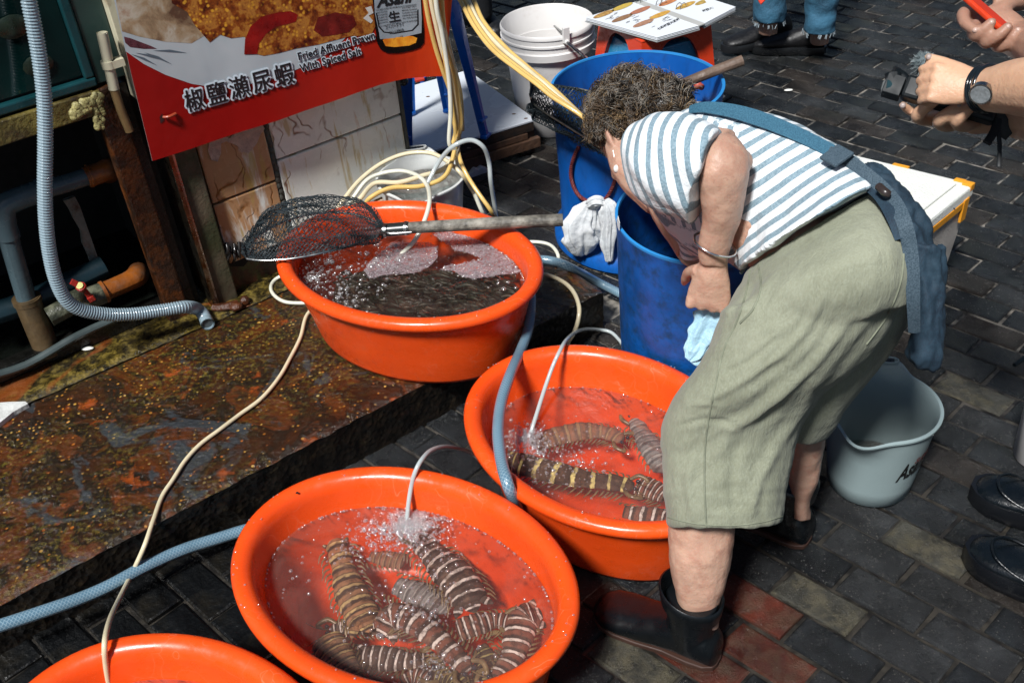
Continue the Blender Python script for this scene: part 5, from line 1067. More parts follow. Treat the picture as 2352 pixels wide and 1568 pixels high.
hose(Zs([(1470, 700, .012), (1426, 675, .014), (1369, 646, .03), (1307, 613, .135), (1270, 600, .138), (1235, 597, .14), (1205, 610, .14), (1210, 640, .20), (1218, 670, .23), (1219, 710, .22), (1212, 760, .20), (1196, 805, .21), (1172, 860, .236), (1152, 920, .238), (1144, 985, .238), (1150, 1050, .236), (1164, 1105, .236), (1178, 1140, .20), (1200, 1190, .09), (1230, 1240, .02)]), .0118, M_HB, 'thick grey braided hose draped over the rim between the orange tubs', n=18)
hose(Zs([(745, 690, .135), (706, 722, .130), (690, 775, .127), (665, 825, .127), (640, 868, .127), (600, 915, .127), (550, 952, .127), (505, 986, .127), (460, 1020, .127), (425, 1058, .127), (398, 1100, .127), (372, 1140, .127), (352, 1195, .127), (335, 1245, .125), (318, 1285, .10), (300, 1322, .075), (275, 1372, .12), (255, 1415, .20), (244, 1452, .235), (240, 1485, .236), (243, 1525, .20), (250, 1575, .15), (256, 1600, .13)]), .0048, M_HC, 'long cream air hose running down the ledge into the bottom left tub', group=GC)
hose(Zs([(720, 694, .127), (690, 696, .127), (655, 693, .127), (632, 680, .127), (622, 662, .127), (630, 644, .128), (652, 632, .135), (690, 625, .15)]), .0048, M_HW, 'short cream hose loop beside the left wall of the prawn tub', group=GC)
hose(Zs([(1200, 622, .13), (1241, 628, .127), (1270, 636, .127), (1300, 652, .127), (1320, 675, .125), (1330, 705, .12), (1328, 735, .10), (1318, 765, .07), (1304, 790, .04), (1296, 830, .015)]), .0055, M_HC, 'cream hose bending over the broken end of the ledge', group=GC)
hose(Zs([(1190, 556, .127), (1235, 556, .127), (1262, 562, .127), (1277, 576, .128), (1284, 596, .115), (1290, 640, .03)]), .0048, M_HW, 'short pale hose at the right rim of the prawn tub', group=GC)
hose(Zs([(1430, 790, .008), (1405, 764, .008), (1375, 757, .02), (1345, 756, .08), (1320, 764, .16), (1300, 782, .228), (1286, 806, .240), (1270, 840, .22), (1252, 890, .19), (1236, 940, .165), (1222, 985, .14), (1217, 1004, .125)]), .0045, M_HCL, 'clear air hose bubbling into the right tub', group=GC)
hose(Zs([(1110, 1060, .015), (1082, 1040, .05), (1055, 1030, .13), (1020, 1025, .19), (990, 1034, .225), (968, 1056, .240), (953, 1085, .228), (944, 1120, .20), (938, 1160, .175), (934, 1205, .14)]), .0046, M_HCL, 'clear air hose bubbling into the near tub of mantis shrimps', group=GC)
CZ = LH + .205
def cz(L_, dz=0): return [Z(x, y, z) for x, y, z in L_]
hose(cz([(775, 480, .28), (792, 455, .30), (828, 412, CZ), (879, 374, CZ + .02), (934, 353, CZ + .03), (989, 352, CZ + .03), (1029, 372, CZ + .02), (1061, 401, CZ), (1087, 441, .25), (1109, 481, .18), (1130, 530, .13)]), .0058, M_HC, 'outermost cream hose coil arching over the pale bucket', group=GC, per=8)
hose(cz([(800, 470, .28), (813, 452, .30), (843, 414, CZ), (879, 398, CZ + .01), (923, 393, CZ + .02), (959, 404, CZ + .02), (981, 426, CZ + .02), (987, 459, .36), (978, 499, .345), (956, 547, .31), (930, 576, .29), (908, 598, .275)]), .0058, M_HW, 'pale hose with printed marks ending in the foam of the prawn tub', group=GC, per=8)
Wv = lambda L_, t_: [Wt(x, y, t_) for x, y in L_]
up1 = Wv([(1054, 324), (1052, 290), (1046, 240), (1035, 180), (1014, 110), (1000, 50), (990, 0), (985, -60)], .50)
hose(cz([(815, 470, .28), (828, 455, .31), (861, 421, CZ), (916, 419, CZ + .01), (970, 404, CZ + .02), (1018, 388, CZ + .02), (1043, 358, .36)]) + up1, .0062, M_HC, 'cream hose looping low over the pale bucket then up past the banner', group=GC, per=8)
up2 = Wv([(1048, 330), (1059, 285), (1054, 232), (1046, 180), (1028, 115), (1012, 55), (1000, 0), (992, -60)], .485)
hose(cz([(838, 475, .28), (850, 455, .31), (897, 432, CZ), (970, 427, CZ), (1025, 401, CZ + .02)]) + up2, .0062, M_HT, 'tan hose with a dark stripe in the hanging bundle beside the banner', group=GC, per=8)
hose(cz([(1138, 500, .20), (1125, 480, .25), (1087, 426, .30), (1061, 379, .34)]) + Wv([(1050, 335), (1045, 290), (1038, 240), (1030, 180), (1020, 120), (1020, 70), (1016, 20), (1012, -60)], .495), .0058, M_HT, 'tan hose dropping straight from the bundle behind the prawn tub', group=GC, per=8)
hose(cz([(1112, 490, .18), (1105, 481, .20), (1076, 415, .28), (1054, 390, .32)]) + Wv([(1047, 350), (1032, 328), (1035, 260), (1032, 191), (1024, 130), (1014, 70), (1003, 20), (998, -60)], .47), .0058, M_HW, 'whitish braided hose at the front of the hanging bundle', group=GC, per=8)
hose(Wv([(1062, 300), (1058, 220), (1042, 150), (1024, 80), (1010, 20), (1004, -60)], .515), .0058, M_HT, 'tan hose at the back of the hanging bundle', group=GC, per=8)
hose(Wv([(1040, 330), (1046, 300), (1043, 240), (1016, 160), (1000, 110), (985, 50), (975, -10), (970, -60)], .505), .0055, M_HT, 'tan hose swinging leftmost beside the banner', group=GC, per=8)
hose(cz([(981, 424, .33), (1008, 372, CZ + .05), (1040, 337, .42), (1080, 322, .43), (1110, 338, .41), (1123, 372, .36), (1127, 415, .31), (1134, 460, .24), (1140, 500, .18)]), .0060, M_HCL, 'clear hose arch standing highest above the pale bucket', group=GC, per=8)
for i, (ox, oy, mt, lb) in enumerate(((-13, 5, M_HT, 'lowest tan hose of the slanting bundle in front of the white pail'), (-5, 2, M_HT, 'second tan hose of the slanting bundle, twisted over the lowest'), (4, -2, M_HC, 'yellowish hose in the middle of the slanting bundle'), (12, -5, M_HT, 'uppermost tan hose of the slanting bundle'), (-2, 7, M_HC, 'thin hose crossing under the slanting bundle'))):
    w_ = [rnd.uniform(-3, 3) for _ in range(8)]; dd_ = i * .012
    hose([D(x, y, z + dd_) for x, y, z in [(1035 + ox, -60 + oy, 2.62), (1070 + ox + w_[0], -2 + oy, 2.58), (1098 + ox * .9 + w_[1], 55 + oy, 2.52), (1145 + ox * .9 + w_[2], 110 + oy, 2.46), (1198 + ox * .8 + w_[3], 155 + oy, 2.40), (1240 + ox * .6, 188 + oy, 2.36), (1275 + ox * .5, 218 + oy, 2.34), (1330 + i * 5, 262 + i * 4, 2.32), (1385 + i * 6, 306 + i * 4, 2.32)]], .0056, mt, lb, group=GC, per=8)
# corrugated hose
cp_ = [Wt(x, y, TW - .075) for x, y in [(56, -60), (66, 0), (78, 60), (92, 140), (102, 230), (104, 330), (103, 420), (105, 500), (113, 575), (128, 640), (152, 688), (190, 712), (250, 722), (310, 721), (370, 713), (425, 705)]] + [Z(456, 711, .15), Z(470, 728, .142), Z(477, 744, .140)]
k = NT('clear_corrugated', .2); k.col((.27, .36, .41)); k.b.inputs['Transmission Weight'].default_value = .0; k.b.inputs['Coat Weight'].default_value = .7; k.b.inputs['Alpha'].default_value = .85; M_CORR = k.m
ct = crom(cp_, 24); seg = [0]
for a, b in zip(ct[:-1], ct[1:]): seg.append(seg[-1] + (b - a).length)
tot = seg[-1]; N_ = int(tot / .0016); fp = []
for i in range(N_): x = tot * i / (N_ - 1); j = min(np.searchsorted(seg, x), len(seg) - 1); j = max(1, j); fp.append(ct[j - 1].lerp(ct[j], (x - seg[j - 1]) / max(1e-9, seg[j] - seg[j - 1])))
cr = thing('corrugated_hose', 'clear corrugated drain hose hanging before the tank, its end on the ledge', 'hose', fp[-1])
m = MB(); m.tube(fp, lambda t: .0148 + .0016 * math.sin(t * tot / .0064 * 2 * PI) if t < .988 else .0168, 16, smooth=False, cap=False); part(cr, 'ribbed_tube', m, M_CORR, 180)
m = MB(); m.tube([fp[-1], fp[-12]], .0166, 16, 1, smooth=False, cap=False); m.tube([fp[-1], fp[-12]], .0142, 16, 1, smooth=False, cap=False); m.tube([fp[-1], fp[-1] + (fp[-1] - fp[-2]).normalized() * .001], .0166, 16, 1, smooth=False, cap=False); part(cr, 'end_cuff', m, M_CORR, 60)
m = MB(); m.tube([fp[-1] - (fp[-1] - fp[-2]).normalized() * .004, fp[-1] - (fp[-1] - fp[-2]).normalized() * .005], .0135, 16, 1, smooth=False); part(cr, 'hose_mouth', m, plain('mouth_dark', (.08, .10, .11), .3), 60)
# ================================================================== PEOPLE
def dep(p): return (RM.transposed() @ (Vector(p) - Vector((0, 0, CAMH)))).z
def m_skin(name, col, red=.3):
    k = NT(name, .45); c = k.ramp(k.noise(14, 5, .6), [(.3, tuple(x * .86 for x in col)), (.7, tuple(min(1, x * 1.08) for x in col))]); c = k.mix(k.ramp(k.noise(45, 7, .7, .8), [(.44, 0.), (.66, red)]), c, (col[0] * .72, col[1] * .48, col[2] * .45)); c = k.mix(k.ramp(k.noise(110, 5, .7), [(.60, 0.), (.70, red * .8)]), c, (col[0] * .5, col[1] * .36, col[2] * .33))
    k.col(c); k.b.inputs['Subsurface Weight'].default_value = .15; k.b.inputs['Subsurface Radius'].default_value = (.012, .004, .002); k.b.inputs['Subsurface Scale'].default_value = 1; k.b.inputs['Specular IOR Level'].default_value = .35; b1 = k.bump(k.noise(220, 4), .3, .002); k.bump(k.noise(38, 5, .65), .35, .006, b1); return k.m
SKIN = m_skin('skin_woman', (.50, .31, .225), .5); SKIN2 = m_skin('skin_fair', (.60, .36, .23), .15); SKIN3 = m_skin('skin_tan', (.36, .20, .14), .2)
def fuse(mb, vox, smooth_it=4, fac=.5):
    me = mb.mesh('tmp', SKIN, recalc=True); o = bpy.data.objects.new('tmp', me); C.objects.link(o)
    r_ = o.modifiers.new('r', 'REMESH'); r_.mode = 'VOXEL'; r_.voxel_size = vox
    s_ = o.modifiers.new('s', 'SMOOTH'); s_.iterations = smooth_it; s_.factor = fac
    me2 = baked(o); bpy.data.objects.remove(o); bpy.data.meshes.remove(me); return me2
def place_mesh(parent, name, me, mat, label=None):
    root = parent
    while root.parent: root = root.parent
    n = len(me.vertices); a = np.empty(n * 3); me.vertices.foreach_get('co', a); a = a.reshape(-1, 3) - np.array(root.location); me.vertices.foreach_set('co', a.ravel())
    me.materials.clear(); me.materials.append(mat); me.polygons.foreach_set('use_smooth', [True] * len(me.polygons)); me.name = name; me.update()
    o = bpy.data.objects.new(name, me); C.objects.link(o); o.parent = parent
    if label: o['label'] = label
    return o
def displace(me, fn):
    me.update(); n = len(me.vertices)
    for v, nn in zip(me.vertices, [x.vector.copy() for x in me.vertex_normals]): v.co = v.co + nn * fn(v.co)
def sring(A, B_, th, tan, n=26, power=2.0, shift=0, vw=.8):
    c = (A + B_) / 2; mj = (B_ - A) / 2; mn_ = mj.cross(tan).normalized(); vd = (c - Vector((0, 0, CAMH))).normalized()
    if mn_.dot(vd) < 0: mn_ = -mn_
    mn_ = (mn_ * (1 - vw) + vd * vw).normalized() * th; out = []
    for j in range(n):
        a = 2 * PI * j / n; ca_, sa_ = math.cos(a), math.sin(a); e = (abs(ca_) ** power + abs(sa_) ** power) ** (-1 / power); out.append(c + mj * (ca_ * e) + mn_ * (sa_ * e + shift))
    return out
def sloft(mb, specs, n=26, power=2.2, per=4, vw=.8):
    """cross sections given by their two outline points in the photograph with heights, and a thickness"""
    A = crom([Z(x0, y0, z0) for x0, y0, z0, x1, y1, z1, t in specs], per); B_ = crom([Z(x1, y1, z1) for x0, y0, z0, x1, y1, z1, t in specs], per); N_ = len(A)
    th = [float(np.interp(i / (N_ - 1), np.linspace(0, 1, len(specs)), [s_[6] for s_ in specs])) for i in range(N_)]; rings = []
    for i in range(N_):
        c0 = (A[max(i - 1, 0)] + B_[max(i - 1, 0)]) / 2; c1 = (A[min(i + 1, N_ - 1)] + B_[min(i + 1, N_ - 1)]) / 2; rings.append(sring(A[i], B_[i], th[i], (c1 - c0).normalized(), n, power, 0, vw))
    mb.loft(rings); return mb
def hand(mb, W, d, nb, s, sc=1.0, curl=(60, 60, 65, 70), thumb=(.6, .7, -.3), spread=.12, tcurl=35):
    d = d.normalized(); nb = (nb - d * nb.dot(d)).normalized(); s = (s - d * s.dot(d) - nb * s.dot(nb)).normalized(); rings = []
    for q, w_, h_ in ((-.012, .024, .020), (.01, .029, .021), (.035, .037, .019), (.06, .041, .016), (.082, .041, .013), (.09, .036, .010)):
        c = W + d * (q * sc); rings.append([c + s * (math.cos(2 * PI * j / 18) * w_ * sc) + nb * (math.sin(2 * PI * j / 18) * h_ * sc) for j in range(18)])
    mb.loft(rings); tips = []
    for i, (off, ln, rr) in enumerate(((.031, 1.0, .0088), (.010, 1.1, .0092), (-.011, 1.02, .0088), (-.030, .82, .0078))):
        p = W + d * (.072 * sc) + s * (off * sc) ; dd = (d + s * (off / .03 * spread)).normalized(); pts = [p.copy()]; cu = math.radians(curl[i]); ang = 0
        nn = nb.copy(); p = p + dd * (.016 * sc); pts.append(p.copy())
        for seg_, f_ in ((.040, .8), (.026, 1.0), (.020, .7)):
            ang += cu * f_; v = dd * math.cos(ang) - nn * math.sin(ang); p = p + v * (seg_ * ln * sc); pts.append(p.copy())
        mb.tube(pts, [rr * sc, rr * sc * 1.08, rr * sc * 1.0, rr * sc * .92, rr * sc * .72], 10, 4); mb.ball(pts[-1], rr * sc * .74, 8, 6); mb.ball(pts[1] + nb * .002, rr * sc * 1.15, 8, 6); tips.append((pts[-1], (pts[-1] - pts[-2]).normalized()))
    p = W + d * (.018 * sc) + s * (.024 * sc); v = (d * thumb[0] + s * thumb[1] + nb * thumb[2]).normalized(); p1 = p + v * (.042 * sc); tc = math.radians(tcurl); v2 = (v * math.cos(tc) + (d * .8 - nb * .5 - s * .2).normalized() * math.sin(tc)).normalized(); p2 = p1 + v2 * (.032 * sc); p3 = p2 + v2 * (.024 * sc)
    mb.tube([p, p1, p2, p3], [.014 * sc, .0115 * sc, .0102 * sc, .0080 * sc], 10, 4); mb.ball(p3, .0082 * sc, 8, 6); tips.append((p3, v2)); return tips
# ---------------- the woman in the striped shirt
wm = thing('person', 'woman with curly greying hair, striped shirt and sage trousers, bending over the blue drum', 'person', Z(1700, 1350, 0))
body = MB()
Lk, Rk = Z(1620, 1020, .43), Z(1850, 900, .42); Lh, Rh = Z(1850, 700, .68), Z(1960, 640, .66)
body.tube([Lh, Lh.lerp(Lk, .5), Lk], [.075, .066, .052], 16, 5); body.tube([Rh, Rh.lerp(Rk, .5), Rk], [.075, .066, .052], 16, 5)
sloft(body, [(1552, 1130, .33, 1690, 1130, .33, .052), (1533, 1215, .27, 1688, 1215, .27, .055), (1538, 1290, .215, 1680, 1290, .215, .050), (1548, 1350, .165, 1664, 1350, .165, .042), (1560, 1400, .12, 1650, 1400, .12, .036), (1562, 1440, .075, 1650, 1440, .075, .036)])
sloft(body, [(1812, 960, .33, 1908, 960, .33, .054), (1808, 1010, .28, 1896, 1010, .28, .056), (1808, 1060, .225, 1888, 1060, .225, .052), (1812, 1110, .175, 1878, 1110, .175, .042), (1822, 1150, .13, 1862, 1150, .13, .034), (1822, 1190, .08, 1862, 1190, .08, .034)])
pc, sc_, nk = Z(1900, 600, .70), Z(1600, 370, .74), Z(1535, 320, .705)
body.tube([pc, pc.lerp(sc_, .5), sc_], [.085, .08, .075], 16, 5)
Hc = D(1464, 290, 2.03); fdn = Vector((-.38, .18, -.9)).normalized(); lft = (RM @ Vector((-.35, .75, -.55))).normalized()
# head frame: face looks down and left, crown to the upper left
cr_ = Vector((-.55, .72, .35)); cr_ = (cr_ - fdn * cr_.dot(fdn)).normalized(); sd_ = fdn.cross(cr_).normalized()
MH = Matrix((sd_, cr_, fdn)).transposed()
body.ball(Hc, .088, 18, 14, (.86, 1.05, 1.05), MH); jaw = Hc - cr_ * .035 + fdn * .05; body.ball(jaw, .062, 14, 10, (.9, 1.0, 1.0), MH); body.tube([sc_, nk, Hc - cr_ * .03], [.055, .044, .044], 14, 5)
# visible jaw and neck side
body.tube([D(1412, 325, 1.985), D(1440, 372, 1.965), D(1475, 415, 1.945), D(1520, 455, 1.93)], [.022, .036, .040, .040], 12, 5)
ear = D(1403, 328, 1.965); body.ball(ear, .024, 12, 8, (.35, 1.25, .75), Matrix((RM @ Vector((1, .25, 0)), RM @ Vector((.35, .93, 0)), RM @ Vector((0, 0, 1)))).transposed()); body.ball(ear + (RM @ Vector((.006, .026, -.004))), .009, 8, 6)
nose = jaw + fdn * .055 + cr_ * .03; body.tube([Hc + fdn * .085 + cr_ * .02, Hc + fdn * .118 - cr_ * .012, Hc + fdn * .1 - cr_ * .025], [.007, .014, .009], 8, 4); body.ball(Hc + fdn * .098 - cr_ * .05, .018, 8, 6, (1.4, .5, .5), MH)
# left arm: shoulder, raised elbow, forearm hanging, fist
Ls = Z(1560, 345, .83); body.tube([sc_, Ls, Z(1625, 352, .845), Z(1668, 358, .85)], [.06, .052, .043, .040], 14, 6)
sloft(body, [(1640, 312, .878, 1692, 316, .872, .026), (1612, 340, .873, 1716, 350, .862, .038), (1603, 395, .845, 1722, 395, .838, .041), (1606, 450, .805, 1712, 450, .80, .039), (1612, 500, .765, 1702, 502, .76, .035), (1606, 545, .728, 1684, 550, .723, .030), (1604, 580, .70, 1674, 586, .696, .026), (1606, 606, .678, 1672, 612, .673, .026)])
Wl = Z(1639, 606, .678); hd = (Z(1628, 680, .62) - Wl).normalized(); hs = (RM @ Vector((1, .1, .2))).normalized(); hb = (RM @ Vector((-.25, -.25, -1))).normalized()
hand(body, Wl, hd, hb, -hs, .88, (80, 82, 84, 86), (.5, .5, -.6), .02, 40)
# right arm reaching into the drum
Rs = Z(1530, 420, .66); Re = Z(1600, 565, .585); Rw = Vector((.385, 1.70, .475)); body.tube([sc_, Rs, Re], [.06, .048, .040], 14, 5); body.tube([Re, Re.lerp(Rw, .5), Rw, Vector((.40, 1.76, .40))], [.040, .038, .030, .026], 14, 5)
hand(body, Vector((.40, 1.76, .40)), Vector((.05, .25, -1)), Vector((0, 1, .2)), Vector((-1, 0, 0)), .9, (25, 25, 28, 30))
body.ball(Z(1698, 372, .848), .021, 12, 8); bme = fuse(body, .0027, 4, .5); displace(bme, lambda p: noise.noise(p * 60) * .0009 + noise.noise(p * 24) * .0022)
place_mesh(wm, 'body', bme, SKIN)
# shirt
shirt = MB()
sloft(shirt, [(1570, 252, .80, 1470, 330, .75, .08), (1625, 242, .82, 1465, 390, .71, .12), (1690, 247, .835, 1490, 455, .665, .135), (1780, 266, .84, 1545, 540, .60, .14), (1870, 300, .84, 1600, 590, .585, .142), (1945, 344, .83, 1660, 598, .60, .146), (2000, 395, .82, 1690, 612, .62, .156), (2016, 430, .815, 1702, 622, .63, .162)], per=5, vw=.92)
# sleeve and shoulder cap
slA, slB = Z(1480, 345, .83), Z(1655, 360, .84)
sloft(shirt, [(1465, 290, .85, 1440, 390, .79, .05), (1520, 256, .885, 1470, 455, .77, .075), (1580, 262, .90, 1520, 488, .76, .08), (1630, 283, .905, 1570, 508, .755, .07), (1652, 296, .905, 1590, 520, .75, .06)], per=4, vw=.6)
# draped front and right sleeve cuff
sloft(shirt, [(1500, 440, .69, 1600, 440, .70, .06), (1530, 500, .635, 1612, 500, .65, .06), (1556, 550, .595, 1618, 560, .60, .055), (1558, 590, .555, 1612, 598, .56, .050)], per=4)
sme = fuse(shirt, .004, 6, .5)
sp0, sp1 = (Z(1600, 300, .80)), (Z(1860, 520, .72)); spd = (sp1 - sp0).normalized(); sld = (slB - slA).normalized(); 
def sh_fold(p):
    q = (p - sp0); a = q.dot(spd); b = q - spd * a
    return noise.noise(Vector((a * 9, b.z * 26, b.x * 20))) * .0055 + noise.noise(Vector((a * 30 + b.z * 20, b.z * 30, b.x * 30))) * .0022
displace(sme, sh_fold)
o = place_mesh(wm, 'striped_shirt', sme, None); at = sme.attributes.new('stripe', 'FLOAT', 'POINT'); vals = []; root_l = Vector(wm.location); cuffc = Z(1585, 560, .59)
hemA, hemB = Z(2016, 428, .815), Z(1702, 622, .63); hemd = (hemB - hemA).normalized()
SLV = [(1400, 330), (1440, 255), (1500, 225), (1590, 225), (1650, 280), (1700, 290), (1690, 330), (1625, 400), (1612, 470), (1612, 535), (1560, 520), (1500, 480), (1440, 440)]
def inpoly(x, y, P_):
    c = False
    for i in range(len(P_)):
        (x0, y0), (x1, y1) = P_[i - 1], P_[i]
        if (y0 > y) != (y1 > y) and x < (x1 - x0) * (y - y0) / (y1 - y0) + x0: c = not c
    return c
for v in sme.vertices:
    p = v.co + root_l; ps = pixel(p); x, y = ps[0], ps[1]
    a = (p - hemA); along = a - hemd * a.dot(hemd); s_t = (p - hemA).dot(-(sp0 - sp1).normalized() * -1)
    nrm = spd - hemd * spd.dot(hemd); nrm.normalize(); s_t = (p - hemA).dot(nrm) + .10 * ((p - (hemA + hemB) / 2).dot(hemd)) ** 2 * 6
    s_sl = (p - slA).dot((sld * .92 + Vector((0, 0, .25))).normalized()) + .0
    dsl = (p - slA.lerp(slB, max(0, min(1, (p - slA).dot(sld) / (slB - slA).length)))).length
    if x < 1630 and y > 562: vals.append((p.z - cuffc.z) * 1.3)
    elif inpoly(x, y, SLV): vals.append(s_sl)
    elif x < 1650 and y > 430: vals.append(p.x * 1.0 + p.y * .35)
    else: vals.append(s_t)
at.data.foreach_set('value', vals)
k = NT('striped_cotton', .85); an = k.n('Attribute'); an.attribute_name = 'stripe'; w_ = k.math('FRACT', k.math('ADD', k.math('MULTIPLY', an.outputs['Fac'], 1 / .0225), k.math('MULTIPLY', k.noise(30, 3), .12)))
f_ = k.ramp(w_, [(0., 0.), (.02, 1.), (.42, 1.), (.46, 0.)]); grey = k.ramp(k.noise(300, 3), [(.3, (.13, .21, .26)), (.7, (.27, .37, .43))]); k.col(k.mix(f_, (.74, .78, .80), grey)); k.b.inputs['Sheen Weight'].default_value = .15; b1 = k.bump(k.noise(500, 2), .2, .001); k.bump(k.noise(26, 5, .6), .6, .012, b1)
sme.materials.clear(); sme.materials.append(k.m)
hm = MB(); hm.tube([Z(x, y, z + .004) for x, y, z in [(1702, 626, .632), (1730, 596, .665), (1780, 556, .70), (1850, 512, .738), (1920, 472, .772), (1975, 447, .80), (2016, 436, .818)]], .0035, 6, 6); part(wm, 'shirt_hem', hm, plain('hem_grey', (.20, .26, .29), .8, .2, 60), 60)
# trousers
tr_ = MB()
sloft(tr_, [(2010, 440, .79, 1712, 628, .63, .125), (2050, 485, .79, 1692, 670, .615, .148), (2086, 550, .775, 1664, 722, .60, .155), (2100, 625, .74, 1635, 780, .56, .145), (2094, 700, .69, 1620, 830, .53, .12)], per=5, power=2.3, vw=.95)
sloft(tr_, [(1668, 700, .66, 2085, 640, .72, .11), (1628, 800, .60, 2050, 740, .64, .115), (1562, 892, .53, 1975, 830, .56, .115), (1524, 960, .47, 1890, 905, .49, .11), (1518, 1040, .41, 1836, 990, .425, .100), (1524, 1130, .35, 1812, 1100, .355, .094), (1530, 1208, .29, 1798, 1200, .29, .090)], per=5, power=2.3)
sloft(tr_, [(1740, 640, .66, 2096, 620, .68, .10), (1750, 760, .57, 2085, 735, .58, .10), (1760, 850, .49, 2030, 830, .49, .095), (1770, 920, .41, 1960, 915, .41, .09), (1780, 1000, .31, 1897, 1000, .31, .085)], per=5, power=2.2)
tme = fuse(tr_, .005, 7, .5)
FOLDS = [([(1898, 650), (1880, 700), (1850, 760), (1800, 812), (1724, 862), (1650, 905), (1590, 940)], 9, .0065), ([(1965, 715), (1921, 770), (1868, 838), (1790, 905), (1700, 965), (1610, 1010)], 11, .0075), ([(1780, 620), (1745, 684), (1695, 712), (1650, 724)], 9, .0065), ([(1735, 640), (1712, 690), (1668, 745)], 7, -.006),
 ([(2075, 675), (2030, 735), (1988, 780), (1930, 850), (1885, 905), (1860, 960)], 16, -.008), ([(1840, 860), (1760, 930), (1680, 990), (1640, 1060)], 12, .005), ([(1860, 920), (1790, 1010), (1740, 1110), (1720, 1200)], 10, .005), ([(1700, 1000), (1680, 1100), (1690, 1200)], 9, -.004), ([(1600, 1020), (1580, 1110), (1590, 1200)], 8, .004), ([(1810, 760), (1720, 830), (1640, 870)], 6, -.005), ([(1560, 935), (1600, 925), (1660, 930)], 5, .004), ([(1548, 980), (1620, 962), (1700, 975)], 5, -.004)]
def fold_h(x, y):
    h = 0
    for pl_, w_, A_ in FOLDS:
        best = 1e9; bt = 0; n_ = len(pl_) - 1
        for i in range(n_):
            (x0, y0), (x1, y1) = pl_[i], pl_[i + 1]; dx_, dy_ = x1 - x0, y1 - y0; t = max(0, min(1, ((x - x0) * dx_ + (y - y0) * dy_) / (dx_ * dx_ + dy_ * dy_))); d_ = math.hypot(x - x0 - dx_ * t, y - y0 - dy_ * t)
            if d_ < best: best = d_; bt = (i + t) / n_
        if best < w_ * 4: h += A_ * math.exp(-(best / w_) ** 2) * min(1, 5 * bt, 5 * (1 - bt) + .1) - A_ * .3 * math.exp(-((best - 2 * w_) / w_) ** 2) * min(1, 5 * bt, 5 * (1 - bt))
    return h * .62
def fold(p):
    ps = pixel(p); x, y = ps[0], ps[1]; amp = 1
    u = (x * .80 + y * .60) / 100; v_ = (-x * .60 + y * .80) / 100   # across / along the drape towards the knee
    a = math.atan2(y - 560, x - 2090); rr_ = math.hypot(x - 2090, y - 560) / 100
    f1 = fold_h(x, y) + (.35 - abs(noise.noise(Vector((a * 5.2 + noise.noise(Vector((x / 160, y / 160, 2))) * .5, rr_ * .30, 1.2))))) * .008 * min(1, max(0, (rr_ - 2.0) / 2.2)) * max(.25, 1 - abs(rr_ - 4.2) / 5); f2 = noise.noise(Vector((a * 18, rr_ * 1.1, 7))) * .0025 * min(1, max(0, (rr_ - 2.2) / 2))
    low = max(0, (y - 900) / 300); f3 = noise.noise(Vector((x / 34, y / 210, 5))) * .004 * min(1, low) + noise.noise(Vector((x / 90, y / 22, 3))) * .0028 * min(1, low)
    return f1 + f2 + f3 + noise.noise(p * 45) * .0010
displace(tme, fold); 
k = NT('sage_linen', .88); c = k.ramp(k.noise(7, 5), [(.3, (.19, .20, .135)), (.7, (.26, .27, .195))]); wv = k.noise(380, 3, .6, 0, None, (1, 1, .12)); c = k.mix(k.ramp(wv, [(.4, 0.), (.65, .3)]), c, (.34, .37, .29)); c = k.mix(k.ramp(k.noise(11, 3), [(.70, 0.), (.76, .35)]), c, (.14, .14, .09)); k.col(c); k.b.inputs['Sheen Weight'].default_value = .1
b1 = k.bump(wv, .22, .002); k.bump(k.noise(34, 6, .65, .4, None, (1, 1, .35)), .55, .010, b1); M_TR = k.m
tro = place_mesh(wm, 'trousers', tme, M_TR)
def onmesh(o, x, y, lift=.001):
    off = Vector(wm.location); src = Vector((0, 0, CAMH)) - off; d_ = ray(x, y).normalized(); ok, loc, nn, _i = o.ray_cast(src, d_)
    return (loc + off + nn * lift) if ok else None
def seam(o, pts, r_, mat, name, lift=.0004):
    q = [onmesh(o, x, y, lift) for x, y in [(a.x, a.y) for a in crom([Vector((x, y, 0)) for x, y in pts], 8)]]; q = [a for a in q if a is not None]; m_ = MB(); m_.tube(q, r_, 6, 1, smooth=False); return part(wm, name, m_, mat, 60)
M_ST2 = plain('sage_seam', (.20, .215, .155), .9, .2, 60)
seam(tro, [(1724, 622), (1712, 680), (1690, 745), (1664, 800), (1640, 900), (1622, 1000), (1618, 1100), (1622, 1208)], .0016, M_ST2, 'side_seam')
seam(tro, [(1742, 610), (1748, 660), (1730, 710), (1700, 742)], .0018, M_ST2, 'pocket_edge')
seam(tro, [(1528, 1186), (1600, 1202), (1680, 1206), (1750, 1198), (1800, 1184)], .0011, M_ST2, 'hem_stitch')
seam(tro, [(2076, 560), (2070, 640), (2040, 720), (1990, 790)], .0014, M_ST2, 'back_seam')
hm = MB(); 
for dz_, rr_ in ((.006, .0025), (.026, .0016)):
    ring = sring(Z(1530, 1208, .29 + dz_), Z(1798, 1200, .29 + dz_), .090, Vector((0, 0, 1)), 30, 2.3); hm.tube([p + (p - (Z(1530, 1208, .29) + Z(1798, 1200, .29)) / 2).normalized() * .001 for p in ring], rr_, 6, 2, closed=True)
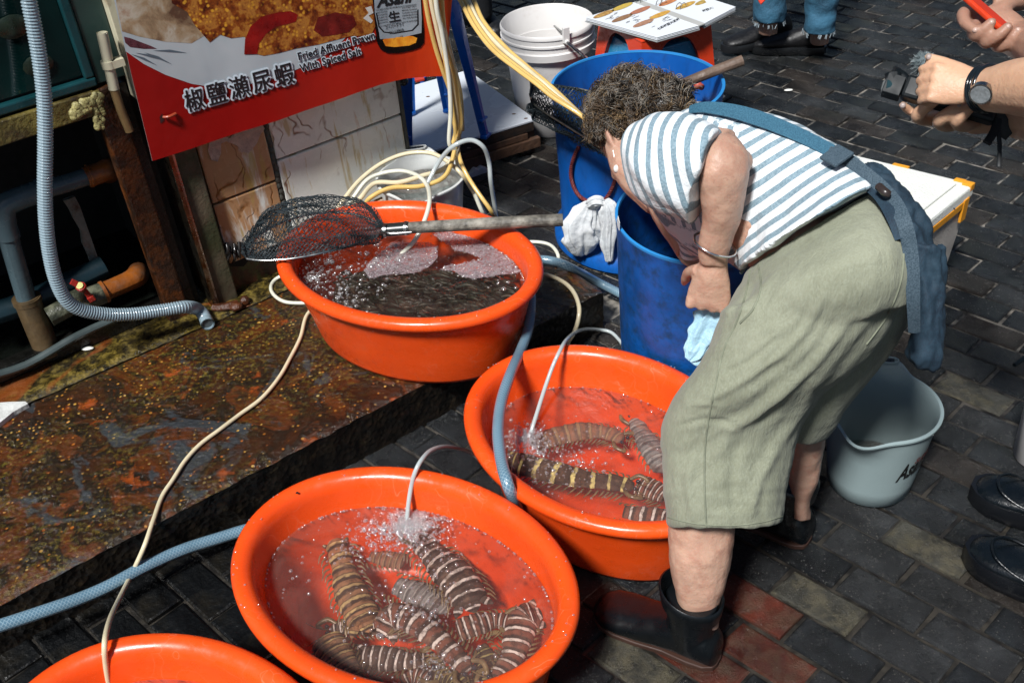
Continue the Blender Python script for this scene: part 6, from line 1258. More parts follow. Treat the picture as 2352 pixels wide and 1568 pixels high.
# hair
import bmesh
M_HAIR = [plain('hair_dark', (.020, .015, .011), .45, .5, 60), plain('hair_brown', (.070, .042, .020), .5, .4, 60), plain('hair_grey', (.17, .15, .125), .45, .4, 60), plain('hair_light_brown', (.19, .125, .062), .5, .4, 60)]
hr = MB(); hr.ball(Hc - fdn * .010 + cr_ * .004, .088, 22, 16, (.95, 1.08, 1.0), MH); NP = D(1524, 256, 1.85); hr.ball(NP, .050, 14, 10); NQ = D(1402, 292, 2.0); hr.ball(NQ, .036, 14, 10)
hcap = part(wm, 'hair', hr, M_HAIR[0], 180)
lk = MB(); view = (Hc - Vector((0, 0, CAMH))).normalized(); Hh = Hc - fdn * .014 + cr_ * .004
R3 = random.Random(11); cnt = 0
while cnt < 1150:
    v = Vector((R3.gauss(0, 1), R3.gauss(0, 1), R3.gauss(0, 1))).normalized()
    if v.dot(fdn) > .42: continue
    pr_ = v.dot(RM @ Vector((0, 1, 0)))
    if cnt % 5 < 2 and cnt % 10 < 7:
        base = NP + v * .048 if cnt % 2 else NQ + v * .038
    else:
        base = Hh + MH @ Vector(((MH.transposed() @ v).x * .083, (MH.transposed() @ v).y * .093, (MH.transposed() @ v).z * .086)) * 1.0
    px = pixel(base); 
    if px[0] < 1425 and px[1] > 305 and v.dot(view) < 0 and R3.random() < .8: continue
    t1 = v.cross(Vector((R3.gauss(0, 1), R3.gauss(0, 1), R3.gauss(0, 1)))).normalized(); grav = Vector((0, 0, -1)) - v * v.dot(Vector((0, 0, -1))); cv = noise.noise_vector(base * 9); t1 = (t1 * .35 + (cv - v * cv.dot(v)) * 1.6 + grav * .4).normalized(); t2 = v.cross(t1)
    cl_ = noise.noise(base * 22); rad = R3.uniform(.0035, .0085) * (1.1 + cl_); turns = R3.uniform(.5, 1.35); ln = R3.uniform(.020, .042); out = R3.uniform(-.008, .003) + .010 * max(0, cl_); nst = R3.choice((9, 11, 13)); mi = R3.choice((0, 0, 0, 1, 1, 2, 2)) if px[1] < 240 else R3.choice((0, 0, 1, 1, 1, 3, 2))
    for s_ in range(nst):
        pts = []; o_ = Vector((R3.gauss(0, .0022), R3.gauss(0, .0022), R3.gauss(0, .0022))); rr_ = rad * R3.uniform(.7, 1.25); phs = R3.uniform(-.4, .4); l2 = ln * R3.uniform(.7, 1.3); m2 = mi if R3.random() < .7 else R3.choice((0, 1, 2, 3))
        for q in range(7):
            t = q / 6; a = t * turns * 2 * PI + phs; pts.append(base + o_ * (1 + t) + t1 * (math.sin(a) * rr_ + l2 * (t - .4)) + v * (.002 + out * t + (1 - math.cos(a)) * rr_ * .7) + t2 * (math.cos(a * .7) * rr_ * .6 + (s_ - nst / 2) * .0009))
        lk.tube(pts, [.0006, .0007, .0003], 3, 2, mi=m2, cap=False)
    cnt += 1
for i in range(110):   # loose curls and flyaway strands over the crown
    a = rnd.uniform(-2.8, -.3); c = D(1468 + math.cos(a) * rnd.uniform(100, 124), 262 + math.sin(a) * rnd.uniform(90, 108), 2.03); rr_ = rnd.uniform(.005, .013); ph = rnd.uniform(0, 6); ex_, ey_ = RM @ Vector((1, 0, 0)), RM @ Vector((0, 1, 0)); tw = rnd.uniform(.4, .9); pts = [c + ex_ * (math.cos(ph + q * tw) * rr_ + q * .0008) + ey_ * (math.sin(ph + q * tw) * rr_) + RM @ Vector((0, 0, .001 * q)) for q in range(8)]
    lk.tube(pts, [.0006, .0002], 3, 2, mi=rnd.choice((0, 0, 1, 2)), cap=False)
part(wm, 'curls', lk, M_HAIR, 180, kind='stuff', recalc=False)
m = MB(); e0 = D(1408, 345, 1.945); e1 = D(1416, 388, 1.94); m.tube([e0, e0.lerp(e1, .6)], .0010, 6, 2); m.ball(e1, .0062, 10, 8, (1, 1, 1.35)); part(wm, 'pearl_earring', m, plain('pearl', (.75, .74, .7), .15, .05), 60)
m = MB(); bc_ = Z(1642, 562, .715); bd = (Z(1639, 606, .678) - Z(1650, 500, .765)).normalized(); bx = bd.cross(RM @ Vector((0, 0, 1))).normalized(); by = bd.cross(bx); bd2 = (bd + bx * .2).normalized(); m.tube([bc_ + bx * (math.cos(a) * .033) + by * (math.sin(a) * .031) + bd * (.012 * math.cos(a)) for a in np.linspace(0, 2 * PI, 16, endpoint=False)], .0022, 8, 3, closed=True); part(wm, 'silver_bangle', m, plain('silver', (.8, .8, .8), .15, .05, 9, 0, 60, 1.0), 60)
# apron: strap over the back, band and hanging skirt
k = NT('denim', .8); wv = k.noise(500, 2, .6, 0, None, (1, 1, .3)); k.col(k.mix(k.ramp(k.noise(14, 6, .6), [(.4, 0.), (.7, .7)]), k.ramp(wv, [(.35, (.004, .013, .027)), (.65, (.009, .030, .052))]), (.022, .055, .085))); k.bump(wv, .3, .002); M_DEN = k.m
k = NT('denim_strap', .8); wv = k.noise(500, 2, .6); k.col(k.ramp(wv, [(.35, (.012, .070, .12)), (.65, (.035, .13, .20))])); k.bump(wv, .3, .002); M_DEN2 = k.m
k = NT('denim_grey', .8); wv = k.noise(500, 2, .6); k.col(k.ramp(wv, [(.35, (.022, .045, .065)), (.65, (.065, .10, .13))])); k.bump(wv, .3, .002); M_DEN3 = k.m
ap = thing('denim_apron', 'blue denim apron strapped across the striped back and hanging behind the hips', 'apron', Z(2100, 600, .70))
def ribbon(parent, name, pts, w_, th, mat, nrm=None):
    cl = crom(pts, 8); m = MB(); rings = []
    for i, p in enumerate(cl):
        t = (cl[min(i + 1, len(cl) - 1)] - cl[max(i - 1, 0)]).normalized(); vv = (Vector((0, 0, CAMH)) - p).normalized() if nrm is None else nrm; s_ = t.cross(vv).normalized(); u_ = s_.cross(t).normalized(); ww = w_ if not isinstance(w_, (list, tuple)) else float(np.interp(i / (len(cl) - 1), np.linspace(0, 1, len(w_)), w_))
        rings.append([p - s_ * ww - u_ * th, p + s_ * ww - u_ * th, p + s_ * ww + u_ * th, p + u_ * (th * 1.5), p - s_ * ww + u_ * th])
    m.loft(rings); return part(parent, name, m, mat, 50)
def onb(x, y, z, l=.010): p = Z(x, y, z); return p + (Vector((0, 0, CAMH)) - p).normalized() * l
ribbon(ap, 'shoulder_strap', [onb(x, y, z) for x, y, z in [(1585, 252, .85), (1620, 247, .862), (1680, 255, .868), (1740, 272, .868), (1800, 295, .866), (1860, 322, .862), (1915, 350, .856), (1945, 366, .853)]], [.006, .010, .012, .011, .010, .009], .002, M_DEN2, Vector((-.15, -.75, .65)))
ribbon(ap, 'waist_strap', [onb(x, y, z) for x, y, z in [(1905, 348, .858), (1940, 362, .857), (1985, 395, .852), (2025, 430, .845), (2058, 470, .84), (2078, 515, .83), (2090, 570, .80), (2096, 640, .76), (2098, 700, .72), (2100, 760, .67)]], [.008, .009, .009, .010, .010, .010, .009, .008], .003, M_DEN3)
ribbon(ap, 'waist_strap', [onb(x, y, z, .013) for x, y, z in [(1925, 372, .845), (1975, 410, .84), (2020, 450, .836), (2050, 500, .83), (2066, 550, .81)]], [.006, .008, .008, .008, .006], .002, M_DEN)
m = MB(); bq = onb(1922, 358, .862, .018)
sx_, sy_ = (onb(1960, 378, .86) - onb(1890, 340, .86)).normalized(), None; m.box(bq, .034, .036, .006, ax=(sx_, sx_.cross(Vector((0, -.6, .8))).normalized(), sx_.cross(sx_.cross(Vector((0, -.6, .8)))).normalized() * -1)); part(ap, 'strap_loop', m, M_DEN3, bev=.002)
m = MB(); m.tube([onb(2018, 428, .852, .018), onb(2032, 441, .85, .02), onb(2040, 446, .848, .018)], .006, 8, 3); part(ap, 'buckle', m, plain('dark_buckle', (.03, .022, .02), .3, .3), 60)
sk = MB()
sloft(sk, [(1985, 378, .80, 2012, 372, .80, .010), (2016, 420, .79, 2052, 408, .79, .016), (2045, 480, .77, 2098, 462, .77, .020), (2070, 535, .745, 2136, 512, .745, .022), (2086, 590, .715, 2138, 552, .72, .022), (2094, 640, .69, 2140, 610, .69, .024)], per=5, power=2.6)
sloft(sk, [(2084, 560, .74, 2172, 568, .735, .014), (2092, 620, .70, 2173, 620, .70, .018), (2098, 700, .65, 2172, 700, .65, .020), (2094, 770, .60, 2168, 775, .60, .020), (2086, 815, .57, 2160, 822, .565, .024), (2106, 838, .55, 2142, 852, .54, .018)], per=5, power=2.6)
kme = fuse(sk, .0032, 3, .5); displace(kme, lambda p: (.3 - abs(noise.noise(Vector((p.x * 45 + p.y * 25, p.y * 30, p.z * 3.5))))) * .010 + noise.noise(Vector((p.x * 110, p.y * 90, p.z * 16))) * .004 + noise.noise(p * 70) * .002)
place_mesh(ap, 'hanging_skirt', kme, M_DEN)
# boots
def boot(parent, heel, toe, L_, shaft, lean, name='rubber_boot'):
    d = (toe - heel); d.z = 0; d.normalize(); s_ = Vector((-d.y, d.x, 0)); up_ = Vector((0, 0, 1)); m = MB(); rings = []
    for q, w_, h_, zb_ in ((0, .020, .045, .012), (.02, .030, .062, .008), (.08, .034, .085, .006), (.2, .036, .098, .006), (.32, .036, .095, .006), (.45, .038, .078, .006), (.6, .043, .062, .006), (.75, .046, .053, .006), (.88, .042, .046, .007), (.96, .030, .037, .009), (1.0, .014, .027, .012)):
        c = heel + d * (q * L_); rings.append([c + s_ * (math.copysign(abs(math.cos(2 * PI * j / 22)) ** .8, math.cos(2 * PI * j / 22)) * w_) + up_ * (zb_ + (h_ - zb_) * (.5 + .5 * math.copysign(abs(math.sin(2 * PI * j / 22)) ** .75, math.sin(2 * PI * j / 22)))) for j in range(22)])
    m.loft(rings); c0 = heel + d * (.055)
    m.tube([c0 + up_ * .03, c0 + up_ * .09, c0 + up_ * (shaft - .02) + lean * .6], [.036, .042, .048], 22, 4); me = fuse(m, .0032, 5, .5)
    a = place_mesh(parent, name, me, M_RUB)
    m = MB(); ct_ = c0 + up_ * (shaft - .015) + lean * .6; rr = []
    for rad, zz in ((.048, -.02), (.050, .0), (.0515, .014), (.048, .017), (.046, .010), (.043, -.01), (.040, -.04)): rr.append([ct_ + d * (math.cos(2 * PI * j / 30) * rad * 1.12) + s_ * (math.sin(2 * PI * j / 30) * rad) + up_ * (zz + .012 * math.cos(2 * PI * j / 30)) for j in range(30)])
    m.loft(rr, cap=False); part(a, 'cuff', m, M_RUB, 60)
    m = MB(); out = []
    for q, w_ in ((-.005, .010), (.01, .021), (.08, .031), (.2, .034), (.4, .033), (.6, .040), (.78, .043), (.9, .038), (.97, .025), (1.0, .010)): out.append((q, w_))
    ring = [heel + d * (q * L_) + s_ * w_ for q, w_ in out] + [heel + d * (q * L_) - s_ * w_ for q, w_ in out[::-1]]; m.poly([p + up_ * .012 for p in ring], .011, up_); part(a, 'sole', m, M_SOLE, bev=.002)
    m = MB(); m.tube([heel + d * (q * L_) + s_ * (-w_ * .99) + up_ * (.022 + .004 * math.sin(q * 9)) for q, w_ in out[1:7]], .0016, 6, 4); m.tube([heel + d * (q * L_) + s_ * (-w_ * .97) + up_ * (.036) for q, w_ in out[1:5]], .0014, 6, 4); part(a, 'moulded_rib', m, M_RUB, 60)
    return a
M_RUB = plain('black_rubber', (.004, .0055, .007), .30, .3, 14, .15, 60, 0, (.012, .014, .016), 16, .3); M_SOLE = plain('brown_sole', (.050, .024, .017), .5, .3)
boot(wm, Z(1650, 1522, 0), Z(1425, 1425, 0), .245, .165, Vector((-.004, .004, 0)))
boot(wm, Z(1858, 1248, 0), Z(1700, 1180, 0), .235, .165, Vector((-.002, .0, 0)))
# light blue bag in the fist
bb = thing('plastic_bag', 'light blue plastic bag hanging from the woman\'s left fist', 'plastic bag', Z(1620, 760, .50)); m = MB(); crumple(m, [Z(1652, 690, .60), Z(1638, 730, .565), Z(1616, 775, .53), Z(1595, 812, .505), Z(1582, 828, .495)], [.012, .024, .024, .018, .008], seed=7, flat=.45); part(bb, 'bag_body', m, M_BAGB, 180)
m = MB(); crumple(m, [Z(1650, 665, .62), Z(1658, 690, .605), Z(1650, 715, .58)], [.006, .012, .014], seed=9, flat=.6); part(bb, 'gathered_neck', m, M_BAGB, 180)
# ---------------- hands with pocket camera
p1 = thing('person', 'pair of fair forearms reaching in from the right, wearing a black wristwatch', 'person', D(2450, 220, 1.35))
A1 = MB()
Wr = D(2252, 204, 1.40); fo = D(2420, 200, 1.30); A1.tube([D(2600, 240, 1.20), D(2460, 212, 1.26), D(2350, 200, 1.335), D(2285, 205, 1.38), Wr], [.046, .042, .038, .031, .027], 18, 6)
nbA = -(Wr - Vector((0, 0, CAMH))).normalized(); tA = hand(A1, Wr + nbA * -.004, (D(2150, 192, 1.42) - Wr).normalized(), nbA + RM @ Vector((0, -.25, 0)), RM @ Vector((0, -1, .1)), .70, (60, 66, 70, 74), (.85, .35, -.15), .05, 12)
W2 = D(2300, 262, 1.50); A1.tube([D(2600, 300, 1.36), D(2450, 285, 1.40), D(2360, 272, 1.46), W2, D(2240, 262, 1.53), D(2190, 255, 1.545)], [.044, .040, .032, .028, .030, .022], 16, 6)
tB = []
for pts_, r_ in ((((2170, 250, 1.55), (2120, 262, 1.54), (2090, 254, 1.515), (2073, 242, 1.50)), .0075), (((2190, 255, 1.55), (2140, 274, 1.53), (2108, 268, 1.495), (2122, 250, 1.475), (2142, 238, 1.468)), .0098), (((2230, 262, 1.54), (2185, 286, 1.51), (2158, 280, 1.475), (2180, 260, 1.452), (2204, 244, 1.445)), .0102), (((2260, 265, 1.53), (2222, 288, 1.49), (2198, 282, 1.46), (2214, 262, 1.44), (2232, 245, 1.435)), .0092)):
    P_ = [D(*q) for q in pts_]; A1.tube(P_, [r_ * 1.1, r_ * 1.1, r_, r_ * .75], 10, 5); A1.ball(P_[-1], r_ * .8, 8, 6); tB.append((P_[-1], (P_[-1] - P_[-2]).normalized()))
ame = fuse(A1, .0030, 4, .5); place_mesh(p1, 'forearms', ame, SKIN2)
m_nail = plain('nail_grey', (.36, .30, .28), .2, .2)
for tip, dr in [tA[4]] + tB:
    m = MB(); v = (Vector((0, 0, CAMH)) - tip).normalized(); m.ball(tip + v * .0042 - dr * .001, .0046, 8, 6, (1, 1, 1)); part(p1, 'fingernail', m, m_nail, 60)
wt = thing('wristwatch', 'round-faced wristwatch on a glossy black strap', 'watch', D(2255, 215, 1.40)); ax_ = (D(2300, 200, 1.37) - Wr).normalized(); wc = Wr.lerp(D(2285, 205, 1.39), .35); m = MB()
e1 = ax_.cross(RM @ Vector((0, 0, 1))).normalized(); e2 = ax_.cross(e1)
m.tube([wc + (e1 * math.cos(a) + e2 * math.sin(a)) * .0305 for a in np.linspace(0, 2 * PI, 24, endpoint=False)], .0022, 8, 2, closed=True); m.tube([wc + ax_ * .007 + (e1 * math.cos(a) + e2 * math.sin(a)) * .0305 for a in np.linspace(0, 2 * PI, 24, endpoint=False)], .0032, 8, 2, closed=True); m.tube([wc - ax_ * .005 + (e1 * math.cos(a) + e2 * math.sin(a)) * .0305 for a in np.linspace(0, 2 * PI, 24, endpoint=False)], .0028, 8, 2, closed=True)
part(wt, 'strap', m, plain('strap_black', (.008, .012, .016), .15, .2), 60); wf = D(2254, 214, 1.352); vf = (Vector((0, 0, CAMH)) - wf).normalized() * .6 + RM @ Vector((-.3, .5, 0)); vf.normalize(); m = MB(); m.tube([wf - vf * .004, wf + vf * .004], .0150, 24, 1, smooth=False); part(wt, 'case', m, M_WIRE, 40)
m = MB(); m.tube([wf + vf * .0042, wf + vf * .0048], .0125, 24, 1, smooth=False); part(wt, 'dial', m, plain('dial', (.22, .24, .25), .1, .4, 200), 40)
# pocket gimbal camera
cam_ = thing('pocket_camera', 'black pocket gimbal camera held out over the wet pavers', 'camera', D(2160, 215, 1.52)); M_BK = plain('black_polymer', (.003, .006, .008), .5, .2, spec=.3)
ca0, ca1 = D(2076, 200, 1.50), D(2290, 262, 1.46); dx = (ca1 - ca0).normalized(); dzv = (RM @ Vector((0, 0, -1))); dy = dx.cross(dzv).normalized(); dzv = dy.cross(dx).normalized() * -1
m = MB(); m.box((ca0 + ca1) / 2, (ca1 - ca0).length, .034, .026, ax=(dx, dy, dzv)); part(cam_, 'grip_body', m, M_BK, bev=.005)
m = MB(); m.box(D(2135, 205, 1.515), .055, .020, .004, ax=(dx, dy, dzv)); part(cam_, 'screen', m, plain('screen', (.02, .035, .04), .15, .2), bev=.001)
m = MB(); m.tube([D(2084, 204, 1.5), D(2078, 186, 1.5), D(2066, 172, 1.5), D(2052, 168, 1.5)], [.014, .009, .008, .011], 12, 4); part(cam_, 'gimbal_arm', m, M_BK, 60)
m = MB(); m.tube([D(2052, 168, 1.5), D(2052, 186, 1.5)], .012, 14, 1, smooth=False); m.box(D(2052, 200, 1.5), .026, .030, .026, ax=(dx, dy, dzv)); part(cam_, 'camera_head', m, M_BK, bev=.004)
m = MB(); m.tube([D(2042, 200, 1.5), D(2031, 198, 1.5)], .012, 16, 1, smooth=False); part(cam_, 'lens', m, plain('lens_glass', (.02, .05, .06), .05, .2), 60)
m = MB(); m.box(D(2106, 206, 1.513), .004, .016, .001, ax=(dx, dy, dzv)); part(cam_, 'logo_bar', m, plain('logo_grey', (.3, .35, .36), .4))
mic = thing('furry_microphone', 'small grey furry microphone clipped above the black pocket camera', 'microphone', D(2122, 142, 1.5)); m = MB(); m.ball(D(2122, 144, 1.5), .0135, 12, 8); part(mic, 'windscreen_core', m, plain('fur_core', (.10, .13, .14), .9), 60)
m = MB()
for i in range(500):
    v = Vector((rnd.gauss(0, 1), rnd.gauss(0, 1), rnd.gauss(0, 1))).normalized(); b = D(2122, 144, 1.5) + v * .012; e = b + v * rnd.uniform(.004, .008) + Vector((rnd.gauss(0, .002), rnd.gauss(0, .002), -.002)); m.tube([b, e], [.0008, .0002], 3, 1, smooth=False, cap=False, mi=rnd.choice((0, 1)))
part(mic, 'fur', m, [plain('fur_grey', (.14, .18, .19), .9), plain('fur_light', (.28, .32, .33), .9)], kind='stuff', recalc=False)
m = MB(); m.box(D(2145, 152, 1.49), .03, .016, .010, ax=((RM @ Vector((.9, .35, 0))).normalized(), (RM @ Vector((-.35, .9, 0))).normalized(), RM @ Vector((0, 0, 1)))); part(mic, 'clip', m, M_BK, bev=.002); m = MB(); m.ball(D(2138, 152, 1.483), .0018, 6, 4); 
k = NT('led_green', .4); k.col((.5, .6, .1)); k.b.inputs['Emission Color'].default_value = (.7, .9, .1, 1); k.b.inputs['Emission Strength'].default_value = .8; part(mic, 'status_light', m, k.m)
ws = thing('wrist_strap', 'black cloth wrist strap dangling below the pocket camera', 'strap', D(2290, 320, 1.47))
for pts, w_ in ((((2270, 235), (2290, 270), (2284, 300), (2266, 330)), .006), (((2275, 240), (2296, 280), (2312, 300), (2322, 308)), .011), (((2285, 262), (2293, 300), (2296, 340), (2294, 384)), .003), (((2262, 232), (2300, 236), (2330, 262)), .008)):
    ribbon(ws, 'tail', [D(x, y, 1.46) for x, y in pts], w_, .0022, M_BK)
# ---------------- hand with red phone
p2 = thing('person', 'tanned hands holding a red phone at the top right corner', 'person', D(2420, 80, 1.5)); A2 = MB()
W3 = D(2335, 88, 1.535); A2.tube([D(2520, 190, 1.36), D(2420, 130, 1.43), D(2362, 100, 1.50), W3, D(2300, 66, 1.55), D(2260, 40, 1.565)], [.040, .036, .028, .027, .030, .024], 14, 5)
t3 = []
for pts_, r_ in ((((2250, 40, 1.57), (2215, 30, 1.55), (2216, 52, 1.52), (2240, 70, 1.50)), .0092), (((2270, 50, 1.57), (2238, 62, 1.54), (2240, 82, 1.51), (2262, 66, 1.495), (2277, 52, 1.49)), .0094), (((2290, 60, 1.56), (2262, 84, 1.53), (2266, 98, 1.505), (2295, 80, 1.485), (2315, 62, 1.48)), .0092), (((2310, 72, 1.55), (2288, 100, 1.53), (2300, 108, 1.505), (2324, 88, 1.49), (2338, 70, 1.485)), .0084)):
    P_ = [D(*q) for q in pts_]; A2.tube(P_, [r_ * 1.1, r_ * 1.1, r_, r_ * .78], 10, 5); A2.ball(P_[-1], r_ * .82, 8, 6); t3.append((P_[-1], (P_[-1] - P_[-2]).normalized()))
A2.tube([D(2460, -60, 1.6), D(2390, -40, 1.6), D(2345, -10, 1.58), D(2318, 6, 1.56), D(2300, 22, 1.545)], [.034, .030, .024, .014, .0105], 12, 5); A2.tube([D(2330, -30, 1.58), D(2300, -12, 1.56), D(2292, 6, 1.55)], [.012, .010, .008], 10, 4); A2.ball(D(2300, 22, 1.545), .0105, 8, 6)
ame = fuse(A2, .0032, 4, .5); place_mesh(p2, 'forearms', ame, SKIN3)
for tip, dr in t3[:4]: m = MB(); v = (Vector((0, 0, CAMH)) - tip).normalized(); m.ball(tip + v * .0040, .0044, 8, 6); part(p2, 'fingernail', m, plain('nail_pink', (.50, .34, .28), .2, .1), 60)
ph = thing('red_phone', 'smartphone in an orange red case held at the top right', 'phone', D(2260, 40, 1.52)); a_, b_ = D(2196, -30, 1.545), D(2316, 74, 1.505); dx = (b_ - a_).normalized(); n_ = RM @ Vector((.35, -.35, -.87)); dy = n_.cross(dx).normalized(); n_ = dx.cross(dy).normalized(); m = MB(); m.box((a_ + b_) / 2 + dy * .0, (b_ - a_).length, .020, .009, ax=(dx, dy, n_)); part(ph, 'case', m, plain('red_case', (.62, .045, .01), .35, .15, 30, .1, 120), bev=.003)
m = MB(); m.box((a_ + b_) / 2 + n_ * .0052, (b_ - a_).length * .9, .014, .001, ax=(dx, dy, n_)); part(ph, 'raised_bar', m, plain('red_case_dark', (.45, .03, .01), .4, .1), bev=.0004)
# ---------------- passer-by in jeans and trainers, top
def m_jeans(n, c0, c1): k = NT(n, .8); wv = k.noise(300, 3); k.col(k.mix(k.ramp(k.noise(9, 5), [(.4, 0.), (.65, .6)]), k.ramp(wv, [(.35, c0), (.65, c1)]), tuple(min(1, x * 1.9) for x in c1))); k.bump(k.noise(28, 5), .6, .012); return k.m
M_JE = m_jeans('blue_jeans', (.008, .035, .065), (.022, .085, .14)); M_BLKC = plain('black_cloth', (.004, .005, .007), .85, .3, 20, .4, 60)
M_SN = plain('black_sneaker', (.006, .006, .007), .5, .4, 30, .4, 90)
def shoe(parent, heel, toe, L_, W_, H_, mat, solemat, chunky=.028, name='shoe'):
    d = (toe - heel); d.z = 0; d.normalize(); s_ = Vector((-d.y, d.x, 0)); up_ = Vector((0, 0, 1)); m = MB(); rings = []
    for q, w_, h_ in ((0, .55, .75), (.05, .72, 1.0), (.15, .8, 1.05), (.3, .78, .98), (.45, .84, .78), (.6, .96, .60), (.75, 1.0, .50), (.88, .9, .42), (.96, .66, .34), (1.0, .34, .24)):
        c = heel + d * (q * L_); rings.append([c + s_ * (math.cos(2 * PI * j / 20) * w_ * W_) + up_ * (chunky * .7 + (h_ * H_) * (.5 + .5 * math.sin(2 * PI * j / 20))) for j in range(20)])
    m.loft(rings); sh_ = part(parent, name, m, mat, 60); m = MB(); rr = []
    for zz, g_ in ((0, .96), (chunky * .4, 1.06), (chunky * .8, 1.04), (chunky, 1.0)):
        ring = []
        for q, w_ in ((-.03, .3), (.0, .7), (.1, .86), (.3, .84), (.5, .92), (.7, 1.04), (.85, 1.0), (.96, .72), (1.03, .3)): ring.append(heel + d * (q * L_) + s_ * (w_ * W_ * g_) + up_ * (zz + .004))
        for q, w_ in ((1.03, .3), (.96, .72), (.85, 1.0), (.7, 1.04), (.5, .92), (.3, .84), (.1, .86), (.0, .7), (-.03, .3)): ring.append(heel + d * (q * L_) - s_ * (w_ * W_ * g_) + up_ * (zz + .004))
        rr.append(ring)
    m.loft(rr); part(sh_, 'sole', m, solemat, 50); return sh_
pj = thing('person', 'passer-by in frayed blue jeans and black trainers at the top of the picture', 'person', Z(1830, 110, 0))
shoe(pj, Z(1905, 122, 0) + Vector((-.02, .01, 0)), Z(1826, 120, 0), .27, .046, .085, M_SN, plain('sneaker_sole', (.008, .009, .010), .3, .3)); s2 = shoe(pj, Z(1812, 100, .0) + Vector((0, .02, .012)), Z(1690, 122, .0), .28, .046, .085, M_SN, plain('sneaker_sole_b', (.012, .013, .015), .3, .3))
m = MB(); k1, k2 = Z(1881, 100, .06), Z(1764, 78, .10); an = MB(); an.tube([k1 + Vector((0, 0, -.0)), k1 + Vector((0, .0, .16))], .036, 14, 2); an.tube([k2, k2 + Vector((-.01, .02, .18))], .036, 14, 2); hipj = Vector((1.12, 3.76, .86)); an.tube([k1 + Vector((0, 0, .16)), hipj + Vector((.08, 0, 0)), hipj, hipj + Vector((-.08, 0, 0)), k2 + Vector((-.01, .02, .18))], [.04, .06, .07, .06, .04], 12, 4); bm_ = fuse(an, .008, 3); place_mesh(pj, 'body', bm_, SKIN)
J = MB()
j1, j2 = Z(1881, 70, .125), Z(1766, 48, .16)
J.tube([j1 + Vector((0, 0, -.002)), j1 + Vector((.0, .01, .2)), j1 + Vector((-.01, .03, .45)), hipj + Vector((.08, 0, -.02)), hipj + Vector((.06, 0, .08))], [.058, .060, .075, .09, .09], 18, 6); J.tube([j2, j2 + Vector((.01, .01, .2)), j2 + Vector((.06, .02, .45)), hipj + Vector((-.07, 0, -.02)), hipj + Vector((-.05, 0, .08))], [.058, .060, .075, .09, .09], 18, 6); J.ball(hipj + Vector((0, 0, .04)), .15, 16, 10, (1.1, .75, .8))
jm = fuse(J, .007, 4); displace(jm, lambda p: noise.noise(Vector((p.x * 14, p.y * 14, p.z * 22))) * .009 + noise.noise(p * 50) * .002); place_mesh(pj, 'jeans', jm, M_JE)
fr_ = MB()
for c in (j1, j2):
    for i in range(40): a = rnd.uniform(0, 6.28); p = c + Vector((math.cos(a) * .058, math.sin(a) * .058, 0)); fr_.tube([p + Vector((0, 0, .004)), p + Vector((rnd.gauss(0, .003), rnd.gauss(0, .003), -rnd.uniform(.004, .014)))], .0012, 3, 1, smooth=False)
part(pj, 'frayed_hem', fr_, plain('fray', (.35, .42, .46), .9), kind='stuff', recalc=False)
m = MB(); q = Z(1752, 0, .42); m.poly([Z(1737, -12, .42), Z(1765, -14, .42), Z(1758, 2, .42), Z(1748, 12, .42), Z(1742, 4, .42)], .004); solo('red_bag_corner', m, plain('red_bag', (.75, .05, .02), .4), 'corner of a red bag carried by the passer-by in jeans', 'bag')
# ---------------- dark passer-by top left of the white pail
pd = thing('person', 'passer-by in black trousers and boots behind the hoses at the top', 'person', Z(1105, 60, 0)); shoe(pd, Z(1090, 50, 0), Z(1128, 78, 0), .26, .046, .09, M_SN, M_SN); shoe(pd, Z(1045, 20, 0) , Z(1085, 40, 0), .26, .046, .09, M_SN, M_SN)
T_ = MB(); a1, a2 = Z(1100, 40, .08), Z(1062, 20, .08); hp = (a1 + a2) / 2 + Vector((0, .05, .78)); T_.tube([a1, a1 + Vector((0, .01, .35)), hp + Vector((.07, 0, 0))], [.06, .065, .09], 14, 5); T_.tube([a2, a2 + Vector((0, .01, .35)), hp - Vector((.07, 0, 0))], [.06, .065, .09], 14, 5); T_.ball(hp + Vector((0, 0, .05)), .14, 14, 10, (1.1, .8, .9)); tm = fuse(T_, .009, 3); place_mesh(pd, 'trousers', tm, M_BLKC)
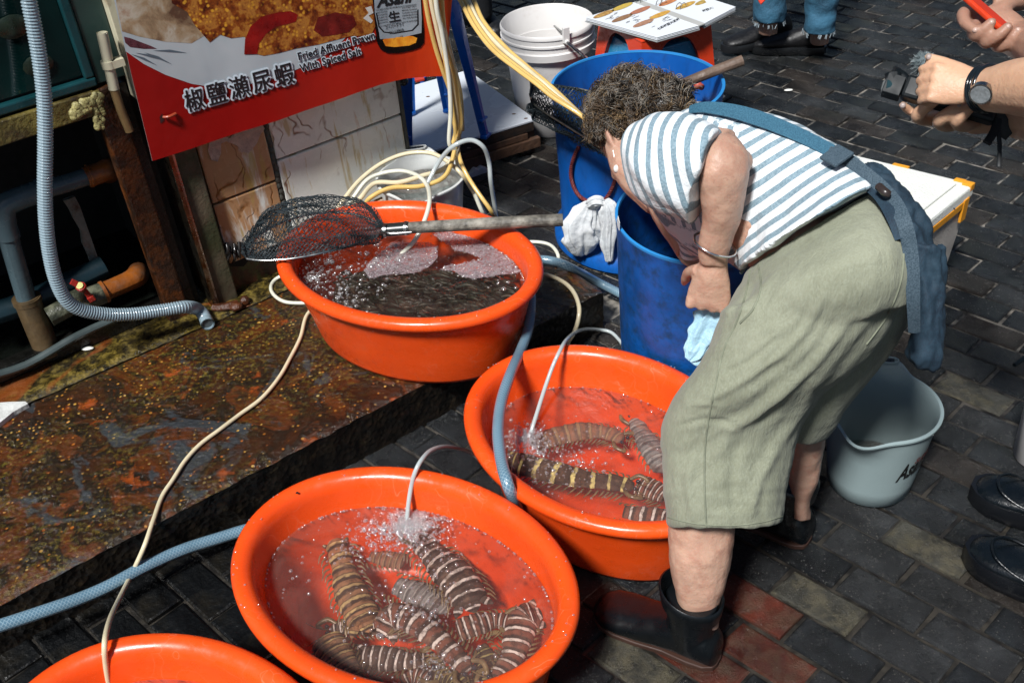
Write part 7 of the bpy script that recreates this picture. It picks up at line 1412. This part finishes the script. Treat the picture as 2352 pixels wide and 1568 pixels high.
# ---------------- black shoes at the right edge
pe = thing('person', 'person in black trousers and chunky black leather shoes at the right edge', 'person', Z(2340, 1260, 0)); M_LE = plain('black_leather', (.003, .005, .007), .28, .3, 20, .25, 160)
SHL = []
for (hx, hy), (tx, ty) in (((2352, 1345), (2222, 1278)), ((2366, 1190), (2234, 1140))):
    h_, t_ = Z(hx, hy, 0), Z(tx, ty, 0); dd = (t_ - h_).normalized(); h2 = t_ - dd * .25; s3 = shoe(pe, h2, t_, .25, .047, .07, M_LE, plain('platform_sole', (.006, .007, .009), .3, .3), .040); sd3 = Vector((-dd.y, dd.x, 0))
    m = MB(); arcs = [h2 + dd * (.25 * q) + sd3 * (.040 * s__) + Vector((0, 0, z_)) for q, s__, z_ in ((.55, -1, .055), (.68, -.95, .060), (.80, -.7, .068), (.86, 0, .074), (.80, .7, .068), (.68, .95, .060), (.55, 1, .055))]; m.tube(arcs, .003, 8, 5); part(s3, 'apron_seam', m, M_LE, 60)
    m = MB(); m.tube([h2 + dd * .12 + sd3 * .038 + Vector((0, 0, .07)), h2 + dd * .115 + Vector((0, 0, .108)), h2 + dd * .12 - sd3 * .038 + Vector((0, 0, .07))], .008, 8, 5, flat=.4); part(s3, 'strap', m, M_LE, 60); SHL.append(h2 + dd * .07)
T_ = MB(); hp = (SHL[0] + SHL[1]) / 2 + Vector((.10, -.02, .80))
for a in SHL: T_.tube([a + Vector((0, 0, .05)), a + Vector((.03, 0, .3)), hp + (a - (SHL[0] + SHL[1]) / 2) * .8], [.062, .075, .09], 16, 5)
T_.ball(hp + Vector((0, 0, .05)), .13, 14, 10, (1, 1, .9)); tm = fuse(T_, .007, 3); displace(tm, lambda p: noise.noise(p * 18) * .008); place_mesh(pe, 'trousers', tm, M_BLKC)
m = MB(); m.lathe(Z(2384, 1050, 0), [(.045, 0), (.05, .005), (.055, .14), (.057, .145), (.052, .14), (.045, .01)], 32, cap1=True); solo('pale_cup', m, M_WP, 'pale rim of a small tub just entering at the right edge', 'cup', smooth=50)
m = MB(); m.tube([Z(2330, 838, .006), Z(2352, 822, .006), Z(2400, 790, .006)], .005, 8, 4); solo('black_stick', m, M_BK, 'thin black stick end on the pavers at the right edge', 'stick', smooth=60)
